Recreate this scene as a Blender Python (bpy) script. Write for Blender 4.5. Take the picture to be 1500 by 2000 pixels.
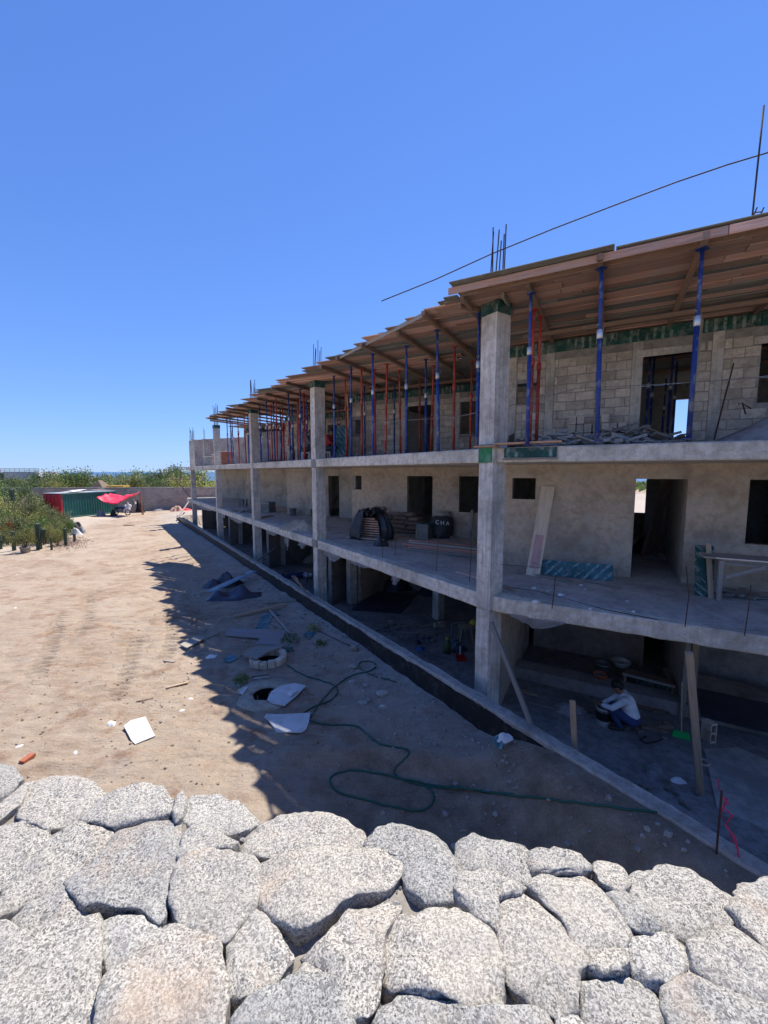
import bpy, bmesh, math, random
import numpy as np
from mathutils import Vector, Matrix, noise
for _o in list(bpy.data.objects): bpy.data.objects.remove(_o)
SC = bpy.context.scene
COL = SC.collection
random.seed(7); RNG = np.random.default_rng(7)
# ------------------------------------------------------------------ camera, sky, sun, exposure
FPX, EYE = 800.0, 5.3
TH = math.atan(78 / FPX)
cam = bpy.data.cameras.new('camera'); camo = bpy.data.objects.new('camera', cam); COL.objects.link(camo)
camo.location = (0, 0, EYE); camo.rotation_euler = (math.pi / 2 - TH, 0, 0)
cam.sensor_fit = 'VERTICAL'; cam.sensor_height = 24.0; cam.lens = 24.0 * FPX / 2000.0
cam.clip_start = 0.05; cam.clip_end = 60000
SC.camera = camo
SUN_AZ, SUN_EL = math.radians(29.0), math.radians(62.0)
wd = bpy.data.worlds.new('World'); SC.world = wd; wd.use_nodes = True
wn = wd.node_tree
bg = wn.nodes['Background']
sky = wn.nodes.new('ShaderNodeTexSky'); sky.sky_type = 'NISHITA'; sky.sun_disc = False
sky.sun_elevation = SUN_EL; sky.sun_rotation = SUN_AZ; sky.altitude = 0
sky.air_density = 1.0; sky.dust_density = 0.0; sky.ozone_density = 3.0
def _vm(op, a, b):
    n = wn.nodes.new('ShaderNodeVectorMath'); n.operation = op
    for v, k in ((a, 0), (b, 1)):
        if isinstance(v, tuple): n.inputs[k].default_value = v
        else: wn.links.new(v, n.inputs[k])
    return n.outputs[0]
_c = sky.outputs[0]                            # the phone's rolled-off, deep blue rendering of a clear sky
_c = _vm('DIVIDE', _c, _vm('ADD', _vm('MULTIPLY', _c, (0.1, 0.1, 0.1)), (1.0, 1.0, 1.0)))
wn.links.new(_vm('MULTIPLY', _c, (0.355, 0.52, 0.92)), bg.inputs[0]); bg.inputs[1].default_value = 0.097
sun = bpy.data.lights.new('sun', 'SUN'); sun.energy = 2.6; sun.angle = math.radians(0.53); sun.color = (1.0, 0.94, 0.84)
suno = bpy.data.objects.new('sun', sun); COL.objects.link(suno); suno.location = (6, 12, 30)
sd = Vector((math.sin(SUN_AZ) * math.cos(SUN_EL), math.cos(SUN_AZ) * math.cos(SUN_EL), math.sin(SUN_EL)))
suno.rotation_euler = sd.to_track_quat('Z', 'Y').to_euler()
SC.view_settings.view_transform = 'Standard'; SC.view_settings.look = 'None'
SC.view_settings.exposure = 1.65; SC.view_settings.gamma = 1.0; SC.view_settings.use_curve_mapping = False
SC.render.engine = 'CYCLES'
SC.cycles.max_bounces = 8; SC.cycles.diffuse_bounces = 5; SC.cycles.transparent_max_bounces = 12
SC.cycles.use_denoising = True

# ------------------------------------------------------------------ geometry of the place
F0, F1, F2, F3 = 0.10, 2.90, 5.75, 8.42       # floor levels, last one the underside of the roof planks
DIRT = 0.65                                    # yard level
A = math.radians(28.6)
TV = Vector((math.cos(A), -math.sin(A), 0)); NV = Vector((math.sin(A), math.cos(A), 0)); ZV = Vector((0, 0, 1))
K0 = Vector((2.05, 7.74, 0)); DV = Vector((-0.558, 0.83, 0)); OV = Vector((-0.83, -0.558, 0))
KS = [0.0, 7.9, 15.4, 23.8, 33.6]              # columns along the oblique front
WN = [10.7, 14.35, 17.8, 21.7, 26.2]           # front walls of the five stepped flats
WT = [(-2.35, 9.0), (-9.35, -2.1), (-16.0, -9.1), (-23.5, -15.8), (-32.2, -23.2)]
def G(t, n, z=0.0): return TV * t + NV * n + ZV * z
def Fp(s, o, z=0.0): return K0 + DV * s + OV * o + ZV * z
def tn(p): return (p.dot(TV), p.dot(NV))
def ray(u, v):
    y = -(v - 1000.0)
    return Vector((u - 750.0, FPX * math.cos(TH) + y * math.sin(TH), -FPX * math.sin(TH) + y * math.cos(TH)))
CAM = Vector((0, 0, EYE))
def RZ(u, v, z): r = ray(u, v); return CAM + r * ((z - EYE) / r.z)
def RN(u, v, n): r = ray(u, v); return CAM + r * (n / r.dot(NV))
def RT(u, v, t): r = ray(u, v); return CAM + r * (t / r.dot(TV))
def RY(u, v, y): r = ray(u, v); return CAM + r * (y / r.y)
def RO(u, v, o): r = ray(u, v); return CAM + r * ((o - (CAM - K0).dot(OV)) / r.dot(OV))
def tu(u, n, v=930): return RN(u, v, n).dot(TV)

def _hash(ix, iy, seed): 
    h = (ix.astype(np.int64) * 374761393 + iy.astype(np.int64) * 668265263 + seed * 1442695041) & 0x7fffffff
    h = ((h ^ (h >> 13)) * 1274126177) & 0x7fffffff
    return ((h ^ (h >> 16)) & 0xffff) / 65535.0
def vnoise(x, y, seed=0):
    x = np.asarray(x, float); y = np.asarray(y, float)
    ix = np.floor(x); iy = np.floor(y); fx = x - ix; fy = y - iy
    fx = fx * fx * (3 - 2 * fx); fy = fy * fy * (3 - 2 * fy)
    a = _hash(ix, iy, seed); b = _hash(ix + 1, iy, seed); c = _hash(ix, iy + 1, seed); d = _hash(ix + 1, iy + 1, seed)
    return (a + (b - a) * fx) * (1 - fy) + (c + (d - c) * fx) * fy
def fbm(x, y, seed=0, oct=4):
    s = 0; a = 0.5
    for k in range(oct):
        s = s + a * vnoise(np.asarray(x) * 2 ** k, np.asarray(y) * 2 ** k, seed + k); a *= 0.5
    return s

# ------------------------------------------------------------------ mesh helpers
WM = {}
class MB:
    def __init__(s): s.v = []; s.f = []
    def add(s, vs, fs):
        b = len(s.v); s.v += [tuple(p) for p in vs]; s.f += [tuple(i + b for i in f) for f in fs]; return s
    def box(s, c, d, R=None):
        x, y, z = d[0] / 2, d[1] / 2, d[2] / 2
        vs = [Vector((a * x, b * y, e * z)) for a in (-1, 1) for b in (-1, 1) for e in (-1, 1)]
        if R is not None: vs = [R @ p for p in vs]
        c = Vector(c)
        return s.add([p + c for p in vs], [(0, 1, 3, 2), (4, 6, 7, 5), (0, 4, 5, 1), (2, 3, 7, 6), (0, 2, 6, 4), (1, 5, 7, 3)])
    def bar(s, p, q, w, h, up=ZV): 
        p = Vector(p); q = Vector(q); R = frame(q - p, up).to_3x3()
        return s.box((p + q) / 2, ((q - p).length, w, h), R)
    def tube(s, path, r, n=8, cap=True):
        path = [Vector(p) for p in path]; m = len(path); rs = r if isinstance(r, (list, tuple)) else [r] * m
        vs = []; pu = None
        for i, p in enumerate(path):
            d = (path[min(i + 1, m - 1)] - path[max(i - 1, 0)])
            d = d.normalized() if d.length > 1e-9 else Vector((0, 0, 1))
            if pu is None: pu = d.orthogonal().normalized()
            pu = (pu - d * pu.dot(d))
            pu = pu.normalized() if pu.length > 1e-6 else d.orthogonal().normalized()
            w = d.cross(pu)
            for k in range(n):
                a = 2 * math.pi * k / n; vs.append(p + (pu * math.cos(a) + w * math.sin(a)) * rs[i])
        fs = [(i * n + k, i * n + (k + 1) % n, (i + 1) * n + (k + 1) % n, (i + 1) * n + k) for i in range(m - 1) for k in range(n)]
        if cap: fs += [tuple(range(n))[::-1], tuple(range((m - 1) * n, m * n))]
        return s.add(vs, fs)
    def lathe(s, prof, n=20, c=(0, 0, 0)):
        c = Vector(c); vs = []; m = len(prof)
        for r, z in prof:
            for k in range(n):
                a = 2 * math.pi * k / n; vs.append(c + Vector((r * math.cos(a), r * math.sin(a), z)))
        fs = [(i * n + k, i * n + (k + 1) % n, (i + 1) * n + (k + 1) % n, (i + 1) * n + k) for i in range(m - 1) for k in range(n)]
        return s.add(vs, fs)
    def prism(s, poly, z0, z1):
        n = len(poly)
        if sum(poly[i][0] * poly[(i + 1) % n][1] - poly[(i + 1) % n][0] * poly[i][1] for i in range(n)) < 0: poly = poly[::-1]
        vs = [(p[0], p[1], z0) for p in poly] + [(p[0], p[1], z1) for p in poly]
        fs = [tuple(range(n))[::-1], tuple(range(n, 2 * n))] + [(i, (i + 1) % n, n + (i + 1) % n, n + i) for i in range(n)]
        return s.add(vs, fs)
    def ico(s, c, r, sq=(1, 1, 1), amp=0.0, sub=1, seed=0):
        vs, fs = ICO[sub]; c = Vector(c)
        out = []
        for p in vs:
            k = 1 + amp * noise.noise(p * 1.7 + Vector((seed * 3.1, seed * 1.7, seed)))
            out.append(c + Vector((p.x * r * sq[0] * k, p.y * r * sq[1] * k, p.z * r * sq[2] * k)))
        return s.add(out, fs)
    def mesh(s, name, smooth=False):
        me = bpy.data.meshes.new(name); me.from_pydata(s.v, [], s.f)
        if smooth: me.polygons.foreach_set('use_smooth', [True] * len(me.polygons))
        me.update(); return me
def _ico(sub):
    bm = bmesh.new(); bmesh.ops.create_icosphere(bm, subdivisions=sub, radius=1.0)
    r = ([v.co.copy() for v in bm.verts], [tuple(v.index for v in f.verts) for f in bm.faces]); bm.free(); return r
ICO = {k: _ico(k) for k in (1, 2, 3)}
def frame(x, up=ZV, loc=(0, 0, 0)):
    x = Vector(x).normalized(); up = Vector(up)
    if abs(x.dot(up.normalized())) > 0.999: up = Vector((0, 1, 0)) if abs(x.y) < 0.9 else Vector((1, 0, 0))
    y = up.cross(x).normalized(); z = x.cross(y)
    M = Matrix.Identity(4)
    for i, a in enumerate((x, y, z)):
        for j in range(3): M[j][i] = a[j]
    M.translation = Vector(loc); return M
def put(name, me, mat=None, M=None, parent=None):
    o = bpy.data.objects.new(name, me); COL.objects.link(o)
    M = Matrix.Identity(4) if M is None else M.copy()
    if mat is not None and me is not None:
        if not me.materials: me.materials.append(mat)
        elif me.materials[0] != mat:
            o.material_slots[0].link = 'OBJECT'; o.material_slots[0].material = mat
    if parent is not None:
        o.parent = parent; o.matrix_basis = WM[parent.name].inverted() @ M
    else: o.matrix_basis = M
    WM[o.name] = M
    return o
def T(p): return Matrix.Translation(Vector(p))
def thing(name, label, cat, loc=(0, 0, 0), group=None, rotz=0.0):
    o = put(name, None, None, T(loc) @ Matrix.Rotation(rotz, 4, 'Z')); return tag(o, label, cat, group)
def tag(o, label, cat, group=None, kind=None):
    o['label'] = label; o['category'] = cat
    if group: o['group'] = group
    if kind: o['kind'] = kind
    return o
def wput(name, mb, mat, parent=None, smooth=False, base=None):
    """a mesh collected in world coordinates; its origin goes to the middle of its foot"""
    vs = np.array(mb.v); 
    b = Vector(((vs[:, 0].min() + vs[:, 0].max()) / 2, (vs[:, 1].min() + vs[:, 1].max()) / 2, vs[:, 2].min())) if base is None else Vector(base)
    mb.v = [tuple(p) for p in (vs - np.array(b))]
    return put(name, mb.mesh(name, smooth), mat, T(b), parent)
_cb = {}
def cbox(lx, ly, lz, ch=0.006):
    k = (round(lx, 3), round(ly, 3), round(lz, 3), ch)
    if k not in _cb:
        bm = bmesh.new(); bmesh.ops.create_cube(bm, size=1.0)
        for v in bm.verts: v.co = Vector((v.co.x * lx, v.co.y * ly, v.co.z * lz))
        if ch > 0: bmesh.ops.bevel(bm, geom=bm.edges[:], offset=min(ch, min(lx, ly, lz) * 0.3), segments=1, affect='EDGES')
        me = bpy.data.meshes.new('piece'); bm.to_mesh(me); bm.free(); _cb[k] = me
    me = _cb[k]; return me
def bar(name, p, q, w, h, mat, parent=None, up=ZV, ch=0.006):
    """a squared timber, plank or panel from p to q; w across, h along 'up'"""
    p = Vector(p); q = Vector(q); L = round((q - p).length, 2)
    k = cbox(L, w, h, ch)
    if k.materials and k.materials[0] != mat: k = k.copy(); k.materials.clear()
    return put(name, k, mat, frame(q - p, up, (p + q) / 2), parent)
def rough_prism(mb, poly, z0, z1, step=0.2, amp=0.012, zs=None, seed=0):
    """closed outline extruded upward with uneven faces and worn arrises"""
    n = len(poly)
    if sum(poly[i][0] * poly[(i + 1) % n][1] - poly[(i + 1) % n][0] * poly[i][1] for i in range(n)) < 0: poly = poly[::-1]
    pts = []
    for i in range(n):
        a = Vector((poly[i][0], poly[i][1], 0)); b = Vector((poly[(i + 1) % n][0], poly[(i + 1) % n][1], 0)); m = max(1, int((b - a).length / step))
        nr = Vector(((b - a).y, -(b - a).x, 0)).normalized()
        for k in range(m): pts.append((a.lerp(b, k / m), nr))
    e = min(0.02, (z1 - z0) * 0.1)
    if zs is None:
        m = max(2, int((z1 - z0) / step) + 1); zs = [z0 + e + (z1 - z0 - 2 * e) * i / (m - 1) for i in range(m)]
    lev = [(z0, -e * 0.7)] + [(z, 0) for z in zs] + [(z1, -e * 0.7)]
    vs = []; N = len(pts)
    for z, ins in lev:
        for p, nr in pts:
            q = p + ZV * z
            d = amp * noise.noise(q * 2.3 + Vector((seed, 0, 0))) + amp * 0.7 * noise.noise(q * 9.1) + ins * (1 + 1.2 * max(0, noise.noise(q * 6.0)))
            vs.append((q.x + nr.x * d, q.y + nr.y * d, z + amp * 0.5 * noise.noise(q * 4 + Vector((9, 9, 9)))))
    fs = [(l * N + k, l * N + (k + 1) % N, (l + 1) * N + (k + 1) % N, (l + 1) * N + k) for l in range(len(lev) - 1) for k in range(N)]
    fs += [tuple(range(N))[::-1], tuple(range((len(lev) - 1) * N, len(lev) * N))]
    return mb.add(vs, fs)

# ------------------------------------------------------------------ materials
class NT:
    def __init__(s, name):
        s.m = bpy.data.materials.new(name); s.m.use_nodes = True; s.t = s.m.node_tree; s.n = s.t.nodes
        s.b = s.n['Principled BSDF']; s.out = s.n['Material Output']
        tc = s.n.new('ShaderNodeTexCoord'); oi = s.n.new('ShaderNodeObjectInfo'); s.oi = oi
        ml = s.n.new('ShaderNodeMath'); ml.operation = 'MULTIPLY'; ml.inputs[1].default_value = 37.0
        s.l(oi.outputs['Random'], ml.inputs[0])
        ad = s.n.new('ShaderNodeVectorMath'); ad.operation = 'ADD'
        s.l(tc.outputs['Object'], ad.inputs[0]); s.l(ml.outputs[0], ad.inputs[1]); s.co = ad.outputs[0]; s.obj = tc.outputs['Object']
    def l(s, a, b): s.t.links.new(a, b)
    def noise(s, scale, detail=6, rough=0.6, co=None, stretch=None, dist=0.0):
        n = s.n.new('ShaderNodeTexNoise'); n.inputs['Scale'].default_value = scale; n.inputs['Detail'].default_value = detail
        n.inputs['Roughness'].default_value = rough; n.inputs['Distortion'].default_value = dist
        co = co or s.co
        if stretch:
            mp = s.n.new('ShaderNodeMapping'); mp.inputs['Scale'].default_value = stretch; s.l(co, mp.inputs[0]); co = mp.outputs[0]
        s.l(co, n.inputs['Vector']); return n.outputs['Fac']
    def voro(s, scale, feature='F1', co=None, out='Distance', rnd=1.0):
        n = s.n.new('ShaderNodeTexVoronoi'); n.feature = feature; n.inputs['Scale'].default_value = scale; n.inputs['Randomness'].default_value = rnd
        s.l(co or s.co, n.inputs['Vector']); return n.outputs[out]
    def ramp(s, fac, stops, interp='LINEAR'):
        r = s.n.new('ShaderNodeValToRGB'); e = r.color_ramp.elements; r.color_ramp.interpolation = interp
        while len(e) < len(stops): e.new(0.5)
        for i, (p, c) in enumerate(stops):
            e[i].position = p; e[i].color = (*c, 1) if len(c) == 3 else c
        s.l(fac, r.inputs[0]); return r.outputs[0]
    def mix(s, fac, a, b, mode='MIX'):
        m = s.n.new('ShaderNodeMix'); m.data_type = 'RGBA'; m.blend_type = mode
        for v, i in ((fac, 0), (a, 6), (b, 7)):
            if isinstance(v, (int, float)): m.inputs[i].default_value = v
            elif isinstance(v, tuple): m.inputs[i].default_value = (*v, 1)
            else: s.l(v, m.inputs[i])
        return m.outputs[2]
    def math(s, op, a, b=0.0):
        m = s.n.new('ShaderNodeMath'); m.operation = op
        for v, i in ((a, 0), (b, 1)):
            if isinstance(v, (int, float)): m.inputs[i].default_value = v
            else: s.l(v, m.inputs[i])
        return m.outputs[0]
    def val(s, col, lo, hi):
        h = s.n.new('ShaderNodeHueSaturation'); r = s.n.new('ShaderNodeMapRange'); r.inputs[3].default_value = lo; r.inputs[4].default_value = hi
        s.l(s.oi.outputs['Random'], r.inputs[0]); s.l(r.outputs[0], h.inputs['Value']); s.l(col, h.inputs['Color']); return h.outputs[0]
    def bump(s, h, strength=0.3, dist=0.01, prev=None):
        b = s.n.new('ShaderNodeBump'); b.inputs['Strength'].default_value = strength; b.inputs['Distance'].default_value = dist
        s.l(h, b.inputs['Height'])
        if prev is not None: s.l(prev, b.inputs['Normal'])
        return b.outputs[0]
    def fin(s, col, rough=0.9, nrm=None, metal=0.0, spec=0.3):
        if isinstance(col, tuple): s.b.inputs['Base Color'].default_value = (*col, 1)
        else: s.l(col, s.b.inputs['Base Color'])
        if isinstance(rough, (int, float)): s.b.inputs['Roughness'].default_value = rough
        else: s.l(rough, s.b.inputs['Roughness'])
        s.b.inputs['Metallic'].default_value = metal; s.b.inputs['Specular IOR Level'].default_value = spec
        if nrm is not None: s.l(nrm, s.b.inputs['Normal'])
        return s.m
def m_concrete(name, c, stain=(0.5, 0.46, 0.4), amt=0.5, streak=0.0, pits=True, bump=0.35, vary=0.06, patch=1.0, warm=None):
    k = NT(name)
    a = k.noise(1.1, 6, 0.62); b = k.noise(7.0, 8, 0.7); fine = k.noise(60.0, 5, 0.7)
    d = tuple(x * 0.66 for x in c); li = tuple(min(1, x * 1.22) for x in c)
    col = k.ramp(a, [(0.34, d), (0.47, c), (0.64, li)])
    st = tuple(c[i] * stain[i] for i in range(3))
    col = k.mix(k.ramp(b, [(0.44, (0, 0, 0)), (0.62, (amt, amt, amt))]), col, st)
    if warm: col = k.mix(k.ramp(k.noise(2.3, 5, 0.6), [(0.5, (0, 0, 0)), (0.66, (0.6, 0.6, 0.6))]), col, warm)
    if streak:
        sv = k.noise(6.0, 5, 0.7, stretch=(3.0, 3.0, 0.12)); col = k.mix(k.ramp(sv, [(0.46, (0, 0, 0)), (0.68, (streak, streak, streak))]), col, tuple(x * 0.35 for x in c))
    col = k.mix(0.35, col, k.ramp(fine, [(0.3, (0.3, 0.3, 0.3)), (0.7, (0.75, 0.75, 0.75))]), 'OVERLAY')
    col = k.val(col, 1 - vary, 1 + vary)
    n = k.bump(b, bump, 0.012); n = k.bump(fine, bump * 0.8, 0.003, n)
    if pits:
        pv = k.ramp(k.voro(26.0), [(0.05, (0, 0, 0)), (0.11, (1, 1, 1))]); pm = k.ramp(k.noise(3.0, 2), [(0.52, (1, 1, 1)), (0.6, (0, 0, 0))])
        col = k.mix(k.math('MULTIPLY', k.math('SUBTRACT', 1.0, pv), k.math('SUBTRACT', 1.0, pm)), col, tuple(x * 0.3 for x in c))
    return k.fin(col, 0.93, n)
def m_wood(name, c, dark=0.5, vary=0.25, grey=0.3, rough=0.85, splash=0.0):
    k = NT(name)
    g = k.noise(5.0, 7, 0.65, stretch=(0.35, 9.0, 9.0), dist=0.6); w = k.noise(1.7, 5, 0.6)
    col = k.ramp(g, [(0.28, tuple(x * dark for x in c)), (0.5, c), (0.75, tuple(min(1, x * 1.25) for x in c))])
    gr = sum(c) / 3
    col = k.mix(k.ramp(w, [(0.4, (0, 0, 0)), (0.7, (grey, grey, grey))]), col, (gr * 0.9, gr * 0.88, gr * 0.85))
    if splash: col = k.mix(k.ramp(k.noise(4.0, 6, 0.75), [(0.56, (0, 0, 0)), (0.66, (splash, splash, splash))]), col, (0.42, 0.41, 0.39))
    col = k.val(col, 1 - vary, 1 + vary)
    return k.fin(col, rough, k.bump(g, 0.35, 0.004))
def m_plain(name, c, rough=0.5, metal=0.0, wear=None, wamt=0.5, wscale=9.0, bump=0.15, spec=0.4, vary=0.08):
    k = NT(name)
    a = k.noise(2.0, 5); col = k.ramp(a, [(0.3, tuple(x * 0.8 for x in c)), (0.7, tuple(min(1, x * 1.12) for x in c))])
    b = k.noise(wscale, 7, 0.7)
    if wear: col = k.mix(k.ramp(b, [(0.52, (0, 0, 0)), (0.62, (wamt, wamt, wamt))]), col, wear)
    col = k.val(col, 1 - vary, 1 + vary)
    return k.fin(col, rough, k.bump(b, bump, 0.004), metal, spec)
def m_film(name, c, rough=0.35, folds=6.0):
    k = NT(name); a = k.noise(folds, 6, 0.6, dist=0.8); b = k.noise(3.0, 5)
    col = k.ramp(b, [(0.35, c), (0.7, tuple(min(1, x * 1.8 + 0.01) for x in c))])
    return k.fin(col, rough, k.bump(a, 0.6, 0.03), spec=0.5)
def m_print(name, base, ink, dirt=(0.32, 0.30, 0.27), damt=0.5, sx=7.0, ang=0.75):
    """film-faced plywood with slanting pale printed strokes"""
    k = NT(name)
    mp = k.n.new('ShaderNodeMapping'); mp.inputs['Rotation'].default_value = (0, 0, ang); k.l(k.obj, mp.inputs[0])
    wv = k.n.new('ShaderNodeTexWave'); wv.inputs['Scale'].default_value = sx * 0.42; wv.inputs['Distortion'].default_value = 0.4; wv.inputs['Detail'].default_value = 1.0
    k.l(mp.outputs[0], wv.inputs['Vector'])
    msk = k.ramp(wv.outputs['Fac'], [(0.66, (0, 0, 0)), (0.76, (1, 1, 1))])
    mp2 = k.n.new('ShaderNodeMapping'); mp2.inputs['Scale'].default_value = (4.0, 1.4, 1.4); k.l(mp.outputs[0], mp2.inputs[0])
    gate = k.ramp(k.voro(2.2, out='Color', co=mp2.outputs[0]), [(0.30, (0, 0, 0)), (0.34, (1, 1, 1))])
    wearm = k.ramp(k.noise(9.0, 6, 0.7), [(0.38, (0, 0, 0)), (0.55, (0.8, 0.8, 0.8))])
    col = k.ramp(k.noise(2.0, 6), [(0.3, tuple(x * 0.55 for x in base)), (0.7, tuple(x * 1.35 for x in base))])
    col = k.mix(k.math('MULTIPLY', k.math('MULTIPLY', msk, wearm), gate), col, ink)
    col = k.mix(k.ramp(k.noise(5.0, 7, 0.75), [(0.48, (0, 0, 0)), (0.66, (damt, damt, damt))]), col, dirt)
    return k.fin(col, 0.6, k.bump(k.noise(30.0, 5), 0.15, 0.003))
def m_leaf(name, c, vary=0.35):
    k = NT(name)
    ge = k.n.new('ShaderNodeNewGeometry')
    col = k.ramp(ge.outputs['Random Per Island'], [(0.0, tuple(x * 0.55 for x in c)), (0.5, c), (1.0, (c[0] * 1.7, c[1] * 1.4, c[2] * 1.2))])
    col = k.val(col, 1 - vary, 1 + vary)
    k.fin(col, 0.55, spec=0.25)
    tr = k.n.new('ShaderNodeBsdfTranslucent'); k.l(col, tr.inputs[0]); mx = k.n.new('ShaderNodeMixShader'); mx.inputs[0].default_value = 0.3
    k.l(k.b.outputs[0], mx.inputs[1]); k.l(tr.outputs[0], mx.inputs[2]); k.l(mx.outputs[0], k.out.inputs[0]); return k.m
def m_granite(name):
    k = NT(name)
    w = k.n.new('ShaderNodeVectorMath'); w.operation = 'ADD'
    wn_ = k.n.new('ShaderNodeTexNoise'); wn_.inputs['Scale'].default_value = 60.0; k.l(k.co, wn_.inputs['Vector'])
    sc_ = k.n.new('ShaderNodeVectorMath'); sc_.operation = 'SCALE'; sc_.inputs['Scale'].default_value = 0.012
    k.l(wn_.outputs['Color'], sc_.inputs[0]); k.l(k.co, w.inputs[0]); k.l(sc_.outputs[0], w.inputs[1]); co = w.outputs[0]
    big = k.noise(4.0, 5, 0.6)
    col = k.ramp(k.noise(180.0, 4, 0.7, co=co), [(0.36, (0.18, 0.172, 0.16)), (0.45, (0.36, 0.345, 0.32)), (0.60, (0.50, 0.485, 0.45))])
    dens = k.ramp(big, [(0.3, (0.45, 0.45, 0.45)), (0.7, (1, 1, 1))])
    for scl, lo, hi, cc in ((135.0, 0.30, 0.36, (0.05, 0.05, 0.053)), (210.0, 0.30, 0.36, (0.035, 0.035, 0.04)), (85.0, 0.22, 0.28, (0.16, 0.155, 0.15))):
        dk = k.ramp(k.noise(scl, 3, 0.55, co=co, dist=0.3), [(0.555, (0, 0, 0)), (0.61, (1, 1, 1))])
        col = k.mix(k.math('MULTIPLY', dk, dens), col, cc)
    rust = k.ramp(k.noise(2.6, 6, 0.7), [(0.56, (0, 0, 0)), (0.72, (0.42, 0.42, 0.42))])
    col = k.mix(rust, col, (0.44, 0.30, 0.19))
    inc = k.ramp(k.voro(2.1), [(0.035, (0.8, 0.8, 0.8)), (0.06, (0, 0, 0))])
    col = k.mix(inc, col, (0.10, 0.11, 0.12))
    dust = k.ramp(k.noise(5.0, 7, 0.75), [(0.44, (0, 0, 0)), (0.66, (0.32, 0.32, 0.32))]); col = k.mix(dust, col, (0.30, 0.275, 0.24))
    tn_ = k.ramp(k.oi.outputs['Random'], [(0.0, (0.95, 0.975, 1.0)), (0.35, (1.0, 0.99, 0.97)), (0.7, (1.03, 1.0, 0.95)), (1.0, (0.94, 0.95, 0.95))]); col = k.mix(1.0, col, tn_, 'MULTIPLY')
    col = k.val(col, 0.82, 1.06)
    n = k.bump(k.noise(22.0, 7, 0.7), 0.5, 0.012); n = k.bump(k.noise(170.0, 4, 0.7), 0.45, 0.003, n)
    return k.fin(col, 0.8, n, spec=0.35)
MAT = {}
def mats():
    m = MAT
    m['col'] = m_concrete('cast_concrete', (0.60, 0.55, 0.475), streak=0.55, vary=0.03)
    m['slab'] = m_concrete('slab_edge_concrete', (0.60, 0.545, 0.455), streak=0.25, amt=0.55, vary=0.02, bump=0.5)
    m['deck'] = m_concrete('deck_concrete', (0.42, 0.395, 0.36), stain=(0.6, 0.6, 0.62), amt=0.6, vary=0.02, pits=False)
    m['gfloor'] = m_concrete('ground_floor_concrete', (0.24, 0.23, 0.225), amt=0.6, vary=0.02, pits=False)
    m['plaster'] = m_concrete('cement_render', (0.47, 0.385, 0.295), stain=(0.62, 0.6, 0.58), amt=0.55, pits=False, vary=0.03, warm=(0.46, 0.42, 0.37))
    m['plaster2'] = m_concrete('pale_render', (0.44, 0.385, 0.315), stain=(0.65, 0.62, 0.6), amt=0.5, pits=False, vary=0.03, warm=(0.50, 0.45, 0.39))
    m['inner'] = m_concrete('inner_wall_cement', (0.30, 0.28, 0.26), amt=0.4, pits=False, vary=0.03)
    m['block'] = m_concrete('concrete_block', (0.54, 0.46, 0.36), amt=0.5, vary=0.13, bump=0.5)
    m['mortar'] = m_concrete('mortar_bed', (0.30, 0.275, 0.24), pits=False, vary=0.02)
    m['tie'] = m_concrete('tie_column_concrete', (0.52, 0.47, 0.39), streak=0.3, vary=0.03)
    m['lowwall'] = m_concrete('low_wall_concrete', (0.33, 0.31, 0.28), vary=0.02, pits=False)
    m['bitumen'] = m_plain('bitumen_and_pit_shade', (0.012, 0.012, 0.014), 0.45, wear=(0.10, 0.09, 0.08), wamt=0.4, wscale=5.0, bump=0.4)  # real coat on the low wall; in the manhole shafts, painted shade
    m['granite'] = m_granite('granite')
    m['wallmortar'] = m_concrete('stone_wall_mortar', (0.22, 0.20, 0.175), pits=False, bump=0.9)
    m['pink'] = m_wood('raw_pine_reddish', (0.56, 0.33, 0.245), grey=0.55, splash=0.5, vary=0.38)
    m['pine'] = m_wood('raw_pine', (0.40, 0.29, 0.19), grey=0.4)
    m['greywood'] = m_wood('weathered_wood', (0.30, 0.265, 0.225), grey=0.6, splash=0.3)
    m['joist'] = m_wood('old_joist_wood', (0.26, 0.165, 0.115), grey=0.5, splash=0.3)
    m['orangewood'] = m_wood('fresh_pine', (0.50, 0.27, 0.16), grey=0.1)
    m['ply'] = m_print('green_plywood', (0.012, 0.075, 0.062), (0.26, 0.36, 0.31))
    m['plyblue'] = m_print('teal_plywood', (0.03, 0.13, 0.155), (0.30, 0.42, 0.44), damt=0.35, sx=5.0)
    m['plybright'] = m_print('bright_green_plywood', (0.02, 0.20, 0.09), (0.35, 0.45, 0.38))
    m['plyedge'] = m_wood('plywood_grey_green', (0.22, 0.22, 0.19), grey=0.5, splash=0.4)
    m['blue'] = m_plain('blue_prop_paint', (0.018, 0.05, 0.22), 0.5, wear=(0.26, 0.26, 0.27), wamt=0.7, wscale=5.0, vary=0.25)
    m['red'] = m_plain('red_prop_paint', (0.42, 0.045, 0.03), 0.55, wear=(0.30, 0.22, 0.19), wamt=0.7, wscale=5.0, vary=0.25)
    m['steel'] = m_plain('bright_steel', (0.55, 0.55, 0.54), 0.4, 0.6)
    m['galv'] = m_plain('dull_steel', (0.28, 0.28, 0.28), 0.5, 0.5, wear=(0.25, 0.15, 0.1), wamt=0.4)
    m['rebar'] = m_plain('rusty_rebar', (0.07, 0.045, 0.035), 0.75, 0.3, wear=(0.14, 0.07, 0.04))
    m['black'] = m_film('black_plastic_sheet', (0.012, 0.014, 0.02))
    m['tarp'] = m_film('dark_blue_tarp', (0.02, 0.026, 0.045), 0.4)
    m['white'] = m_plain('white_board', (0.60, 0.60, 0.59), 0.6, wear=(0.42, 0.39, 0.35), wamt=0.6, wscale=5.0)
    m['paper'] = m_plain('white_paper', (0.75, 0.75, 0.74), 0.8)
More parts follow.
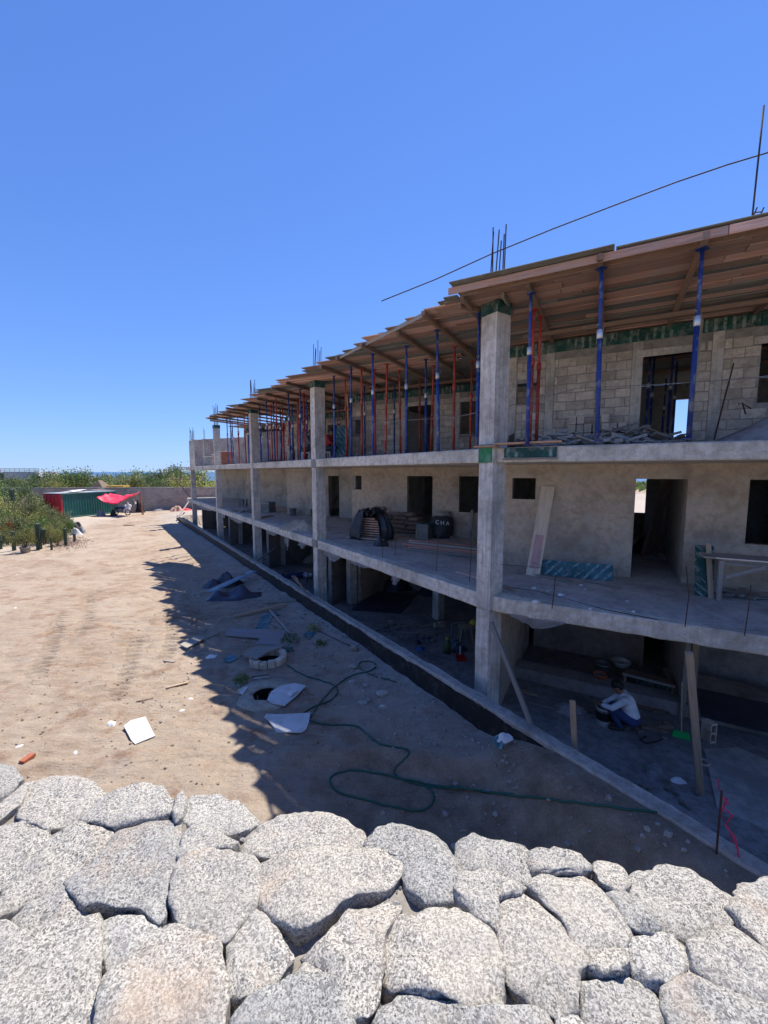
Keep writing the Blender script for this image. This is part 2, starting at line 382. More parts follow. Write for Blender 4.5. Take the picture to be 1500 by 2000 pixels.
    m['bag'] = m_plain('cement_bag_paper', (0.27, 0.18, 0.14), 0.85, wear=(0.36, 0.32, 0.28), wamt=0.6, wscale=6.0, bump=0.5, vary=0.15)
    m['bigbag'] = m_film('black_woven_sack', (0.025, 0.025, 0.028), 0.6)
    m['brick'] = m_plain('red_brick', (0.36, 0.11, 0.06), 0.9, wear=(0.4, 0.3, 0.25), wamt=0.4, vary=0.2)
    m['palebrick'] = m_plain('pale_brick', (0.50, 0.30, 0.21), 0.9, wear=(0.5, 0.42, 0.36), wamt=0.5, vary=0.2)
    m['hose'] = m_plain('green_hose_rubber', (0.006, 0.085, 0.06), 0.4)
    m['sand'] = m_concrete('sand', (0.36, 0.315, 0.25), pits=False, bump=0.8)
    m['gravel'] = m_concrete('grey_gravel', (0.30, 0.29, 0.275), pits=False, bump=1.0)
    m['rubble'] = m_concrete('rubble', (0.34, 0.325, 0.30), vary=0.2)
    m['rubbledark'] = m_wood('splintered_offcuts', (0.22, 0.19, 0.16), vary=0.3)
    m['orange'] = m_plain('orange_plastic', (0.46, 0.13, 0.05), 0.45, wear=(0.4, 0.36, 0.3), wamt=0.5)
    m['bucket'] = m_plain('white_plastic', (0.60, 0.58, 0.54), 0.45, wear=(0.2, 0.12, 0.08), wamt=0.6, wscale=5.0)
    m['greenpl'] = m_plain('bright_green_plastic', (0.01, 0.42, 0.10), 0.45)
    m['bluepl'] = m_plain('blue_plastic', (0.03, 0.12, 0.42), 0.45)
    m['redpl'] = m_plain('red_plastic', (0.55, 0.03, 0.025), 0.45)
    m['yellow'] = m_plain('yellow_plastic', (0.62, 0.50, 0.05), 0.4)
    m['olive'] = m_plain('olive_plastic', (0.12, 0.17, 0.07), 0.5)
    m['tape'] = m_plain('pink_red_tape', (0.60, 0.03, 0.10), 0.5)
    m['redtarp'] = m_film('red_tarpaulin', (0.75, 0.02, 0.05), 0.5)
    m['contgreen'] = m_plain('green_container_paint', (0.012, 0.115, 0.10), 0.5, wear=(0.05, 0.12, 0.11), wamt=0.5, wscale=3.0)
    m['contred'] = m_plain('red_container_paint', (0.46, 0.025, 0.04), 0.55, wear=(0.35, 0.12, 0.1), wamt=0.4)
    m['bwall'] = m_concrete('boundary_wall_render', (0.37, 0.31, 0.27), pits=False, vary=0.02)
    m['house'] = m_plain('white_house_paint', (0.72, 0.72, 0.70), 0.8)
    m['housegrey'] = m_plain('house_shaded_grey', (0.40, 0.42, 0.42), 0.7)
    m['thatch'] = m_wood('palm_thatch', (0.20, 0.14, 0.09), grey=0.5)
    m['digger'] = m_plain('digger_yellow', (0.55, 0.33, 0.03), 0.5, wear=(0.3, 0.2, 0.1))
    m['rubber'] = m_plain('black_rubber', (0.015, 0.015, 0.016), 0.7)
    m['trunk'] = m_wood('bark', (0.16, 0.12, 0.09), grey=0.6)
    m['cactus'] = m_plain('cactus_skin', (0.055, 0.085, 0.05), 0.6, wear=(0.13, 0.13, 0.10), wamt=0.4, vary=0.25)
    m['leafA'] = m_leaf('grey_green_leaf', (0.155, 0.195, 0.085)); m['leafB'] = m_leaf('mid_green_leaf', (0.11, 0.185, 0.055)); m['leafC'] = m_leaf('yellow_green_leaf', (0.225, 0.25, 0.085))
    m['leafD'] = m_leaf('dark_green_leaf', (0.06, 0.115, 0.04)); m['leafE'] = m_leaf('dry_orange_leaf', (0.22, 0.10, 0.03))
    m['skin'] = m_plain('skin', (0.26, 0.14, 0.09), 0.6, bump=0.03); m['hair'] = m_plain('black_hair', (0.012, 0.010, 0.009), 0.6)
    m['shirt'] = m_film('pale_grey_shirt', (0.60, 0.61, 0.62), 0.85, 12.0); m['jeans'] = m_film('blue_jeans', (0.02, 0.035, 0.10), 0.85, 12.0)
    m['greyshirt'] = m_film('grey_shirt', (0.11, 0.13, 0.15), 0.85, 12.0); m['redshirt'] = m_film('red_shirt', (0.28, 0.03, 0.03), 0.85, 12.0); m['darkcloth'] = m_film('dark_cloth', (0.025, 0.03, 0.045), 0.85, 12.0)
    m['shoe'] = m_plain('shoe', (0.04, 0.035, 0.03), 0.7)
    k = NT('clear_plastic_film'); n = k.noise(7.0, 6, 0.6, dist=0.7)
    k.fin((0.34, 0.34, 0.33), 0.4, k.bump(n, 0.7, 0.03)); k.b.inputs['Alpha'].default_value = 0.5; m['film'] = k.m
mats()
# ------------------------------------------------------------------ the yard
def seg_tracks():
    out = []
    for a, b, w in (((318, 1300), (338, 1150), 0.42), ((392, 1300), (372, 1150), 0.42), ((150, 1250), (180, 1130), 0.45), ((60, 1330), (120, 1190), 0.45),
                    ((250, 1120), (280, 1040), 0.5), ((330, 1110), (318, 1030), 0.5), ((215, 1380), (262, 1240), 0.4)):
        p = RZ(*a, DIRT); q = RZ(*b, DIRT); out.append((p.x, p.y, q.x, q.y, w))
    return out
TRK = seg_tracks()
MAN = [RZ(524, 1280, DIRT + 0.1), RZ(519, 1353, DIRT + 0.03)]
BANK = [RZ(u, v, DIRT) for u, v in ((300, 1640), (470, 1520), (600, 1458), (720, 1452), (930, 1482), (1060, 1490), (1180, 1500), (1400, 1560))]
def ground_z(x, y, detail=True):
    x = np.asarray(x, float); y = np.asarray(y, float)
    o = (x - K0.x) * OV.x + (y - K0.y) * OV.y; s = (x - K0.x) * DV.x + (y - K0.y) * DV.y
    z = DIRT + 0.10 * (fbm(x * 0.16, y * 0.16, 3, 3) - 0.44)
    r = np.hypot(x, y)
    near = np.clip(1 - (r - 30) / 30, 0, 1)
    if detail:
        wx = x + 0.9 * fbm(x * 0.5, y * 0.5, 31, 2); wy = y + 1.1 * fbm(x * 0.6, y * 0.6, 37, 2)
        rip = fbm(wx * 0.8, wy * 2.6, 11, 4) - 0.46
        amp = np.clip(fbm(x * 0.35, y * 0.35, 17, 2) * 2.2 - 0.35, 0.15, 1)
        z = z + near * (0.17 * rip * amp + 0.05 * (fbm(x * 5.5, y * 8.0, 27, 3) - 0.44) + 0.07 * (fbm(x * 2.6, y * 2.6, 21, 4) - 0.46) + 0.022 * (fbm(x * 14, y * 14, 5, 2) - 0.37))
        for (ax, ay, bx, by, w) in TRK:
            dx, dy = bx - ax, by - ay; L = math.hypot(dx, dy); dx /= L; dy /= L
            al = (x - ax) * dx + (y - ay) * dy; la = (x - ax) * -dy + (y - ay) * dx + 0.12 * np.sin(al * 0.7)
            m = np.clip((w / 2 - np.abs(la)) / 0.06, 0, 1) * np.clip(al / 0.5, 0, 1) * np.clip((L - al) / 0.5, 0, 1)
            z = z + m * (-0.025 + 0.05 * np.sin((al + 0.35 * np.abs(la)) * 2 * math.pi / 0.25)) * np.clip(fbm(al * 0.9, la * 2, 41, 2) * 3.0 - 0.3, 0, 1)
    # lower ground in front of the stone wall
    bx = np.array([p.x for p in BANK]); by = np.array([p.y for p in BANK])
    yb = np.interp(x, bx, by) + 0.18 * (fbm(x * 2.3, y * 0.4, 51, 3) - 0.45)
    low = np.clip((yb - y) / 0.32, 0, 1) * np.clip((x + 2.2) / 1.6, 0, 1); low = low * low * (3 - 2 * low)
    z = z - 0.24 * low
    # soil banked against the low wall at its near end, trench along its far part
    d = o - 0.68
    up = np.clip((-0.3 - s) / 1.7, 0, 1) * np.clip(1.15 - d / 1.1, 0, 1); up = up * up * (3 - 2 * up)
    z = np.where(d > -0.4, z + up * (1.11 + 0.03 * (fbm(x * 3, y * 3, 23, 3) - 0.45) - z), z)
    tr = np.clip((s + 1.0) / 2.5, 0, 1) * np.clip(1 - d / 0.9, 0, 1); z = z + 0.10 * tr * (0.4 + fbm(s * 0.7, o * 0.7, 29, 3))
    # mounds at the far end of the yard
    z = z + 0.35 * np.exp(-(((x + 19.5) / 1.6) ** 2 + ((y - 41) / 2.0) ** 2)) + 0.25 * np.exp(-(((x + 21.0) / 3.0) ** 2 + ((y - 44.5) / 1.5) ** 2))
    # the sheet dives under the building
    ins = (o < 0.5) & (s < 38.8) & (s > -14)
    z = np.where(ins, -0.35, z)
    for c in MAN: z = np.where(np.hypot(x - c.x, y - c.y) < 0.36, -1.1, z)
    # land falls away to the sea
    z = z - np.clip((y - 75) / 500, 0, 1) * 13 - np.clip((np.abs(x) - 90) / 500, 0, 1) * 10
    return z
def gz(x, y): return float(ground_z(np.array([x]), np.array([y]))[0])
def graded(lo, hi, f0, f1, fine, grow=1.09, mid=None):
    a = list(np.arange(f0, f1, fine)); st = fine; p = f0; left = []
    while p > lo: st = min(st * grow, 80); p -= st; left.append(p)
    st = fine; p = a[-1]; right = []
    while p < hi: st = min(st * grow, 80) if (mid is None or p > mid[0]) else max(st, min(st * grow, mid[1])); p += st; right.append(p)
    return np.array(left[::-1] + a + right)
gx = graded(-1500, 1500, -8.5, 5.0, 0.05, 1.035); gy = graded(-120, 2600, 3.2, 15.0, 0.05, 1.06, (46, 0.16))
GX, GY = np.meshgrid(gx, gy); GZ = ground_z(GX.ravel(), GY.ravel())
nx, ny = len(gx), len(gy)
gm = bpy.data.meshes.new('ground')
gm.vertices.add(nx * ny); gm.vertices.foreach_set('co', np.stack([GX.ravel(), GY.ravel(), GZ], 1).ravel())
ii = (np.arange(ny - 1)[:, None] * nx + np.arange(nx - 1)[None, :]).ravel()
quads = np.stack([ii, ii + 1, ii + 1 + nx, ii + nx], 1)
gm.loops.add(quads.size); gm.loops.foreach_set('vertex_index', quads.ravel()); gm.polygons.add(len(quads))
gm.polygons.foreach_set('loop_start', np.arange(len(quads)) * 4); gm.polygons.foreach_set('loop_total', np.full(len(quads), 4))
gm.polygons.foreach_set('use_smooth', np.ones(len(quads), bool)); gm.update(); gm.validate()
fx, fy = GX.ravel(), GY.ravel()
_bx = np.array([p.x for p in BANK]); _by = np.array([p.y for p in BANK])
damp = np.clip((np.interp(fx, _bx, _by) - fy + 0.25 + 0.7 * (fbm(fx * 1.3, fy * 1.3, 61, 3) - 0.45)) / 0.5, 0, 1) * np.clip((fx + 1.3) / 1.0, 0, 1)
o_ = (fx - K0.x) * OV.x + (fy - K0.y) * OV.y; s_ = (fx - K0.x) * DV.x + (fy - K0.y) * DV.y
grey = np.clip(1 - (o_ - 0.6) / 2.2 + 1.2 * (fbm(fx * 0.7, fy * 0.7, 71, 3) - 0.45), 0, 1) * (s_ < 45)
sandy = np.clip(((-fx - 13 - 0.32 * fy) + 2.5 * (fbm(fx * 0.4, fy * 0.4, 81, 3) - 0.45)) / 2.5, 0, 1)
for nm, a in (('damp', damp), ('grey', grey), ('sandy', sandy)):
    at = gm.attributes.new(nm, 'FLOAT', 'POINT'); at.data.foreach_set('value', a.astype(np.float32))
k = NT('dry_dirt')
def _at(nm):
    a = k.n.new('ShaderNodeAttribute'); a.attribute_name = nm; return a.outputs['Fac']
col = k.ramp(k.noise(0.55, 8, 0.62, dist=0.5), [(0.33, (0.235, 0.165, 0.115)), (0.46, (0.325, 0.245, 0.18)), (0.58, (0.375, 0.298, 0.228)), (0.7, (0.365, 0.305, 0.25))])
col = k.mix(k.ramp(k.noise(2.4, 7, 0.7, stretch=(1, 2.6, 1)), [(0.42, (0, 0, 0)), (0.64, (0.6, 0.6, 0.6))]), col, (0.41, 0.345, 0.28))
col = k.mix(k.ramp(k.noise(1.1, 6, 0.7), [(0.53, (0, 0, 0)), (0.66, (0.75, 0.75, 0.75))]), col, (0.23, 0.135, 0.085))
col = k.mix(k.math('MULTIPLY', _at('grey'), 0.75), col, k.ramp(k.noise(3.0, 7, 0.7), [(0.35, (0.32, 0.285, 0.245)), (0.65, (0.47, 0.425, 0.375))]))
col = k.mix(_at('damp'), col, k.ramp(k.noise(2.0, 8, 0.72), [(0.34, (0.17, 0.135, 0.10)), (0.52, (0.27, 0.22, 0.165)), (0.68, (0.36, 0.305, 0.24))]))
col = k.mix(k.math('MULTIPLY', _at('sandy'), 0.6), col, k.ramp(k.noise(1.5, 6, 0.7), [(0.35, (0.40, 0.345, 0.28)), (0.65, (0.52, 0.465, 0.40))]))
gr_ = k.noise(55.0, 5, 0.75); col = k.mix(0.55, col, k.ramp(gr_, [(0.3, (0.28, 0.28, 0.28)), (0.7, (0.74, 0.74, 0.74))]), 'OVERLAY')
sp = k.ramp(k.voro(14.0), [(0.06, (1, 1, 1)), (0.1, (0, 0, 0))]); sm = k.ramp(k.noise(1.8, 3), [(0.5, (0, 0, 0)), (0.6, (1, 1, 1))])
col = k.mix(k.math('MULTIPLY', sp, sm), col, (0.52, 0.49, 0.45))
nn = k.bump(k.noise(3.2, 7, 0.7, stretch=(0.6, 1.7, 1), dist=1.2), 0.6, 0.10); nn = k.bump(k.noise(11.0, 9, 0.8), 0.85, 0.05, nn); nn = k.bump(gr_, 0.5, 0.008, nn)
MAT['dirt'] = k.fin(col, 0.96, nn, spec=0.15)
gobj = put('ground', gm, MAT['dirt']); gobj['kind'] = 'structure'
k = NT('sea_water'); MAT['sea'] = k.fin((0.03, 0.10, 0.20), 0.3, k.bump(k.noise(0.05, 6), 0.3, 1.0))
sb = MB(); sb.add([(-30000, 300, -6), (30000, 300, -6), (30000, 42000, -6), (-30000, 42000, -6)], [(0, 1, 2, 3)])
so = put('sea', sb.mesh('sea'), MAT['sea']); so['kind'] = 'structure'

# pebbles and crumbs strewn over the soil
def pebbles(name, label, pts, mat, rmin, rmax, seed):
    mb = MB(); rnd = random.Random(seed)
    zs_ = ground_z(np.array([p[0] for p in pts]), np.array([p[1] for p in pts]))
    for (x, y), zz in zip(pts, zs_):
        r = rmin + (rmax - rmin) * rnd.random() ** 3
        mb.ico((x, y, float(zz) + r * 0.2), r, (1, 0.6 + 0.5 * rnd.random(), 0.55 + 0.3 * rnd.random()), 0.7, 1, rnd.random() * 50)
    o = put(name, mb.mesh(name), mat); tag(o, label, 'pebbles', kind='stuff'); return o
rnd = random.Random(3); pts = []
while len(pts) < 1500:
    s = rnd.uniform(-5, 14); o = 0.75 + abs(rnd.gauss(0, 1.3)); p = Fp(s, o)
    if all((p - Vector((c.x, c.y, 0))).length > 0.6 for c in MAN): pts.append((p.x, p.y))
pebbles('pebbles', 'loose grey pebbles and cement crumbs strewn over the shaded soil', pts, MAT['rubble'], 0.010, 0.05, 5)
pts = [(rnd.uniform(-8, 0.5), rnd.uniform(3.2, 14)) for _ in range(2200)]
pebbles('soil_clods', 'small dry clods scattered over the sunlit tyre-marked dirt', pts, MAT['dirt'], 0.006, 0.030, 6)

# ------------------------------------------------------------------ foreground granite wall
WZ = EYE - 1.2
ST = [
 [(-40,1490),(25,1500),(42,1522),(20,1545),(-40,1580)], [(-30,1590),(40,1532),(66,1522),(36,1566),(-30,1618)],
 [(70,1520),(100,1511),(150,1512),(185,1525),(203,1543),(172,1573),(146,1590),(120,1600),(95,1610),(45,1597),(34,1578),(52,1545)],
 [(-40,1622),(42,1600),(90,1617),(95,1632),(60,1672),(34,1700),(-40,1765)],
 [(-40,1800),(2,1745),(40,1692),(97,1636),(150,1600),(190,1613),(224,1621),(196,1658),(130,1708),(60,1744),(0,1778)],
 [(152,1594),(172,1572),(212,1541),(265,1532),(315,1540),(336,1570),(326,1590),(280,1598),(230,1610),(192,1606)],
 [(234,1617),(286,1602),(352,1602),(356,1640),(342,1690),(324,1745),(322,1782),(308,1798),(268,1772),(172,1762),(142,1742),(134,1715),(202,1660)],
 [(14,1790),(56,1756),(130,1718),(140,1752),(168,1772),(175,1784),(122,1808),(72,1838),(60,1822),(20,1808)],
 [(-40,1812),(15,1812),(62,1846),(132,1806),(185,1796),(195,1835),(190,1880),(188,1940),(182,2020),(-40,2020)],
 [(197,1802),(240,1780),(308,1810),(300,1825),(262,1858),(217,1896),(199,1870)],
 [(200,1908),(262,1870),(316,1822),(350,1815),(385,1825),(420,1860),(440,1918),(441,1960),(432,2020),(192,2020),(197,1950)],
 [(348,1682),(376,1662),(420,1656),(494,1672),(505,1690),(504,1740),(494,1762),(470,1808),(450,1838),(420,1834),(400,1818),(350,1800),(338,1762),(342,1710)],
 [(362,1627),(380,1620),(430,1626),(464,1641),(446,1654),(380,1668),(354,1670),(357,1642)],
 [(362,1572),(376,1556),(430,1552),(475,1565),(500,1580),(505,1590),(470,1618),(430,1620),(376,1618),(361,1600)],
 [(472,1660),(486,1622),(520,1592),(580,1582),(640,1590),(680,1600),(711,1625),(700,1653),(680,1658),(640,1658),(570,1668),(540,1667),(500,1666)],
 [(511,1682),(560,1673),(650,1661),(730,1662),(786,1691),(771,1720),(750,1744),(690,1750),(650,1778),(600,1814),(575,1817),(540,1790),(507,1764),(507,1720)],
 [(450,1850),(480,1802),(500,1772),(528,1802),(574,1868),(545,1904),(530,1918),(490,1929),(447,1934),(449,1890)],
 [(460,1985),(490,1957),(560,1927),(620,1910),(650,1912),(665,1945),(686,1990),(690,2020),(455,2020)],
 [(592,1865),(640,1827),(690,1787),(760,1752),(790,1762),(752,1828),(746,1870),(740,1900),(735,1948),(720,1968),(690,1973),(662,1930),(640,1896)],
 [(716,1640),(740,1615),(790,1612),(840,1620),(868,1640),(885,1680),(889,1720),(884,1744),(860,1756),(830,1757),(802,1735),(791,1718),(790,1690),(750,1663),(717,1656)],
 [(747,1880),(753,1830),(782,1792),(830,1777),(888,1771),(940,1802),(968,1840),(978,1880),(984,1915),(974,1958),(958,1968),(920,1963),(850,1943),(800,1929),(762,1929),(747,1910)],
 [(722,2020),(741,1962),(790,1937),(850,1952),(920,1976),(960,1986),(1060,1968),(1082,2020)],
 [(882,1670),(900,1640),(925,1630),(960,1640),(1018,1645),(1030,1656),(1040,1698),(1020,1722),(960,1709),(920,1691),(890,1690)],
 [(1037,1660),(1090,1658),(1130,1666),(1151,1690),(1148,1699),(1080,1698),(1046,1699),(1041,1680)],
 [(891,1740),(896,1702),(940,1706),(1000,1722),(1018,1731),(1008,1745),(971,1752),(973,1813),(945,1799),(906,1762)],
 [(977,1762),(1018,1742),(1060,1772),(1100,1822),(1148,1880),(1130,1900),(1119,1958),(1080,1968),(1050,1958),(1002,1920),(982,1880),(977,1830)],
 [(1026,1721),(1060,1706),(1130,1702),(1170,1731),(1200,1771),(1234,1835),(1224,1849),(1180,1855),(1156,1876),(1112,1820),(1062,1756)],
 [(1161,1690),(1175,1676),(1205,1679),(1221,1700),(1223,1728),(1195,1733),(1172,1719)],
 [(1187,1741),(1218,1737),(1250,1763),(1280,1800),(1268,1813),(1245,1813),(1230,1808),(1206,1771)],
 [(1227,1730),(1236,1701),(1260,1691),(1295,1683),(1350,1695),(1400,1730),(1433,1751),(1424,1800),(1418,1819),(1380,1828),(1330,1819),(1287,1808),(1256,1760)],
 [(1231,1860),(1237,1832),(1275,1817),(1310,1822),(1338,1860),(1346,1890),(1330,1903),(1300,1909),(1265,1913),(1241,1894)],
 [(1154,1890),(1180,1864),(1223,1862),(1226,1884),(1214,1898),(1180,1903)],
 [(1437,1736),(1450,1721),(1500,1713),(1560,1722),(1560,1795),(1500,1772),(1457,1759)],
 [(1424,1776),(1437,1755),(1460,1761),(1500,1777),(1560,1808),(1560,1882),(1492,1858),(1452,1808)],
 [(1342,1851),(1400,1832),(1428,1823),(1480,1862),(1560,1905),(1560,1998),(1480,1958),(1402,1928),(1362,1898)],
 [(1137,1912),(1220,1910),(1268,1922),(1296,1955),(1280,2020),(1150,2020),(1142,1960)],
 [(1302,1932),(1350,1908),(1400,1937),(1560,2004),(1560,2030),(1320,2030),(1307,1970)],
 [(1087,1977),(1123,1962),(1147,2020),(1087,2020)],
 [(338,1590),(345,1560),(356,1548),(360,1575),(356,1600),(344,1606)],
 [(560,1925),(600,1880),(635,1900),(640,1905),(600,1912)], [(1282,1812),(1300,1816),(1336,1846),(1350,1900),(1346,1880)][:4],
]
fe = lambda x: 1.32 - 0.166 * x          # far edge of the wall top
ne = lambda x: 0.30 - 0.10 * x
wall = thing('stone_wall', 'low granite rubble wall with pale speckled stones in the foreground', 'stone wall', (0, 0.8, 0))
mb = MB(); xs = np.linspace(-4.5, 4.5, 480); ys = np.linspace(0, 1, 60)
vs = []
for x in xs:
    for q in ys:
        y = ne(x) + (fe(x) - 0.07 - ne(x)) * q
        p = Vector((x, y, 0)); vs.append((x, y, WZ - 0.038 + 0.03 * noise.noise(p * 5) + 0.020 * noise.noise(p * 17) + 0.012 * noise.noise(p * 40) - 0.10 * (1 if q in (ys[0], ys[-1]) else 0)))
n2 = len(ys); fs = [(i * n2 + j, (i + 1) * n2 + j, (i + 1) * n2 + j + 1, i * n2 + j + 1) for i in range(len(xs) - 1) for j in range(n2 - 1)]
mb.add(vs, fs)
for side in (0, n2 - 1):
    top = [vs[i * n2 + side] for i in range(len(xs))]; b0 = len(mb.v)
    mb.v += top + [(p[0], p[1], 0.0) for p in top]; m_ = len(xs)
    for i in range(m_ - 1):
        f = (b0 + i, b0 + i + 1, b0 + m_ + i + 1, b0 + m_ + i); mb.f.append(f if side == 0 else f[::-1])
wput('mortar_core', mb, MAT['wallmortar'], wall, True)
def stone(poly, zc, seed, parent, drop=0.12, height=0.0):
    rs = random.Random(seed); c = sum(poly, Vector((0, 0))) / len(poly)
    poly = [p + (p - c).normalized() * 0.010 for p in poly]
    pts = []
    n = len(poly)
    for i in range(n):                     # one Chaikin cut, then resample
        a, b = poly[i], poly[(i + 1) % n]; pts += [a.lerp(b, 0.05), a.lerp(b, 0.95)]
    L = [(pts[(i + 1) % len(pts)] - pts[i]).length for i in range(len(pts))]; tot = sum(L); N = 64; res = []; i = 0; acc = 0
    for kk in range(N):
        d = tot * kk / N
        while acc + L[i] < d: acc += L[i]; i += 1
        res.append(pts[i].lerp(pts[(i + 1) % len(pts)], (d - acc) / max(L[i], 1e-6)))
    tl = Vector((rs.uniform(-0.06, 0.06), rs.uniform(-0.07, 0.04))); size = math.sqrt(max(1e-4, tot * tot / 16)); ro = rs.random() * 99
    rings = [(0.97, -drop), (1.0, -0.05), (1.0, -0.014), (0.996, -0.005), (0.984, -0.001), (0.95, 0.001), (0.86, 0.004), (0.74, 0.005), (0.6, 0.006), (0.45, 0.006), (0.3, 0.006), (0.15, 0.006)]
    ext = max((p - c).length for p in res); fac = []
    for _ in range(4):
        a = rs.random() * 6.28; fac.append((Vector((math.cos(a), math.sin(a))), ext * rs.uniform(0.3, 0.75), rs.uniform(0.05, 0.2)))
    vs = []
    for r, (f, z) in enumerate(rings):
        for kk, p in enumerate(res):
            q3 = Vector((p.x * 6, p.y * 6, ro)); q = c + (p - c) * f
            e = 0.012 * noise.noise(Vector((p.x * 14, p.y * 14, ro + r * 0.25))) + 0.008 * noise.noise(Vector((p.x * 42, p.y * 42, ro + r * 0.5)))
            dirv = (p - c).normalized(); q = q + dirv * e * (1 if r < 6 else 0.3)
            w = Vector((q.x * 5, q.y * 5, ro))
            zz = zc + z + (height + tl.dot(q - c)) * (1 if r else 0) + (0.014 * noise.noise(w) + 0.009 * noise.noise(w * 3.2) + 0.004 * noise.noise(w * 9)) * (1 if r > 1 else 0.3)
            if r: zz -= sum(max(0.0, (q - c).dot(dv) - th_) * sl_ for dv, th_, sl_ in fac)
            vs.append((q.x - c.x, q.y - c.y, zz - WZ))
    w = Vector((c.x * 5, c.y * 5, ro)); vs.append((0, 0, zc + 0.006 + height + 0.014 * noise.noise(w) + 0.010 * noise.noise(w * 3.2) - WZ))
    R = len(rings); fs = [(r * N + k_, r * N + (k_ + 1) % N, (r + 1) * N + (k_ + 1) % N, (r + 1) * N + k_) for r in range(R - 1) for k_ in range(N)]
    fs += [((R - 1) * N + k_, (R - 1) * N + (k_ + 1) % N, R * N) for k_ in range(N)] + [tuple(range(N))[::-1]]
    me = bpy.data.meshes.new('stone'); me.from_pydata(vs, [], fs)
    me.polygons.foreach_set('use_smooth', [True] * len(me.polygons)); me.update()
    return put('stone', me, MAT['granite'], T((c.x, c.y, WZ)), parent)
def ccw(p):
    a = sum(p[i].x * p[(i + 1) % len(p)].y - p[(i + 1) % len(p)].x * p[i].y for i in range(len(p))); return p if a > 0 else p[::-1]
for i, S in enumerate(ST):
    P = ccw([RZ(u, v, WZ).to_2d() for u, v in S]); c = sum(P, Vector((0, 0))) / len(P)
    far = max(p.y - fe(p.x) for p in P) > -0.12
    stone(P, WZ, i + 1, wall, 0.30 if far else 0.13, random.Random(i * 7).uniform(-0.014, 0.014))
# chips and grit filling the joints
mb = MB(); rs_ = random.Random(12)
for _ in range(2600):
    x = rs_.uniform(-2.0, 1.9); q = rs_.random(); y = ne(x) + (fe(x) - 0.1 - ne(x)) * q; p = Vector((x, y, 0)); r = 0.003 + 0.011 * rs_.random() ** 3
    mb.ico((x, y, WZ - 0.038 + 0.03 * noise.noise(p * 5) + 0.020 * noise.noise(p * 17) + r * 0.3), r, (1, .8, .7), .8, 1, rs_.random() * 40)
gr = wput('joint_grit', mb, MAT['granite'], wall); gr['kind'] = 'stuff'
# the rest of the wall, beside and below the framed stones
def cell(x0, x1, y0f, y1f, seed):
    rs = random.Random(seed); P = []
    for fx_, fy_ in ((0, 0), (0.5, -0.06), (1, 0), (1.05, 0.5), (1, 1), (0.5, 1.05), (0, 1), (-0.05, 0.5)):
        x = x0 + (x1 - x0) * (0.03 + 0.94 * fx_) + rs.uniform(-0.03, 0.03); y = ne(x) + (fe(x) - ne(x)) * (y0f + (y1f - y0f) * (0.03 + 0.94 * fy_)) + rs.uniform(-0.025, 0.025); P.append(Vector((x, y)))
    return ccw(P)
sd_ = 500
for side in (-1, 1):
    for row in range(4):
        x = (-1.72 + 0.27 * (3 - row) if side < 0 else 1.26 - 0.12 * (3 - row)); 
        while abs(x) < 4.3:
            w = 0.24 + 0.24 * random.Random(sd_).random(); sd_ += 1
            x0, x1 = (x - w, x) if side < 0 else (x, x + w); x += side * w
            stone(cell(x0, x1, row / 4, (row + 1) / 4, sd_), WZ, sd_, wall, 0.3 if row in (0, 3) else 0.13, random.Random(sd_).uniform(-0.02, 0.02))
x = -0.95
while x < 1.0:
    w = 0.24 + 0.2 * random.Random(sd_).random(); sd_ += 1
    stone(cell(x, x + w, 0.0, 0.40, sd_), WZ, sd_, wall, 0.3, random.Random(sd_).uniform(-0.02, 0.01)); x += w
# ------------------------------------------------------------------ the building
bld = thing('apartment_building', 'unfinished three storey concrete apartment block with stepped open balconies', 'building', Fp(12, -4, F0))
# concrete frame columns on the oblique front
def sq(c, w, d): 
    a, b = DV * (w / 2), OV * (d / 2); return [(c + a * i + b * j).to_2d() for i, j in ((-1, -1), (1, -1), (1, 1), (-1, 1))]
COLS = []
for i, s in enumerate(KS + [-7.2]):
    if i < 5:
        c = Fp(s + 0.17, -0.17)
    else: c = K0 + TV * 7.2 + NV * 0.2
    far = i >= 3 and i < 5
    mb = MB()
    zt = 8.21 if i not in (4,) else 8.0
    rough_prism(mb, sq(c, 0.34, 0.35), -0.3, F1 - 0.30, 0.12, 0.010, seed=i)
    rough_prism(mb, sq(c, 0.35, 0.36), F1 - 0.302, F2 - 0.27, 0.12, 0.008, seed=i + 9)
    rough_prism(mb, sq(c, 0.37, 0.38), F2 - 0.272, zt, 0.15, 0.004, seed=i + 20)
    co = wput('column', mb, MAT['col'], bld)
    COLS.append((co, c))
    rs = random.Random(i)
    # starter bars
    n = 6
    for k_ in range(n):
        a = 2 * math.pi * k_ / n; q = c + DV * (0.12 * math.cos(a)) + OV * (0.12 * math.sin(a))
        h = 9.72 + rs.uniform(-0.25, 0.15) if i != 4 else 9.0 + rs.uniform(-0.2, 0.2)
        b = MB().tube([q + ZV * (zt - 0.2), q + ZV * ((zt + h) / 2) + Vector((rs.uniform(-.012, .012), 0, 0)), q + ZV * h + Vector((rs.uniform(-.05, .05), rs.uniform(-.03, .03), 0))], 0.011 if i < 2 else 0.014, 6)
        wput('starter_bar', b, MAT['rebar'], co)
    if i < 5 and i != 4:                   # formwork collar left around the head
        for fc, ax in ((OV, DV), (-OV, DV), (DV, OV), (-DV, OV)):
            p = c + fc * 0.195; L = 0.40 if ax is DV else 0.37
            bar('formwork_panel', p - ax * L / 2 + ZV * 8.30, p + ax * L / 2 + ZV * 8.30, 0.018, 0.22, MAT['ply'], co)
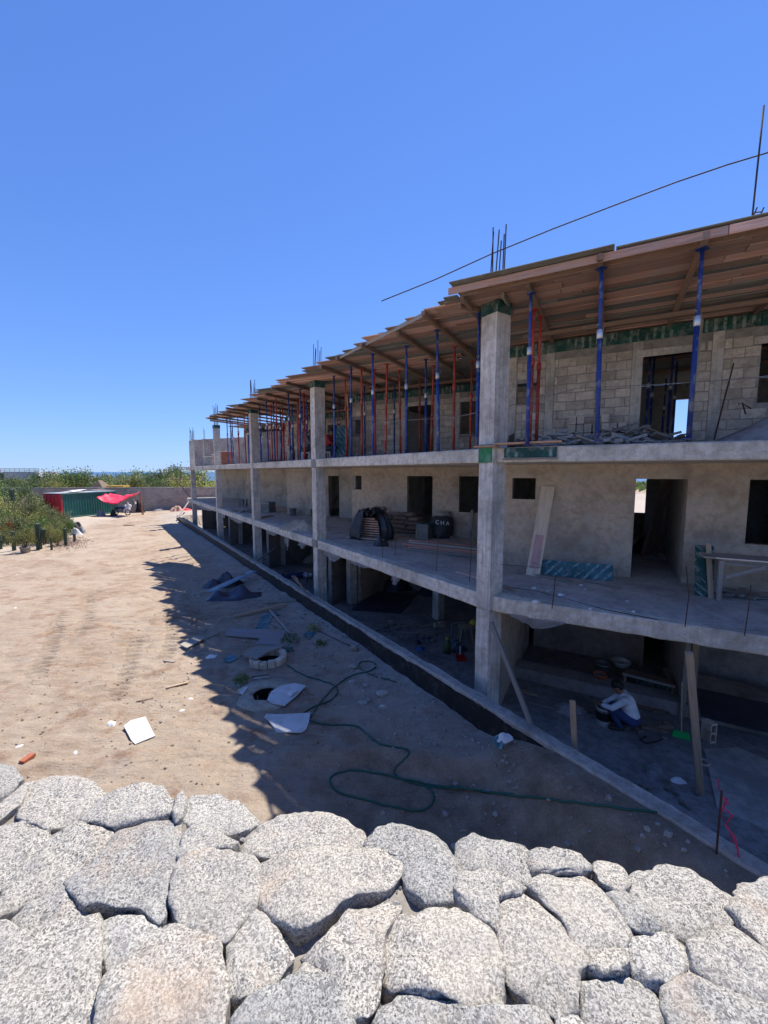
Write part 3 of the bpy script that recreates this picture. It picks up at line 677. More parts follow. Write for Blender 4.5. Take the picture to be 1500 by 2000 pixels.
# odd formwork pieces still nailed to the front
c0, cc0 = COLS[0]
pm = cc0 + OV * 0.20
bar('formwork_panel', pm - DV * 0.16 + ZV * (F2 - 0.10), pm + DV * 0.17 + ZV * (F2 - 0.10), 0.02, 0.34, MAT['plybright'], c0, ch=0.003)['label'] = 'bright green plywood patch on the corner column'
p1_ = Fp(KS[1] + 0.17, 0.03)
bar('formwork_panel', p1_ - DV * 0.17 + ZV * (F2 - 0.16), p1_ + DV * 0.17 + ZV * (F2 - 0.16), 0.02, 0.30, MAT['plyedge'], COLS[1][0])
bar('formwork_panel', p1_ - DV * 0.2 + ZV * (F1 - 0.13), p1_ + DV * 0.2 + ZV * (F1 - 0.13), 0.03, 0.26, MAT['greywood'], COLS[1][0])
# slabs
KE = Fp(36.3, 0).to_2d()
def slab_poly(extra=0.0):
    P = [K0 + TV * 11, K0 + TV * 0.65, K0 + TV * 0.30 + OV * 0.0, Fp(0.30, 0.0)] if extra == 0 else [K0 + TV * 11 - NV * extra, K0 + TV * 0.4 - NV * extra, Fp(0.1, extra), Fp(0.5, extra)]
    P += [Fp(36.6, extra), G(-25, 36.5), G(9.0, 19.5)]
    return [p.to_2d() for p in P]
mb = MB(); rough_prism(mb, slab_poly(), F1 - 0.30, F1, 0.16, 0.022, [F1 - 0.28, F1 - 0.2, F1 - 0.12, F1 - 0.02], 1); sl1 = wput('balcony_slab', mb, MAT['slab'], bld)
mb = MB(); rough_prism(mb, slab_poly(), F2 - 0.27, F2, 0.16, 0.014, [F2 - 0.25, F2 - 0.17, F2 - 0.1, F2 - 0.02], 5); sl2 = wput('floor_slab', mb, MAT['slab'], bld)
# a skim of grey screed and dust on the decks, ragged at the edge
def deck(z, inset, mat, seed):
    P = []
    base = [K0 + TV * 11, K0 + TV * 0.62] + [Fp(s, 0) for s in (0.6, 7.7, 8.4, 15.2, 16.0, 23.6, 24.3, 36.3)]
    poly = []
    for a, b in zip(base[:-1], base[1:]):
        m = max(1, int((b - a).length / 0.12))
        for k_ in range(m): poly.append(a.lerp(b, k_ / m))
    out = []
    for p in poly:
        d = inset * (0.5 + 1.3 * fbm(np.array([p.x * 2.1]), np.array([p.y * 2.1]), seed, 3)[0]); q = p - OV * d * 0.7 + NV * d * 0.4; out.append(q.to_2d())
    out += [G(-25, 36.3).to_2d(), G(8.8, 19.4).to_2d()]
    mb = MB().prism(out, z, z + 0.012); return wput('screed', mb, mat, sl1 if z < 4 else sl2)
deck(F1 + 0.001, 0.22, MAT['deck'], 3); deck(F2 + 0.001, 0.1, MAT['deck'], 4)
gp = [K0 + TV * 11 - NV * 4.2, Fp(-9, 0.45), Fp(38.5, 0.45), G(-25, 36.5), G(9, 19.5)]
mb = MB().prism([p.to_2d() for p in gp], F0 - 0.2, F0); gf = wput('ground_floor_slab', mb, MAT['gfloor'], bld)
# low wall with bitumen coat
lw = thing('low_wall', 'low concrete wall with black bitumen face running along the building front', 'low wall', Fp(10, 0.5, 0.1))
mb = MB(); rough_prism(mb, [Fp(-9.5, 0.40).to_2d(), Fp(38.8, 0.40).to_2d(), Fp(38.8, 0.63).to_2d(), Fp(-9.5, 0.63).to_2d()], -0.3, 1.15, 0.09, 0.03, [0.2, 0.7, 1.05, 1.13], 8); wput('coping', mb, MAT['lowwall'], lw)
mb = MB()
N = 260
vs = []
for i in range(N):
    s = -2.3 + (38.6 + 2.3) * i / (N - 1); p = Fp(s, 0.66)
    vs += [p + ZV * (1.075 + 0.035 * noise.noise(p * 2.0) + 0.02 * noise.noise(p * 9) ), p + ZV * 0.1]
mb.add(vs, [(2 * i, 2 * i + 1, 2 * i + 3, 2 * i + 2) for i in range(N - 1)])
mb.add([v - OV * 0.02 for v in vs], [(2 * i + 2, 2 * i + 3, 2 * i + 1, 2 * i) for i in range(N - 1)])
wput('bitumen_and_pit_shade', mb, MAT['bitumen'], lw)
# walls: rectangles with openings on the plane n = const (or along n)
def wall_pieces(t0, t1, z0, z1, opens):
    xs_ = sorted({t0, t1} | {a for o in opens for a in o[:2] if t0 < a < t1}); out = []
    for a, b in zip(xs_[:-1], xs_[1:]):
        m = (a + b) / 2; zz = [z0]
        for (oa, ob, za, zb) in sorted((o for o in opens if o[0] <= m <= o[1]), key=lambda o: o[2]): zz += [za, zb]
        zz.append(z1)
        for i in range(0, len(zz), 2):
            if zz[i + 1] - zz[i] > 0.005: out.append((a, b, zz[i], zz[i + 1]))
    return out
def nwall(name, t0, t1, n, th_, z0, z1, opens, mat, parent=bld):
    mb = MB(); R = Matrix.Rotation(-A, 3, 'Z')
    for a, b, za, zb in wall_pieces(t0, t1, z0, z1, opens): mb.box(G((a + b) / 2, n + th_ / 2, (za + zb) / 2), (b - a, th_, zb - za), R)
    return wput(name, mb, mat, parent)
def twall(name, t, n0, n1, th_, z0, z1, mat, opens=(), parent=bld):
    mb = MB(); R = Matrix.Rotation(-A, 3, 'Z')
    for a, b, za, zb in wall_pieces(n0, n1, z0, z1, opens): mb.box(G(t + th_ / 2, (a + b) / 2, (za + zb) / 2), (th_, b - a, zb - za), R)
    return wput(name, mb, mat, parent)
zn = lambda u, v, n: RN(u, v, n).z
# openings of each flat: (small window, door, window) as picture columns measured on that wall
OPN = [((1001, 1047), (1243, 1345), (1466, 1640)), ((683, 706), (795, 845), (897, 940)), ((546, 560), (523, 543), (641, 652)), ((470, 482), (435, 458), None), (None, None, None)]
R3 = Matrix.Rotation(-A, 3, 'Z')
for i in range(5):
    n = WN[i]; t0, t1 = WT[i]; OP1 = []; OP2 = []
    sm, dr, wi = OPN[i]
    if sm:
        a, b = tu(sm[0], n), tu(sm[1], n); OP1.append((a, b, F1 + 1.72 if i == 0 else F1 + 1.68, F1 + 2.25)); OP2.append((a, b, F2 + 1.10 if i else F2 + 1.22, F2 + 1.66 if i else F2 + 1.72))
    if dr:
        a, b = tu(dr[0], n), tu(dr[1], n); z1 = F1 + 2.25
        if i == 3: OP1.append((a, b, F1 + 1.1, z1)); OP2.append((a, b, F2 + 1.0, F2 + 2.0))
        else:
            OP1.append((a, b, F1, z1)); OP2.append((a, b, F2, F2 + 2.02))
    if wi:
        a, b = tu(wi[0], n), tu(wi[1], n); b = max(b, a + 0.7)
        if i == 2: OP1.append((a, b, F1, F1 + 2.2)); OP2.append((a, b, F2, F2 + 2.0))
        else: OP1.append((a, b, F1 + 0.95, F1 + 2.25)); OP2.append((a, b, F2 + 0.9, F2 + 2.02))
    w1 = nwall('front_wall', t0, t1, n, 0.16, F1, F2 - 0.27, OP1, MAT['plaster'] if i < 2 else MAT['plaster2'])
    # upper storey: mortar core, single blocks, cast tie columns and lintels
    zrf = (8.462 if i == 0 else 8.478) if i < 4 else 8.0
    ztop = 8.12 if i < 3 else (8.12 if i == 3 else 8.0)
    w2 = nwall('block_wall', t0, t1, n + 0.012, 0.136, F2, ztop, OP2, MAT['mortar'])
    ties = []
    if i == 0: ties = [tu(u, n) for u in (996, 1067, 1232, 1357 + 27, 1479)] + [3.9, 6.5, 8.7]
    elif i == 1: ties = [tu(u, n) for u in (676, 712, 788, 852, 890)] + [-2.9]
    else: ties = [t0 + 0.1, t1 - 0.1] + [x for o in OP2 for x in (o[0] - 0.09, o[1] + 0.09)]
    ties = [t for t in ties if t0 < t < t1]
    wt_ = 0.2 if i else 0.19
    zones = list(OP2)
    for t in ties:
        mb = MB(); c = G(t, n + 0.074)
        rough_prism(mb, [(c + TV * a + NV * b).to_2d() for a, b in ((-wt_ / 2, -0.083), (wt_ / 2, -0.083), (wt_ / 2, 0.083), (-wt_ / 2, 0.083))], F2, ztop, 0.15, 0.012, seed=t)
        ok = not any(o[0] - 0.02 < t < o[1] + 0.02 for o in OP2)
        if ok: wput('tie_column', mb, MAT['tie'], w2); zones.append((t - wt_ / 2, t + wt_ / 2, F2, ztop))
    for o in OP2:
        if o[1] - o[0] > 0.6 and o[2] < F2 + 0.95:
            bar('lintel', G(o[0] - 0.12, n + 0.074, o[3] + 0.075), G(o[1] + 0.12, n + 0.074, o[3] + 0.075), 0.168, 0.15, MAT['tie'], w2); zones.append((o[0] - 0.12, o[1] + 0.12, o[3], o[3] + 0.15))
    bm_ = cbox(0.388, 0.15, 0.186, 0.008); bh = cbox(0.188, 0.15, 0.186, 0.008)
    if i < 3:
        row = 0; z = F2 + 0.005; cnt = 0
        while z + 0.19 < ztop + 0.01:
            t = t0 - (0.2 if row % 2 else 0.0)
            while t < t1:
                segs = [(t, t + 0.4)]
                for zo in zones:
                    if zo[2] < z + 0.15 and zo[3] > z + 0.04:
                        ns = []
                        for a, b in segs:
                            if zo[1] <= a or zo[0] >= b: ns.append((a, b)); continue
                            if zo[0] - a > 0.06: ns.append((a, zo[0]))
                            if b - zo[1] > 0.06: ns.append((zo[1], b))
                        segs = ns
                for a, b in segs:
                    a = max(a, t0); b = min(b, t1)
                    if b - a < 0.06: continue
                    rs = random.Random(int(t * 100) * 31 + row + i * 999)
                    pc = G((a + b) / 2, n + 0.075 + rs.uniform(-0.006, 0.005), z + 0.095)
                    u_ = 750 + FPX * pc.x / max(0.1, pc.y)
                    if u_ > 1700: continue
                    L = b - a - 0.012; me = bm_ if abs(L - 0.388) < 0.004 else cbox(round(L, 2), 0.15, 0.186, 0.008)
                    M = frame(TV, ZV, pc) @ Matrix.Rotation(rs.uniform(-0.012, 0.012), 4, 'Y')
                    if cnt < 300: put('block', me, MAT['block'], M, w2); cnt += 1
                t += 0.4
            z += 0.2; row += 1
    # green ply side of the ring beam form on top of the wall
    if i < 3:
        t = t0
        while t < t1 - 0.1:
            e = min(t + 2.4, t1); 
            bar('formwork_panel', G(t + 0.004, n - 0.03, 8.235), G(e - 0.004, n - 0.03, 8.235), 0.018, 0.25 + 0.03 * random.random(), MAT['ply'], w2, ch=0.003); t = e
    # party wall and back wall, all storeys
    for (za, zb) in ((F0, F1 - 0.30), (F1, F2 - 0.27), (F2, zrf)):
        if not (i == 0 and za == F2):
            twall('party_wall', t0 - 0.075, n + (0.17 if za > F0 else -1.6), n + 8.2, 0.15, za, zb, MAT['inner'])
    for (za, zb) in ((F0, F1 - 0.30), (F1, F2 - 0.27), (F2, zrf)):
        op = []
        if i == 0 and za == F1: op = [(0.6, 1.4, F1 + 0.85, F1 + 2.3), (3.6, 4.4, F1 + 0.9, F1 + 2.2)]
        if i == 0 and za == F2: op = [(1.95, 2.75, F2 + 0.7, 7.9)]
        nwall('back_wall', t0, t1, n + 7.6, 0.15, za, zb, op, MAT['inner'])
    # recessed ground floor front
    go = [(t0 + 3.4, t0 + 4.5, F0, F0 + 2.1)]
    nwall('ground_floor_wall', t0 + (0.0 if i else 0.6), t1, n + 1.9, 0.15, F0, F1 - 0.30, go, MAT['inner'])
twall('party_wall', 9.0, 10.7, 18.4, 0.15, F0, ztop, MAT['inner'])
# corridor walls behind the middle-floor door of the first flat
dA, dB = tu(1243, WN[0]), tu(1345, WN[0])
twall('corridor_wall', dB, WN[0] + 0.16, WN[0] + 2.9, 0.12, F1, F2 - 0.27, MAT['plaster2'])
nwall('corridor_wall', dA + 0.55, dB + 2.5, WN[0] + 4.9, 0.12, F1, F2 - 0.27, [], MAT['inner'])
# ground floor inner columns and cross walls
for (u, v, w) in ((687, 1178, 0.3), (856, 1208, 0.3), (552, 1102, 0.28), (470, 1062, 0.28)):
    p = RZ(u, v, F0); mb = MB(); rough_prism(mb, sq(p, w, w), F0, F1 - 0.30, 0.15, 0.008, seed=u); wput('inner_column', mb, MAT['col'], bld)
pw = RZ(1342, 1398, F0); mb = MB()
rough_prism(mb, [(pw + TV * a + NV * b).to_2d() for a, b in ((-0.12, 0), (0.10, 0), (0.10, 3.2), (-0.12, 3.2))], F0, F1 - 0.30, 0.15, 0.012, seed=4); wput('cross_wall', mb, MAT['plaster2'], bld)
twall('party_wall', -2.1, 8.75, 12.6, 0.22, F0, F1 - 0.30, MAT['plaster'])
pq = RZ(690, 1180, F0); tq, nq = tn(pq); twall('party_wall', tq, nq + 0.3, nq + 3.5, 0.14, F0, F1 - 0.3, MAT['plaster'])
mb = MB().box(G(3.2, WN[0] - 0.12, F0 + 0.14), (11, 0.5, 0.28), R3); wput('step', mb, MAT['inner'], bld)
# end wall of the block beyond the last column, top storey, with starter bars
nwall('end_wall', -34.5, -27.2, 25.6, 0.16, F2, 8.3, [], MAT['bwall'])
for t in (-34.4, -32.9, -31.0, -29.2, -27.4):
    c = G(t, 25.68); mb = MB(); rough_prism(mb, [(c + TV * a + NV * b).to_2d() for a, b in ((-.12, -.12), (.12, -.12), (.12, .12), (-.12, .12))], F2, 8.36, 0.2, 0.01); tc_ = wput('tie_column', mb, MAT['tie'], bld)
    for dx in (-0.06, 0.06): wput('starter_bar', MB().tube([c + TV * dx + ZV * 8.2, c + TV * (dx + 0.02) + ZV * (9.1 + 0.3 * random.random())], 0.016, 5), MAT['rebar'], tc_)
# torn protective film hanging below the balcony slab
def film(name, s0, s1, depth, seed, base=None):
    mb = MB(); n1 = 14; rows = 5; vs = []
    for a in range(n1):
        f = a / (n1 - 1); p = (Fp(s0 + (s1 - s0) * f, 0.02) if base is None else base[0].lerp(base[1], f))
        d = depth * (0.10 + 0.55 * math.sin(f * math.pi) ** 0.7 * (1 + 0.9 * noise.noise(Vector((f * 2.2, seed * 3.3, 0.3))))); d = max(0.03, d)
        for r in range(rows):
            q = p - ZV * (d * r / (rows - 1)) + OV * (0.035 * noise.noise(Vector((f * 9, r * 0.8, seed))) * (r + 0.3)) + ZV * (F1 - 0.27); vs.append(q)
    mb.add(vs, [(a * rows + r, (a + 1) * rows + r, (a + 1) * rows + r + 1, a * rows + r + 1) for a in range(n1 - 1) for r in range(rows - 1)])
    return wput('plastic_film', mb, MAT['film'], sl1, True)
for s0, s1, dp, sd in ((6.1, 7.3, 0.30, 1), (4.4, 5.6, 0.2, 2), (3.0, 3.3, 0.34, 3), (8.9, 9.6, 0.3, 5), (10.6, 11.0, 0.7, 6), (12.0, 13.5, 0.25, 7), (17.4, 20.5, 0.3, 8), (25.5, 30, 0.4, 9), (21.5, 22.6, 0.3, 10)):
    film('plastic_film', s0, s1, dp, sd)
film('plastic_film', 0, 0, 0.22, 12, (K0 + TV * 0.35, K0 + TV * 1.35))
# ------------------------------------------------------------------ roof formwork
def edge_t(n, o):                         # t of the oblique roof edge at depth n
    b = K0 + OV * o; tb, nb = tn(b); return tb + (n - nb) * (DV.dot(TV) / DV.dot(NV))
FW = []
LBL = ['timber roof formwork over the flat at the bend, with straight plank edge', 'timber roof formwork with saw-tooth plank ends between the two nearest bare columns',
       'timber roof formwork with ragged plank ends over the second oblique bay', 'timber roof formwork thinning out over the last covered bay']
for i in range(4): FW.append(thing('roof_formwork', LBL[i], 'formwork', Fp(KS[i] + 3 if i else -2, -1, F3), 'roof formwork sections'))
rs = random.Random(11)
NE0 = 6.92
def plank_row(t0, t1, n, w, z, par, mat, L=(2.2, 3.4), th_=0.024):
    t = t0
    while t < t1 - 0.05:
        e = min(t + rs.uniform(*L), t1)
        if t1 - e < 0.5: e = t1
        zz = z + rs.uniform(-0.008, 0.008)
        bar('plank', G(t + 0.004, n, zz), G(e - 0.004, n, zz + rs.uniform(-0.004, 0.004)), w, th_, mat, par, ch=0.003); t = e
# flat at the bend: planks along the front
n = NE0 + 0.1
while n < 13.2:
    w = rs.choice((0.14, 0.19, 0.19, 0.24))
    tl = max(edge_t(n, 0.70), -3.1) if n < 10 else -2.6
    plank_row(tl + rs.uniform(-0.05, 0.1), 8.5, n + w / 2, w - rs.uniform(0.008, 0.03), F3 + 0.014 + rs.uniform(-0.012, 0.008), FW[0], MAT['pink'] if rs.random() < 0.72 else MAT['plyedge'], (1.8, 3.2)); n += w
# sheathing on top and fascia
t = -2.5
while t < 8.4:
    e = min(t + 2.44, 8.5); q = rs.uniform(-0.10, 0.04)
    bar('plywood_sheet', G(t + .01, (NE0 + q + 8.1) / 2, F3 + 0.036 + rs.uniform(0, 0.01)), G(e - .01, (NE0 + q + 8.1) / 2, F3 + 0.038), 8.1 - NE0 - q, 0.016, MAT['plyedge'], FW[0], ch=0.003); t = e
mb = MB().box(G(3.0, 13.2, F3 + 0.06), (11.6, 10.2, 0.03), R3); wput('plywood_sheet', mb, MAT['plyedge'], FW[0])
bar('fascia_plank', G(-2.55, NE0 + 0.06, F3 - 0.045), G(1.2, NE0 + 0.06, F3 - 0.045), 0.028, 0.115, MAT['pink'], FW[0])
bar('fascia_plank', G(1.21, NE0 + 0.055, F3 - 0.045), G(5.2, NE0 + 0.055, F3 - 0.045), 0.028, 0.115, MAT['pink'], FW[0])
bar('fascia_plank', G(-2.4, NE0 + 0.30, F3 - 0.03), G(2.2, NE0 + 0.34, F3 - 0.03), 0.03, 0.085, MAT['joist'], FW[0])
# oblique bays
n = 7.3
while n < 24.3:
    w = rs.choice((0.27, 0.3, 0.3, 0.32)); nc = n + w / 2
    i_ = 1 if (nc - tn(Fp(0, 0.68))[1]) / DV.dot(NV) < 7.9 else 2
    te = edge_t(nc, 0.66 + rs.choice((0, 0, 0.03, 0.06, 0.12, 0.22) if i_ == 1 else (0, 0.05, 0.15, 0.3, 0.38)))
    s_here = (nc - tn(Fp(0, 0.68))[1]) / DV.dot(NV)
    i = 1 if s_here < 7.9 else (2 if s_here < 15.4 else 3)
    if s_here < 20.6 :
        tend = te + (5.2 if i == 1 else 6.6)
        tend = min(tend, -2.62) if nc > 7.6 else -2.5
        if tend - te > 0.2: plank_row(te, tend, nc, w - rs.uniform(0.008, 0.03), F3 + 0.012 + rs.uniform(-0.012, 0.008), FW[i], MAT['pink'] if rs.random() < 0.75 else MAT['plyedge'], (2.4, 4.2))
    n += w
# sheathing sheets, stepped, on top of the oblique bays
for k_ in range(17):
    nn_ = 7.5 + k_ * 0.98; te = edge_t(nn_ + 0.10, 0.66) + rs.uniform(0.0, 0.25)
    if nn_ > 16.8: break
    i = 1 if k_ < 4 else (2 if k_ < 8 else 3); t = te
    while t < min(te + 8, -2.7):
        e = min(t + 2.44, -2.66)
        if e - t > 0.3: bar('plywood_sheet', G(t + .006, nn_ + 0.49, F3 + 0.04 + rs.uniform(0, .008)), G(e - .006, nn_ + 0.49, F3 + 0.04 + rs.uniform(0, .02)), 0.97, 0.016, MAT['plyedge'], FW[i], ch=0.003)
        t = e
for i, (ta, tb_, na, nb_) in enumerate(((-9.6, -2.66, 13.2, 22), (-16.3, -9.7, 16.6, 25.5), (-23.6, -16.4, 20.4, 29))):
    mb = MB().box(G((ta + tb_) / 2, (na + nb_) / 2, F3 + 0.075), (tb_ - ta, nb_ - na, 0.03), R3); wput('plywood_sheet', mb, MAT['plyedge'], FW[i + 1])
# joists under the planks
def joist(p, L, par, back=0.25):
    t, n_ = tn(p); z = F3 - 0.055
    bar('joist', G(t, n_ - back, z), G(t, n_ + L, z), 0.075, 0.09, MAT['joist'], par)
for u, v in ((1372, 484), (1172, 522), (1035, 572)): joist(RZ(u, v, F3 - 0.1), 3.6, FW[0], 0.25)
joist(RZ(1640, 440, F3 - .1), 3.6, FW[0])
for u, v, L in ((833, 622, 4.6), (783, 658, 4.4), (712, 680, 4.6), (664, 706, 4.4), (633, 722, 4.2), (908, 592, 3.0)): joist(RZ(u, v, F3 - 0.1), L, FW[1], 0.18)
for s in (8.7, 9.9, 11.1, 12.3, 13.5, 14.7): joist(Fp(s, 0.62), 5.2, FW[2], rs.uniform(0.0, 0.4))
for s in (15.9, 17.0, 18.2, 19.4, 20.4, 21.2): joist(Fp(s, 0.62), 5.2, FW[3], rs.uniform(0.0, 0.7))
bar('edge_board', Fp(1.3, 0.66, F3 - 0.02), Fp(4.9, 0.62, F3 - 0.02), 0.03, 0.09, MAT['greywood'], FW[1])
# stringers lying on the prop heads near the wall
for i_, (n_, a, b) in enumerate(((9.75, -1.8, 7.5), (13.3, -8.3, -3.0), (16.8, -15.0, -9.6))): bar('stringer', G(a, n_, F3 - 0.145), G(b, n_, F3 - 0.145), 0.075, 0.085, MAT['joist'], FW[i_])
# triangular nailed braces at the corner column
bar('brace', Fp(-0.25, 0.15, F3 - 0.05), Fp(0.15, -0.6, F3 - 0.05), 0.05, 0.09, MAT['greywood'], FW[0]); bar('brace', Fp(0.5, 0.45, F3 - 0.06), Fp(0.45, -0.5, F3 - 0.06), 0.06, 0.09, MAT['joist'], FW[1])

# ------------------------------------------------------------------ shoring props
def prop_protos(mat):
    zc = 0.0; H = 2.50
    base = MB().box((0, 0, 0.004), (0.13, 0.13, 0.008)).mesh('base_plate'); head = MB().box((0, 0, H - 0.004), (0.13, 0.13, 0.008)).mesh('head_plate')
    outer = MB().tube([(0, 0, 0.008), (0, 0, 1.62)], 0.034, 12).mesh('outer_tube', True); inner = MB().tube([(0, 0, 1.55), (0, 0, H - 0.008)], 0.026, 12).mesh('inner_tube', True)
    collar = MB().lathe([(0.030, 1.50), (0.045, 1.51), (0.045, 1.63), (0.030, 1.64)], 12).mesh('collar', True)
    pin = MB().tube([(-0.07, 0, 1.70), (0.07, 0, 1.70)], 0.008, 6).tube([(0.07, 0, 1.70), (0.085, 0, 1.66), (0.05, 0, 1.60)], 0.006, 6).mesh('pin', True)
    return [('base_plate', base, mat), ('head_plate', head, mat), ('outer_tube', outer, mat), ('inner_tube', inner, mat), ('collar', collar, MAT['steel'] if mat is MAT['blue'] else mat), ('pin', pin, MAT['galv'])]
PR = {'b': prop_protos(MAT['blue']), 'r': prop_protos(MAT['red'])}
def prop(p, kind, top=F3 - 0.10, lean=(0, 0), label=None):
    z0 = F2 + 0.014; nm = {'b': 'blue', 'r': 'red'}[kind]
    root = put('shoring_prop', None, None, T((p.x, p.y, z0)) @ Matrix.Rotation(lean[0], 4, 'X') @ Matrix.Rotation(lean[1], 4, 'Y') @ Matrix.Rotation(random.uniform(0, 1.5), 4, 'Z') @ Matrix.Diagonal((1, 1, (top - z0) / 2.5, 1)))
    if label is None:
        s_ = (p - K0).dot(DV); w_ = -(p - K0).dot(OV); bay = 'right of the corner column' if s_ < -.3 else ('in the bay next to the corner column' if s_ < 7.4 else ('between the second and third columns' if s_ < 15 else 'beyond the third column'))
        label = f'{nm} steel prop at the slab edge, {bay}' if w_ < .9 else f'{nm} steel prop set back towards the wall, {bay}'
    tag(root, label, 'shoring prop', f'{nm} shoring props')
    for a, me, mt in PR[kind]:
        o = put(a, me, mt, WM[root.name], root)
        if a == 'outer_tube' and kind == 'r': o['label'] = 'faded red prop tube'
TOPZ = F3 - 0.10
PL = [(1372, 486, 'b'), (1175, 524, 'b'), (1037, 572, 'b'), (936, 612, 'b'),
      (854, 645, 'b'), (794, 676, 'b'), (728, 692, 'b'), (686, 716, 'b'), (652, 734, 'b'), (832, 702, 'b'), (770, 748, 'b'), (712, 754, 'b'), (663, 778, 'b'),
      (888, 677, 'r'), (922, 706, 'r'), (756, 711, 'r'), (780, 724, 'r'), (847, 714, 'r'), (820, 739, 'r'), (706, 722, 'r'), (674, 740, 'r'), (731, 722, 'r'), (983, 655, 'r'),
      (586, 760, 'b'), (563, 769, 'b'), (592, 792, 'b'), (520, 785, 'b'), (507, 793, 'b'), (570, 801, 'b'), (539, 776, 'r'), (529, 790, 'r'), (581, 793, 'r'), (598, 803, 'r'), (547, 797, 'b'),
      (476, 806, 'r'), (464, 813, 'r'), (449, 813, 'b'), (443, 819, 'b'), (484, 812, 'b')]
for u, v, kd in PL:
    ln = (random.uniform(-0.02, 0.02), random.uniform(-0.022, 0.022)); q = RZ(u, v, TOPZ); q = q - Vector((ln[1], -ln[0], 0)) * 2.5
    prop(q, kd, TOPZ, ln)
_r = random.Random(31)
for k_ in range(26):
    q = Fp(_r.uniform(8.4, 20.8), -_r.uniform(0.2, 2.6))
    if all((q - c).length > 0.45 for _, c in COLS): prop(q, 'b' if _r.random() < .5 else 'r', TOPZ, (_r.uniform(-.015, .015), _r.uniform(-.015, .015)))
for u, v in ((1043, 605), (1056, 618)):
    q = RZ(u, v, TOPZ); prop(q, 'r', TOPZ, (0, 0), 'bright red shoring prop, one of a close pair beside the small window')
# props standing in the room behind the upper door of the first flat
for (t, n_) in ((0.75, 12.1), (0.95, 13.6), (1.25, 12.6), (1.55, 14.3), (1.75, 13.0), (2.1, 14.9), (2.25, 16.2), (1.5, 16.6), (2.6, 15.6), (0.5, 15.5), (-0.3, 14.0)):
    prop(G(t, n_), 'b', TOPZ + 0.06, (random.uniform(-.01, .01), random.uniform(-.01, .01)), 'blue shoring prop standing in the room behind the upper doorway')
for n_ in (12.2, 13.9, 15.6): bar('joist', G(-2.0, n_, F3 - 0.02), G(6.0, n_, F3 - 0.02), 0.075, 0.09, MAT['joist'], FW[0])
# ------------------------------------------------------------------ shared small builders
def sheet_poly(name, pts, th_, mat, label, cat, z=None, group=None, parent=None, tilt=0.0):
    """a flat board cut to an outline measured on the ground, with real thickness"""
    P = [RZ(u, v, z if z is not None else DIRT + 0.02) for u, v in pts]; c = sum(P, Vector()) / len(P)
    zz = max(gz(p.x, p.y) for p in P) + 0.012 if z is None else z
    mb = MB().prism([(p - c).to_2d() for p in P], 0, th_); me = mb.mesh(name)
    o = put(name, me, mat, T((c.x, c.y, zz)) @ Matrix.Rotation(tilt, 4, 'X') @ Matrix.Rotation(tilt * 0.7, 4, 'Y'), parent)
    return tag(o, label, cat, group) if parent is None else o
def timber(name, p, q, w, h, mat, label, cat='timber', group=None, up=ZV):
    o = bar(name, p, q, w, h, mat, None, up); return tag(o, label, cat, group)
def heap(name, c, rx, ry, h, mat, label, cat, seed, rot=0.0, rough=0.25, kind=None, n=40):
    """a heaped, draped or piled mass with a lumpy surface, closed at the foot"""
    mb = MB(); R = 14; vs = []; ca, sa = math.cos(rot), math.sin(rot)
    for r in range(R + 1):
        f = r / R
        for k_ in range(n):
            a = 2 * math.pi * k_ / n; e = 1 + 0.28 * noise.noise(Vector((math.cos(a) * 1.4, math.sin(a) * 1.4, seed)))
            x, y = rx * f * e * math.cos(a), ry * f * e * math.sin(a)
            z = h * max(0, (1 - f ** 1.7)) * (1 + rough * 2 * noise.noise(Vector((x * 2.2 / max(rx, .3), y * 2.2 / max(rx, .3), seed + 3)))) + rough * 0.25 * h * noise.noise(Vector((x * 9 / max(rx, .3), y * 9 / max(rx, .3), seed))) * (1 - f)
            if r == R: z = -0.01
            vs.append(Vector(c) + Vector((x * ca - y * sa, x * sa + y * ca, max(z, -0.01))))
    fs = [(r * n + k_, (r + 1) * n + k_, (r + 1) * n + (k_ + 1) % n, r * n + (k_ + 1) % n) for r in range(R) for k_ in range(n)]
    mb.add(vs, fs); return tag(wput(name, mb, mat, None, True), label, cat, kind=kind)
def scraps(name, c, rad, h, cnt, mats_, label, seed, lmin=0.1, lmax=0.5, sl=None, cat='debris', flat=0.4):
    """tangle of broken offcuts and lumps, far too many to count"""
    rs = random.Random(seed); mb = MB()
    for _ in range(cnt):
        a = rs.random() * 6.28; r = rad * math.sqrt(rs.random()); L = rs.uniform(lmin, lmax)
        p = Vector(c) + TV * (r * math.cos(a)) + NV * (r * math.sin(a) * 0.55) + ZV * (0.02 + h * (1 - r / rad) * rs.random())
        R = Matrix.Rotation(rs.random() * 6.28, 3, 'Z') @ Matrix.Rotation(rs.uniform(-flat, flat), 3, 'Y') @ Matrix.Rotation(rs.uniform(-flat, flat), 3, 'X')
        p.z = max(p.z, c[2] + 0.03 + abs(R[2][0]) * L * 0.45)
        mb.box(p, (L, rs.uniform(0.04, 0.14), rs.uniform(0.015, 0.06)), R)
    return tag(wput(name, mb, mats_), label, cat, kind='stuff')
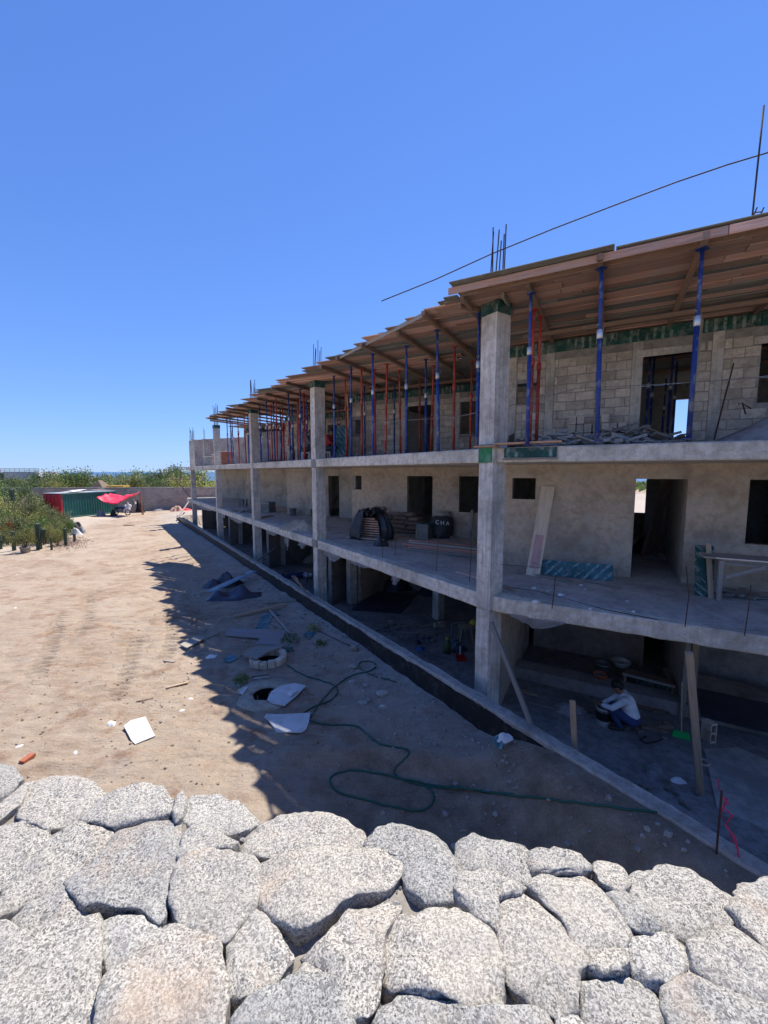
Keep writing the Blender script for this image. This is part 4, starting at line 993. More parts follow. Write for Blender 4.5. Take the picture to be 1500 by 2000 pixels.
def bucket(name, p, mat, label, r=0.15, h=0.36, band=None, fill=None):
    root = thing(name, label, 'bucket', p)
    put('body', MB().lathe([(r * 0.82, 0), (r * 0.84, 0.01), (r, h), (r * 1.05, h), (r * 1.05, h - 0.03), (r * 1.01, h - 0.04)], 22).lathe([(0.001, 0.004), (r * 0.83, 0.004)], 22).lathe([(r * 0.8, 0.01), (r * 0.97, h)], 22).mesh('body', True), mat, T(p), root)
    hd = [(r * 1.03 * math.cos(a), 0.0 + 0.14 * math.sin(a) * 0.5, h - 0.02 - 0.17 * math.sin(a)) for a in np.linspace(0, math.pi, 12)]
    put('handle', MB().tube(hd, 0.004, 6).mesh('handle'), MAT['galv'], T(p), root)
    if band: put('printed_band', MB().lathe([(r * 0.90, h * 0.3), (r * 0.985, h * 0.78)], 22).mesh('printed_band', True), band, T(p), root)
    if fill: put('contents', MB().lathe([(0.001, h * 0.86), (r * 0.9, h * 0.84)], 16).mesh('contents', True), fill, T(p), root)
    return root
def cmu(p, rotz, label, group=None, axis=None):
    root = put('concrete_block', None, None, T(p) @ Matrix.Rotation(rotz, 4, 'Z') @ (axis or Matrix.Identity(4))); tag(root, label, 'concrete block', group)
    if 'cmu' not in _cb:
        bm = bmesh.new(); mb = MB()
        for x in (-0.18, 0, 0.18): mb.box((x, 0, 0.095), (0.03, 0.15, 0.19))
        for y in (-0.0605, 0.0605): mb.box((-0.09, y, 0.095), (0.15, 0.029, 0.189)); mb.box((0.09, y, 0.095), (0.15, 0.029, 0.189))
        _cb['cmu'] = [MB().box((x, 0, 0.095), (0.03, 0.15, 0.19)).mesh('web') for x in (-0.18, 0, 0.18)], [MB().box((0, y, 0.095), (0.389, 0.029, 0.189)).mesh('face_shell') for y in (-0.0615, 0.0615)]
    w, f = _cb['cmu']
    for m_ in w: put('web', m_, MAT['block'], WM[root.name], root)
    for m_ in f: put('face_shell', m_, MAT['block'], WM[root.name], root)
    return root
n0 = WN[0]; D1 = F1 + 0.014; D2 = F2 + 0.014

# ------------------------------------------------------------------ middle floor, flat at the bend
pA = RZ(1040, 1125, D1); pB = RN(1071, 950, n0 - 0.05)
lean = (pB - pA)
pl = thing('leaning_board', 'tall weathered board with red painted patch leaning against the rendered wall', 'board', pA)
bar('board', pA, pB, 0.30, 0.03, m_wood('tan_board', (0.60, 0.49, 0.36), grey=0.3), pl, up=-NV); 
q0, q1 = pA + lean * 0.08, pA + lean * 0.45
bar('painted_patch', q0 - NV * 0.022, q1 - NV * 0.022, 0.19, 0.008, m_wood('red_washed_wood', (0.52, 0.30, 0.28), grey=0.4), pl, up=-NV)
a_, b_ = RZ(1055, 1126, D1), RZ(1197, 1136, D1)
sh = bar('loose_plywood', a_ + ZV * 0.19 + NV * 0.15, b_ + ZV * 0.17 + NV * 0.10, 0.36, 0.018, MAT['plyblue'], None, up=(-NV * 0.9 + ZV * 0.35)); tag(sh, 'teal printed plywood panel lying on edge at the foot of the rendered wall', 'plywood panel')
timber('timber_offcut', RZ(1010, 1118, D1) + ZV * .03, RZ(1110, 1137, D1) + ZV * .03, 0.09, 0.05, MAT['greywood'], 'grey timber offcut under the leaning board on the balcony')
timber('timber_offcut', RZ(985, 1148, D1) + ZV * .03, RZ(1005, 1156, D1) + ZV * .03, 0.09, 0.06, MAT['pine'], 'short pine offcut beside the corner column on the balcony')
timber('batten', RZ(1140, 1136, D1) + ZV * .02, RZ(1214, 1150, D1) + ZV * .02, 0.04, 0.02, MAT['greywood'], 'thin grey batten on the floor by the doorway')
tag(wput('bent_wire', MB().tube([RZ(1134, 1122, D1) + ZV * .25, RZ(1170, 1127, D1) + ZV * .22, RZ(1204, 1128, D1) + ZV * .2, RZ(1207, 1140, D1) + ZV * .02], 0.006, 6), MAT['galv']), 'bent pale wire propped on the teal plywood panel', 'wire')
# leaning green board and stud, sawhorse table
wl = RZ(1375, 1165, D1)
g_ = bar('loose_plywood', wl, wl + NV * 0.32 + ZV * 0.95, 0.30, 0.02, MAT['ply'], None, up=-NV + ZV * .3); tag(g_, 'narrow green plywood panel propped against the wall behind the work table', 'plywood panel')
wl2 = RZ(1388, 1168, D1) - NV * .03; timber('stud', wl2, wl2 + NV * 0.30 + ZV * 1.0 - TV * 0.05, 0.085, 0.04, MAT['pine'], 'pine stud leaning on the green plywood panel', up=-NV + ZV * .3)
tb = RZ(1403, 1172, D1); tbr = thing('work_table', 'rough timber work table with braced legs on the balcony', 'table', tb)
H = 0.80
for dx in (0.0, 1.55):
    for dn in (0.0, 0.42): bar('leg', tb + TV * dx + NV * dn, tb + TV * dx + NV * dn + ZV * (H - 0.04), 0.075, 0.075, MAT['greywood'], tbr, up=NV)
bar('brace', tb + TV * 0.06 + ZV * 0.45 - NV * .045, tb + TV * 0.62 + ZV * 0.70 - NV * .045, 0.02, 0.07, MAT['greywood'], tbr); bar('brace', tb + TV * 0.70 + ZV * 0.70 - NV * .045, tb + TV * 1.25 + ZV * 0.40 - NV * .045, 0.02, 0.07, MAT['greywood'], tbr)
bar('rail', tb - TV * 0.05 + ZV * (H - 0.09) - NV * .02, tb + TV * 1.7 + ZV * (H - 0.09) - NV * .02, 0.03, 0.07, MAT['greywood'], tbr)
for k_ in range(3): bar('top_plank', tb - TV * 0.28 + NV * (0.02 + 0.18 * k_) + ZV * (H + 0.002 * k_), tb + TV * 1.9 + NV * (0.02 + 0.18 * k_) + ZV * H, 0.165, 0.035, MAT['greywood'], tbr)
bar('metal_edge', tb - TV * 0.1 - NV * .075 + ZV * (H + 0.005), tb + TV * 1.9 - NV * .075 + ZV * (H + 0.005), 0.012, 0.03, MAT['steel'], tbr)
scraps('offcut_pile', RZ(1445, 1163, D1), 0.5, 0.06, 14, MAT['greywood'], 'loose grey wood offcuts lying under the work table', 4, 0.3, 0.7, flat=0.08)
# timber bundle leaning inside the corridor
for k_ in range(5):
    timber('dark_timber', G(dA + 0.42 + 0.09 * k_, n0 + 3.1 + 0.1 * (k_ % 2), D1), G(dA + 0.86 + 0.09 * k_, n0 + 3.6, D1 + 2.2), 0.09, 0.06, MAT['joist'], 'long dark timber leaning in the corridor behind the middle doorway', group='timbers leaning in the corridor')
heap('dark_sack_heap', G(dA + 0.55, n0 + 3.6, D1), 0.45, 0.4, 0.55, MAT['black'], 'dark heap of sacks at the foot of the corridor timbers', 'sacks', 3)
heap('rubble_heap', G(dA + 0.9, n0 + 2.9, D1), 0.4, 0.3, 0.12, MAT['rubble'], 'low rubble heap on the corridor floor behind the middle doorway', 'rubble', 8)
pole = thing('red_flag_tower', 'red and white lattice mast seen through the back window of the corridor', 'mast', G(0.62, 60, -1))
bar('mast', G(0.3, 60, -1), G(0.3, 60, 6.2), 0.25, 0.25, MAT['steel'], pole); bar('red_panel', G(-0.5, 59.8, 4.4), G(1.4, 59.8, 4.4), 0.1, 0.9, MAT['redpl'], pole)
# steel rods standing at the slab edge with a sagging cord
ROD = [(1077, 1190, 1128), (1340, 1226, 1128), (1458, 1244, 1165), (1172, 1205, 1201), (852, 1117, 1040), (771, 1086, 1050), (747, 1090, 1048), (917, 1137, 1030)]
for i, (u, v, vt) in enumerate(ROD):
    p = RZ(u, v, F1); 
    if u > 950: p = p + NV * 0.10
    h = {1077: 0.60, 1340: 0.95, 1458: 0.75, 1172: 0.04, 852: 0.95, 771: 0.5, 747: 0.75, 917: 1.15}[u]
    if h < 0.1: continue
    r = MB().tube([p - ZV * 0.02, p + ZV * h * 0.5 + TV * 0.02, p + ZV * h + TV * random.uniform(-.05, .06)], 0.008, 6)
    tag(wput('steel_rod', r, MAT['rebar']), 'thin rusty steel rod standing upright at the balcony slab edge', 'steel rod', 'steel rods along the balcony edge')
cord = [RZ(985, 1146, D1) + ZV * 0.01, RZ(1050, 1155, D1), RZ(1100, 1168, D1), RZ(1180, 1190, D1), RZ(1285, 1210, D1)]
tag(wput('cord', MB().tube(cord, 0.007, 6), MAT['rubber']), 'dark cord lying along the balcony deck', 'cord')
c2 = [Fp(0.1, -0.1, F1 + 0.62), K0 + TV * 0.9 + NV * 0.7 + ZV * (F1 + 0.52), RZ(1040, 1098, F1 + 0.36)]
tag(wput('string_line', MB().tube(c2, 0.004, 5), MAT['rubber']), 'thin string stretched from the corner column to the leaning board', 'string')
for i, (u, v, r) in enumerate(((1043, 1150, .035), (1095, 1164, .045), (1047, 1178, .05), (1152, 1190, .02), (1237, 1196, .025), (1135, 1144, .03), (1142, 1152, .02), (1070, 1155, .02), (1225, 1175, .02))):
    p = RZ(u, v, D1); tag(wput('plaster_lump', MB().ico(p + ZV * r * .5, r, (1.3, .9, .6), .8, 2, i), MAT['paper']), 'white plaster lump lying on the balcony deck', 'plaster lump', 'plaster lumps on the balcony')
# ------------------------------------------------------------------ middle floor, oblique bays
# tarpaulin over a brick pallet
tp = RZ(712, 1055, D1) 
bk = tp + NV * 0.35
brk = cbox(0.21, 0.10, 0.055, 0.004)
pal = thing('brick_stack', 'stack of pale hollow bricks showing through the gap in the black tarpaulin', 'brick stack', bk)
for r in range(8):
    for c_ in range(4):
        for d_ in range(2):
            if r == 7 and c_ == 3: continue
            put('brick', brk, MAT['palebrick'], frame(TV if r % 2 == 0 else TV, ZV, bk + TV * (-0.33 + 0.22 * c_ + (0.05 if r % 2 else 0)) + NV * (0.115 * d_ - 0.05) + ZV * (0.14 + 0.085 * r)), pal)
bar('pallet_board', bk - TV * 0.75 + ZV * 0.06, bk + TV * 0.75 + ZV * 0.06, 0.12, 0.05, MAT['pine'], pal); bar('pallet_board', bk - TV * 0.75 - NV * .3 + ZV * 0.06, bk + TV * 0.75 - NV * .3 + ZV * 0.06, 0.12, 0.05, MAT['pink'], pal)
def drape(name, c, rx, ry, h, mat, label, cat, seed, gap=(262, 312), gz_=0.42):
    """draped sheet over an oval heap with a ragged opening on one side"""
    n = 96; R = 26; vs = []
    for k_ in range(n):
        a = 2 * math.pi * k_ / n
        for r in range(R):
            f = r / (R - 1); rad = min(1.0, 0.1 + 1.05 * f ** 0.75); z = h * (1 - max(0, f - 0.35) ** 1.35 * 1.79) if f > 0.35 else h * (1 - 0.03 * f)
            w = Vector((math.cos(a) * 2.2, math.sin(a) * 2.2, f * 2 + seed))
            fold = 1 + 0.10 * math.sin(a * 13 + 3 * noise.noise(w)) * f + 0.30 * noise.noise(w)
            vs.append(c + TV * (rx * rad * fold * math.cos(a)) + NV * (ry * rad * fold * math.sin(a)) + ZV * max(0.012, z * (1 + 0.22 * noise.noise(w * 1.3)) + 0.07 * noise.noise(w * 4)))
    g0, g1 = gap
    fs = []
    for k_ in range(n):
        for r in range(R - 1):
            deg = 360 * k_ / n; lim = gz_ + 0.12 * noise.noise(Vector((deg * 0.15, 0, seed)))
            if g0 < deg < g1 and r / (R - 1) > lim: continue
            k2 = (k_ + 1) % n; fs.append((k_ * R + r, k_ * R + r + 1, k2 * R + r + 1, k2 * R + r))
    o = wput(name, MB().add(vs, fs), mat, None, True); md = o.modifiers.new('thickness', 'SOLIDIFY'); md.thickness = 0.006; return tag(o, label, cat)
drape('tarpaulin', bk + NV * 0.12 + ZV * 0.0, 0.78, 0.60, 1.0, MAT['black'], 'black plastic tarpaulin draped over the brick stack on the balcony', 'tarpaulin', 2)
heap('tarpaulin_tail', RZ(745, 1066, D1), 0.28, 0.18, 0.30, MAT['black'], 'crumpled tail of black plastic on the deck beside the brick stack', 'tarpaulin', 6, rough=0.5)
# cement bags
bgm = MB(); R_ = 10; vs = []; 
for a in range(17):
    for b in range(11):
        x, y = -1 + a / 8, -1 + b / 5; e = (1 - x ** 6) * (1 - y ** 4); vs.append((x * 0.33, y * 0.21, 0.10 * e ** 0.5 * (1 + 0.3 * noise.noise(Vector((x * 2, y * 2, 4))))))
f1 = [(a * 11 + b, (a + 1) * 11 + b, (a + 1) * 11 + b + 1, a * 11 + b + 1) for a in range(16) for b in range(10)]
bgm.add(vs, f1); bgm.add([(x, y, -z * 0.8) for x, y, z in vs], [f[::-1] for f in f1]); bag_me = bgm.mesh('cement_bag', True)
cb = RZ(772, 1043, D1) + NV * 0.30
rs = random.Random(5)
for lay in range(6):
    for j in range(3):
        if lay == 5 and j != 0: continue
        p = cb + TV * (-0.62 + 0.62 * j + rs.uniform(-.04, .04) - 0.25 * (lay >= 4)) + NV * (0.15 + rs.uniform(-.06, .04)) + ZV * (0.08 + 0.165 * lay)
        o = put('cement_bag', bag_me, MAT['bag'], frame(TV, ZV, p) @ Matrix.Rotation(rs.uniform(-.12, .12) + (1.57 if lay % 2 and j == 2 else 0), 4, 'Z')); tag(o, 'brown paper cement bag in the stack beside the tarpaulin', 'cement bag', 'stacked cement bags')
# plywood box, lettered sack
bx = RZ(824, 1053, D1); br_ = thing('plywood_box', 'grey green plywood box standing by the doorway', 'box', bx)
for nm, c_, d_ in (('side_panel', (0, 0, 0.26), (0.46, 0.02, 0.52)), ('side_panel', (0, 0.42, 0.26), (0.46, 0.02, 0.52)), ('side_panel', (-0.22, 0.21, 0.26), (0.02, 0.395, 0.52)), ('side_panel', (0.22, 0.21, 0.26), (0.02, 0.395, 0.52)), ('lid', (0, 0.21, 0.532), (0.48, 0.46, 0.02))):
    put(nm, cbox(*d_, 0.003), MAT['plyblue'] if nm == 'lid' else MAT['plyedge'], frame(TV, ZV, bx) @ T(c_), br_)
bar('corner_post', bx - TV * 0.2 - NV * 0.03, bx - TV * 0.2 - NV * 0.03 + ZV * 0.32, 0.06, 0.03, MAT['pine'], br_)
sk = RZ(857, 1052, D1) + NV * 0.35; skr = thing('lettered_sack', 'big black woven sack with white capital letters beside the plywood box', 'sack', sk)
prof = [(0.02, 0.0), (0.36, 0.01), (0.41, 0.15), (0.42, 0.4), (0.41, 0.62), (0.37, 0.74), (0.22, 0.80), (0.05, 0.84)]
sm_ = MB().lathe(prof, 28); sm_.v = [tuple(Vector(v) + Vector(v).normalized() * 0.05 * noise.noise(Vector(v) * 4)) for v in sm_.v]
put('sack_body', sm_.mesh('sack_body', True), MAT['bigbag'], T(sk), skr)
put('sack_neck', MB().ico((0.03, 0, 0.84), 0.2, (1.2, 1, 0.55), 0.7, 2, 3).mesh('sack_neck', True), MAT['rubble'], T(sk), skr)
def letters(txt, size, M, mat, parent, depth=0.004, name='lettering'):
    cu = bpy.data.curves.new('txt', 'FONT'); cu.body = txt; cu.size = size; cu.extrude = depth; cu.align_x = 'CENTER'
    to = bpy.data.objects.new('txt', cu); COL.objects.link(to); dg = bpy.context.evaluated_depsgraph_get(); dg.update()
    me = bpy.data.meshes.new_from_object(to.evaluated_get(dg)); bpy.data.objects.remove(to); me.materials.clear()
    return put(name, me, mat, M, parent)
dirc = (CAM - sk); dirc.z = 0; dirc.normalize()
for k_, ch_ in enumerate('CHA'):
    yaw = (k_ - 1) * 0.42; dd = Matrix.Rotation(yaw, 3, 'Z') @ dirc; xx = ZV.cross(dd)
    M = Matrix.Identity(4)
    for j in range(3): M[j][0] = xx[j]; M[j][1] = ZV[j]; M[j][2] = dd[j]
    M.translation = sk + dd * 0.455 + ZV * (0.54 - 0.02 * k_); letters(ch_, 0.20, M, MAT['paper'], skr)
MAT['redlum'] = m_wood('reddish_lumber', (0.50, 0.26, 0.20), grey=0.35)
# lumber stack near the slab edge
la, lb = RZ(795, 1073, D1), RZ(1010, 1096, D1)
dl = (lb - la).normalized(); rs = random.Random(9); pr = dl.cross(ZV)
for k_ in range(19):
    lay = k_ // 5; j = k_ % 5; off = (0.13 * j + 0.03 * lay - 0.1); st = rs.uniform(-0.15, 0.25) + (0.8 if k_ == 16 else 0)
    a = la + dl * st - pr * off * 1.0 + ZV * (0.035 + 0.068 * lay); b = a + dl * rs.uniform(2.3, 2.9) + pr * rs.uniform(-.08, .08) + ZV * (0.004 if k_ < 10 else -0.01)
    timber('lumber', a, b, 0.10, 0.06, MAT['redlum'] if rs.random() < .75 else MAT['greywood'], 'reddish sawn timber in the low lumber stack on the balcony', 'lumber', 'lumber stack on the balcony')
timber('timber_offcut', RZ(893, 1118, D1) + ZV * .02, RZ(945, 1134, D1) + ZV * .02, 0.1, 0.03, MAT['pink'], 'split pink plank lying at the slab edge beside the corner column')
# uprights leaning by the window
w1n = WN[1]
timber('post', RZ(881, 1055, D1), RZ(884, 1008, D1 + 0.5) , 0.09, 0.07, MAT['greywood'], 'short grey post standing left of the dark window')
p_ = RZ(918, 1054, D1); timber('post', p_, p_ + NV * .2 + ZV * 1.05, 0.09, 0.05, MAT['greywood'], 'tall grey plank standing under the dark window', up=NV)
heap('sack', RZ(900, 1050, D1) + NV * .2, 0.32, 0.2, 0.28, MAT['rubble'], 'slumped grey sack under the dark window', 'sack', 12, rough=0.4)
for k_, (u, du) in enumerate(((638, 14), (650, 4), (664, 8), (668, 6))):
    p_ = RZ(u, 1000, D1 + 0.02); timber('stud', p_, p_ + ZV * rs.uniform(0.8, 1.2) + TV * (0.03 * du) + NV * 0.25, 0.07, 0.05, MAT['greywood'], 'grey stud leaning on the wall behind the second column', group='studs behind the second column')
scraps('offcut_pile', RZ(655, 1003, D1), 0.7, 0.15, 26, MAT['greywood'], 'tangle of grey wood offcuts behind the second column', 14, 0.4, 1.1, flat=0.15)
# sand heap, buckets, boxes further along
heap('sand_heap', RZ(592, 1033, D1), 1.25, 0.7, 0.42, MAT['sand'], 'heap of sand on the balcony beside the second column', 'sand heap', 2, rot=-0.6, rough=0.2)
heap('sand_heap', RZ(572, 1026, D1), 0.7, 0.4, 0.16, MAT['gravel'], 'flat patch of wet mortar on the deck next to the sand heap', 'mortar', 5, rot=-0.6, rough=0.3)
bucket('bucket', RZ(572, 1007, D1), MAT['galv'], 'grey metal bucket by the block wall in the second oblique bay', 0.2, 0.42)
bucket('bucket', RZ(611, 1009, D1), MAT['olive'], 'small dark can standing just left of the second column', 0.13, 0.4)
for (u, v, w, h, lb_) in ((519, 1001, 0.55, 0.62, 'grey green crate in front of the dark doorway'), (470, 989, 0.45, 0.5, 'dark crate on the deck between the third and fourth columns')):
    p_ = RZ(u, v, D1); r_ = thing('crate', lb_, 'crate', p_)
    for k_ in range(4):
        for dn in (0, w): bar('slat', p_ + NV * dn - TV * w / 2 + ZV * (h * (k_ + .5) / 4), p_ + NV * dn + TV * w / 2 + ZV * (h * (k_ + .5) / 4), 0.02, h / 4 - 0.015, MAT['plyedge'], r_)
    for s_ in (-1, 1): bar('end_panel', p_ + TV * s_ * (w / 2 - .012) + NV * .02, p_ + TV * s_ * (w / 2 - .012) + NV * (w - .02), 0.02, h * 2 - 0.02, MAT['plyedge'], r_)
timber('plank', RZ(505, 1012, D1) + ZV * .03, RZ(530, 1008, D1) + ZV * .03, 0.25, 0.04, MAT['joist'], 'dark plank lying on the deck right of the third column')
scraps('offcut_pile', RZ(478, 1000, D1), 0.8, 0.12, 14, MAT['greywood'], 'wood offcuts on the deck between the third and fourth columns', 15, 0.4, 1.0, flat=0.15)
for k_, u in enumerate((486, 478)):
    p_ = RZ(u, 993, D1); timber('stud', p_, p_ + ZV * 0.8 + TV * .05 + NV * .1, 0.08, 0.06, MAT['greywood'], 'short stud standing near the third column', group='studs near the third column')
# outrigger planks at the far corner
timber('outrigger', Fp(34.6, -0.4, F1 + 1.75), Fp(34.9, 1.7, F1 + 1.75), 0.2, 0.05, MAT['joist'], 'plank sticking out from the far corner of the building at mid height')
timber('outrigger', Fp(36.4, -0.4, F2 - .02), Fp(36.6, 1.5, F2 - .02), 0.3, 0.05, MAT['joist'], 'plank sticking out at the far corner at upper floor level')
timber('brace', Fp(34.2, 0.1, F1 + .2), Fp(34.9, 1.0, F1 + 1.7), 0.08, 0.05, MAT['joist'], 'slanting brace under the outrigger plank at the far corner')

# ------------------------------------------------------------------ upper floor
# stacked blocks beside the doorway
sb_ = RN(1118, 845, n0 - 0.30); tb0 = sb_.dot(TV)
bsolid = cbox(0.39, 0.15, 0.19, 0.008)
HS = [4, 4, 3, 3, 4, 3, 3, 2]
for c_ in range(8):
    for r in range(HS[c_]):
        p = G(tb0 + 0.162 * c_, n0 - 0.27 - 0.02 * ((c_ * 7 + r) % 3), D2 + 0.1 + 0.2 * r)
        o = put('concrete_block', bsolid, MAT['block'], frame(NV, ZV, p) @ Matrix.Rotation(random.uniform(-.05, .05), 4, 'Z')); tag(o, 'grey concrete block in the stack left of the upper doorway', 'concrete block', 'block stack beside the upper doorway')
scraps('debris_pile', G(tu(1100, 9.2), 9.0, D2), 0.9, 0.5, 110, MAT['rubble'], 'grey rubble and offcuts piled right of the corner column on the upper floor', 21, 0.1, 0.45)
scraps('debris_pile', G(tu(1215, 9.0), 8.9, D2), 1.0, 0.46, 110, MAT['rubbledark'], 'heap of broken boards in front of the upper doorway', 22, 0.15, 0.65)
scraps('debris_pile', G(tu(1180, 8.6), 8.5, D2), 0.8, 0.2, 45, MAT['rubble'], 'broken pale boards at the edge of the upper floor', 23, 0.15, 0.5)
scraps('debris_pile', G(tu(1005, 9.2), 8.6, D2), 0.4, 0.22, 24, MAT['rubbledark'], 'dark offcuts at the foot of the corner column on the upper floor', 24, 0.1, 0.45, flat=0.7)
heap('gravel_heap', G(3.0, 9.1, D2), 1.75, 1.0, 0.62, MAT['gravel'], 'grey gravel heap on the upper floor right of the doorway', 'gravel heap', 5, rot=-A, rough=0.16)
timber('strut', G(tu(1335, n0 - .4), n0 - 0.5, D2), G(tu(1352, n0 - .5), n0 - 0.3, F3 - 0.1), 0.06, 0.06, MAT['greywood'], 'grey timber strut in front of the upper doorway', up=NV)
timber('strut', G(tu(1340, n0 - .6), n0 - 0.62, F3 - 0.75), G(tu(1345, n0 - .6), n0 - 0.60, F3 - 0.1), 0.05, 0.05, MAT['pine'], 'spliced head of the timber strut at the upper doorway', up=NV)
tag(wput('iron_bar', MB().tube([RN(1395, 858, 8.6), RN(1412, 790, 9.3), RN(1433, 710, 10.4)], 0.013, 6), MAT['rebar']), 'long iron bar leaning from the gravel heap to the block wall', 'iron bar')
tag(wput('tie_wire', MB().tube([RN(1442, 790, 9.6), RN(1450, 786, 9.6), RN(1456, 808, 9.6), RN(1450, 788, 9.5), RN(1467, 798, 9.5)], 0.012, 6), MAT['rebar']), 'bent wire hook sticking out of the gravel heap', 'wire')
tag(wput('wire_line', MB().tube([RN(970, 800, 8.1), RN(1010, 788, 8.6), RN(1130, 758, 8.8), RN(1240, 753, 8.8), RN(1365, 746, 8.8), RN(1500, 737, 8.4), RN(1700, 720, 8.2)], 0.006, 6), MAT['galv']), 'wire strung across the front of the upper floor from the corner column', 'wire')
tag(wput('wire_line', MB().tube([RO(930, 806, -.2), RO(890, 815, -.6), RO(840, 818, -1.0), RO(790, 821, -.5), RO(745, 826, -.4)], 0.008, 6), MAT['galv']), 'wire strung between props left of the corner column', 'wire')
# planks and ply strip at the slab edge by the corner column
timber('plank', Fp(0.30, 0.17, F2 + .025), K0 + TV * 0.10 - NV * 0.14 + ZV * (F2 + .025), 0.16, 0.035, MAT['orangewood'], 'fresh orange plank end lying on the slab edge at the foot of the corner column')
timber('plank', K0 + TV * 0.03 - NV * 0.06 + ZV * (F2 + .064), K0 + TV * 1.18 - NV * 0.06 + ZV * (F2 + .075), 0.15, 0.035, MAT['orangewood'], 'fresh orange plank laid along the upper slab edge')
fp_ = K0 - NV * 0.03
bp = bar('plywood_strip', fp_ + TV * 0.20 + ZV * (F2 - .10), fp_ + TV * 1.10 + ZV * (F2 - .10), 0.02, 0.17, MAT['ply'], None); tag(bp, 'dark green printed plywood strip fixed to the upper slab edge beside the corner column', 'plywood strip')
timber('batten', fp_ + TV * 0.18 - NV * .02 + ZV * (F2 - .215), fp_ + TV * 1.12 - NV * .02 + ZV * (F2 - .205), 0.04, 0.03, MAT['greywood'], 'pale batten below the green plywood strip on the slab edge')
# oblique bays, upper floor debris, panels, ladder, brick stacks
for (u, nn_, sd, lb_) in ((745, 12.8, 31, 'crumpled grey sacks and rubble behind the props in the first oblique bay'), (690, 13.2, 32, 'low rubble pile near the small upper window'), (905, 12.8, 33, 'broken boards near the upper window left of the corner column'), (545, 16.3, 34, 'rubble at the foot of the wall in the second oblique bay')):
    scraps('debris_pile', G(tu(u, nn_), nn_, D2), 0.9, 0.3, 50, MAT['rubble'] if sd != 33 else MAT['rubbledark'], lb_, sd, 0.12, 0.5)
for k_, u in enumerate((658, 665)):
    p_ = RN(u, 890, WN[1] - 1.2); p_.z = D2; o = bar('loose_plywood', p_ + ZV * .0, p_ + ZV * 1.35 + NV * .35, 0.45, 0.02, MAT['plyblue'], None, up=-NV); tag(o, 'teal plywood panel standing beside the second column on the upper floor', 'plywood panel', 'teal panels behind the second column')
timber('stud', RN(682, 890, 13.4) * 1.0, RN(678, 770, 13.6), 0.08, 0.05, MAT['pine'], 'bare pine stud standing beside the small upper window', up=NV)
for k_ in range(3):
    for r in range(4 - k_ % 2):
        p_ = RN(568 + 8 * k_, 890, 15.6); p_.z = D2 + 0.1 + 0.2 * r
        o = put('concrete_block', bsolid, MAT['block'], frame(NV, ZV, p_)); tag(o, 'pale concrete block stacked near the seated worker on the upper floor', 'concrete block', 'blocks near the seated worker')
def brickpile(name, c, nx_, ny_, nz_, mat, label, par=None, pallet=True, top=None, bd=(0.24, 0.12, 0.09)):
    r_ = thing(name, label, 'brick stack', c); me = cbox(bd[0] - .012, bd[1] - .01, bd[2] - .012, 0.004)
    for i in range(nx_):
        for j in range(ny_):
            for k_ in range(nz_): put('brick', me, mat, frame(TV, ZV, c + TV * (bd[0] * (i - nx_ / 2 + .5)) + NV * (bd[1] * (j - ny_ / 2 + .5)) + ZV * (0.1 + bd[2] * (k_ + .5))), r_)
    if pallet:
        for j in (-1, 0, 1): bar('pallet_board', c - TV * (bd[0] * nx_ / 2) + NV * j * .2 + ZV * .05, c + TV * (bd[0] * nx_ / 2) + NV * j * .2 + ZV * .05, 0.1, 0.09, MAT['pine'], r_)
    if top: put('top_sheet', cbox(bd[0] * nx_ + .1, bd[1] * ny_ + .1, 0.03, 0.004), top, frame(TV, ZV, c + ZV * (0.12 + bd[2] * nz_)), r_)
    return r_
p_ = RO(443, 905, -1.6); p_.z = D2; brickpile('brick_stack', p_, 5, 2, 11, MAT['brick'], 'tall stack of red bricks on a pallet at the uncovered end of the upper floor', top=MAT['paper'])
p_ = RO(425, 905, -1.4); p_.z = D2; brickpile('brick_stack', p_, 4, 2, 9, MAT['palebrick'], 'stack of pale bricks next to the red brick stack', top=MAT['paper'])
p_ = RO(408, 906, -1.2); p_.z = D2; brickpile('brick_stack', p_, 4, 2, 8, MAT['rubble'], 'stack of grey bricks with white cover at the end of the upper floor', top=MAT['paper'])
# red ladder
l0 = RN(552, 892, 16.0); l0.z = D2; ld = thing('ladder', 'red and grey step ladder among the props of the second oblique bay', 'ladder', l0)
for s_ in (-.2, .2): bar('stile', l0 + TV * s_, l0 + TV * (s_ * .8) + NV * .5 + ZV * 2.1, 0.05, 0.03, MAT['red'], ld)
for k_ in range(7): bar('rung', l0 - TV * .19 + NV * (.06 * k_ + .05) + ZV * (.28 * k_ + .25), l0 + TV * .19 + NV * (.06 * k_ + .05) + ZV * (.28 * k_ + .25), 0.04, 0.03, MAT['red'], ld)
# long rebar springing out of the roof, and the upright bars at the right
rb = [(745, 588), (850, 546), (960, 496), (1080, 447), (1200, 401), (1320, 356), (1420, 322), (1500, 298), (1600, 266)]
pth = []
for i, (u, v) in enumerate(rb): 
    f_ = i / (len(rb) - 1); pth.append(RN(u, v, 7.9 + 1.2 * f_))
lb_o = thing('long_rebar', 'long curved reinforcing bar sweeping out over the roof edge', 'rebar', pth[-1])
wput('bar', MB().tube(pth + [pth[-1] + TV * 1.6 - ZV * 0.9], 0.011, 7), MAT['rebar'], lb_o, True)
ub = RN(1468, 428, 8.2); utop = RN(1492, 206, 8.2)
r_ = thing('upright_rebar', 'single tall rebar standing on the roof at the right end with short bent bars', 'rebar', ub)
wput('bar', MB().tube([ub - ZV * .3, utop], 0.012, 7), MAT['rebar'], r_, True)
for a, b in (((1470, 425), (1479, 405)), ((1477, 425), (1488, 415)), ((1484, 424), (1492, 405)), ((1474, 415), (1490, 413))): wput('bent_bar', MB().tube([RN(*a, 8.2), RN(*b, 8.2)], 0.009, 6), MAT['rebar'], r_)
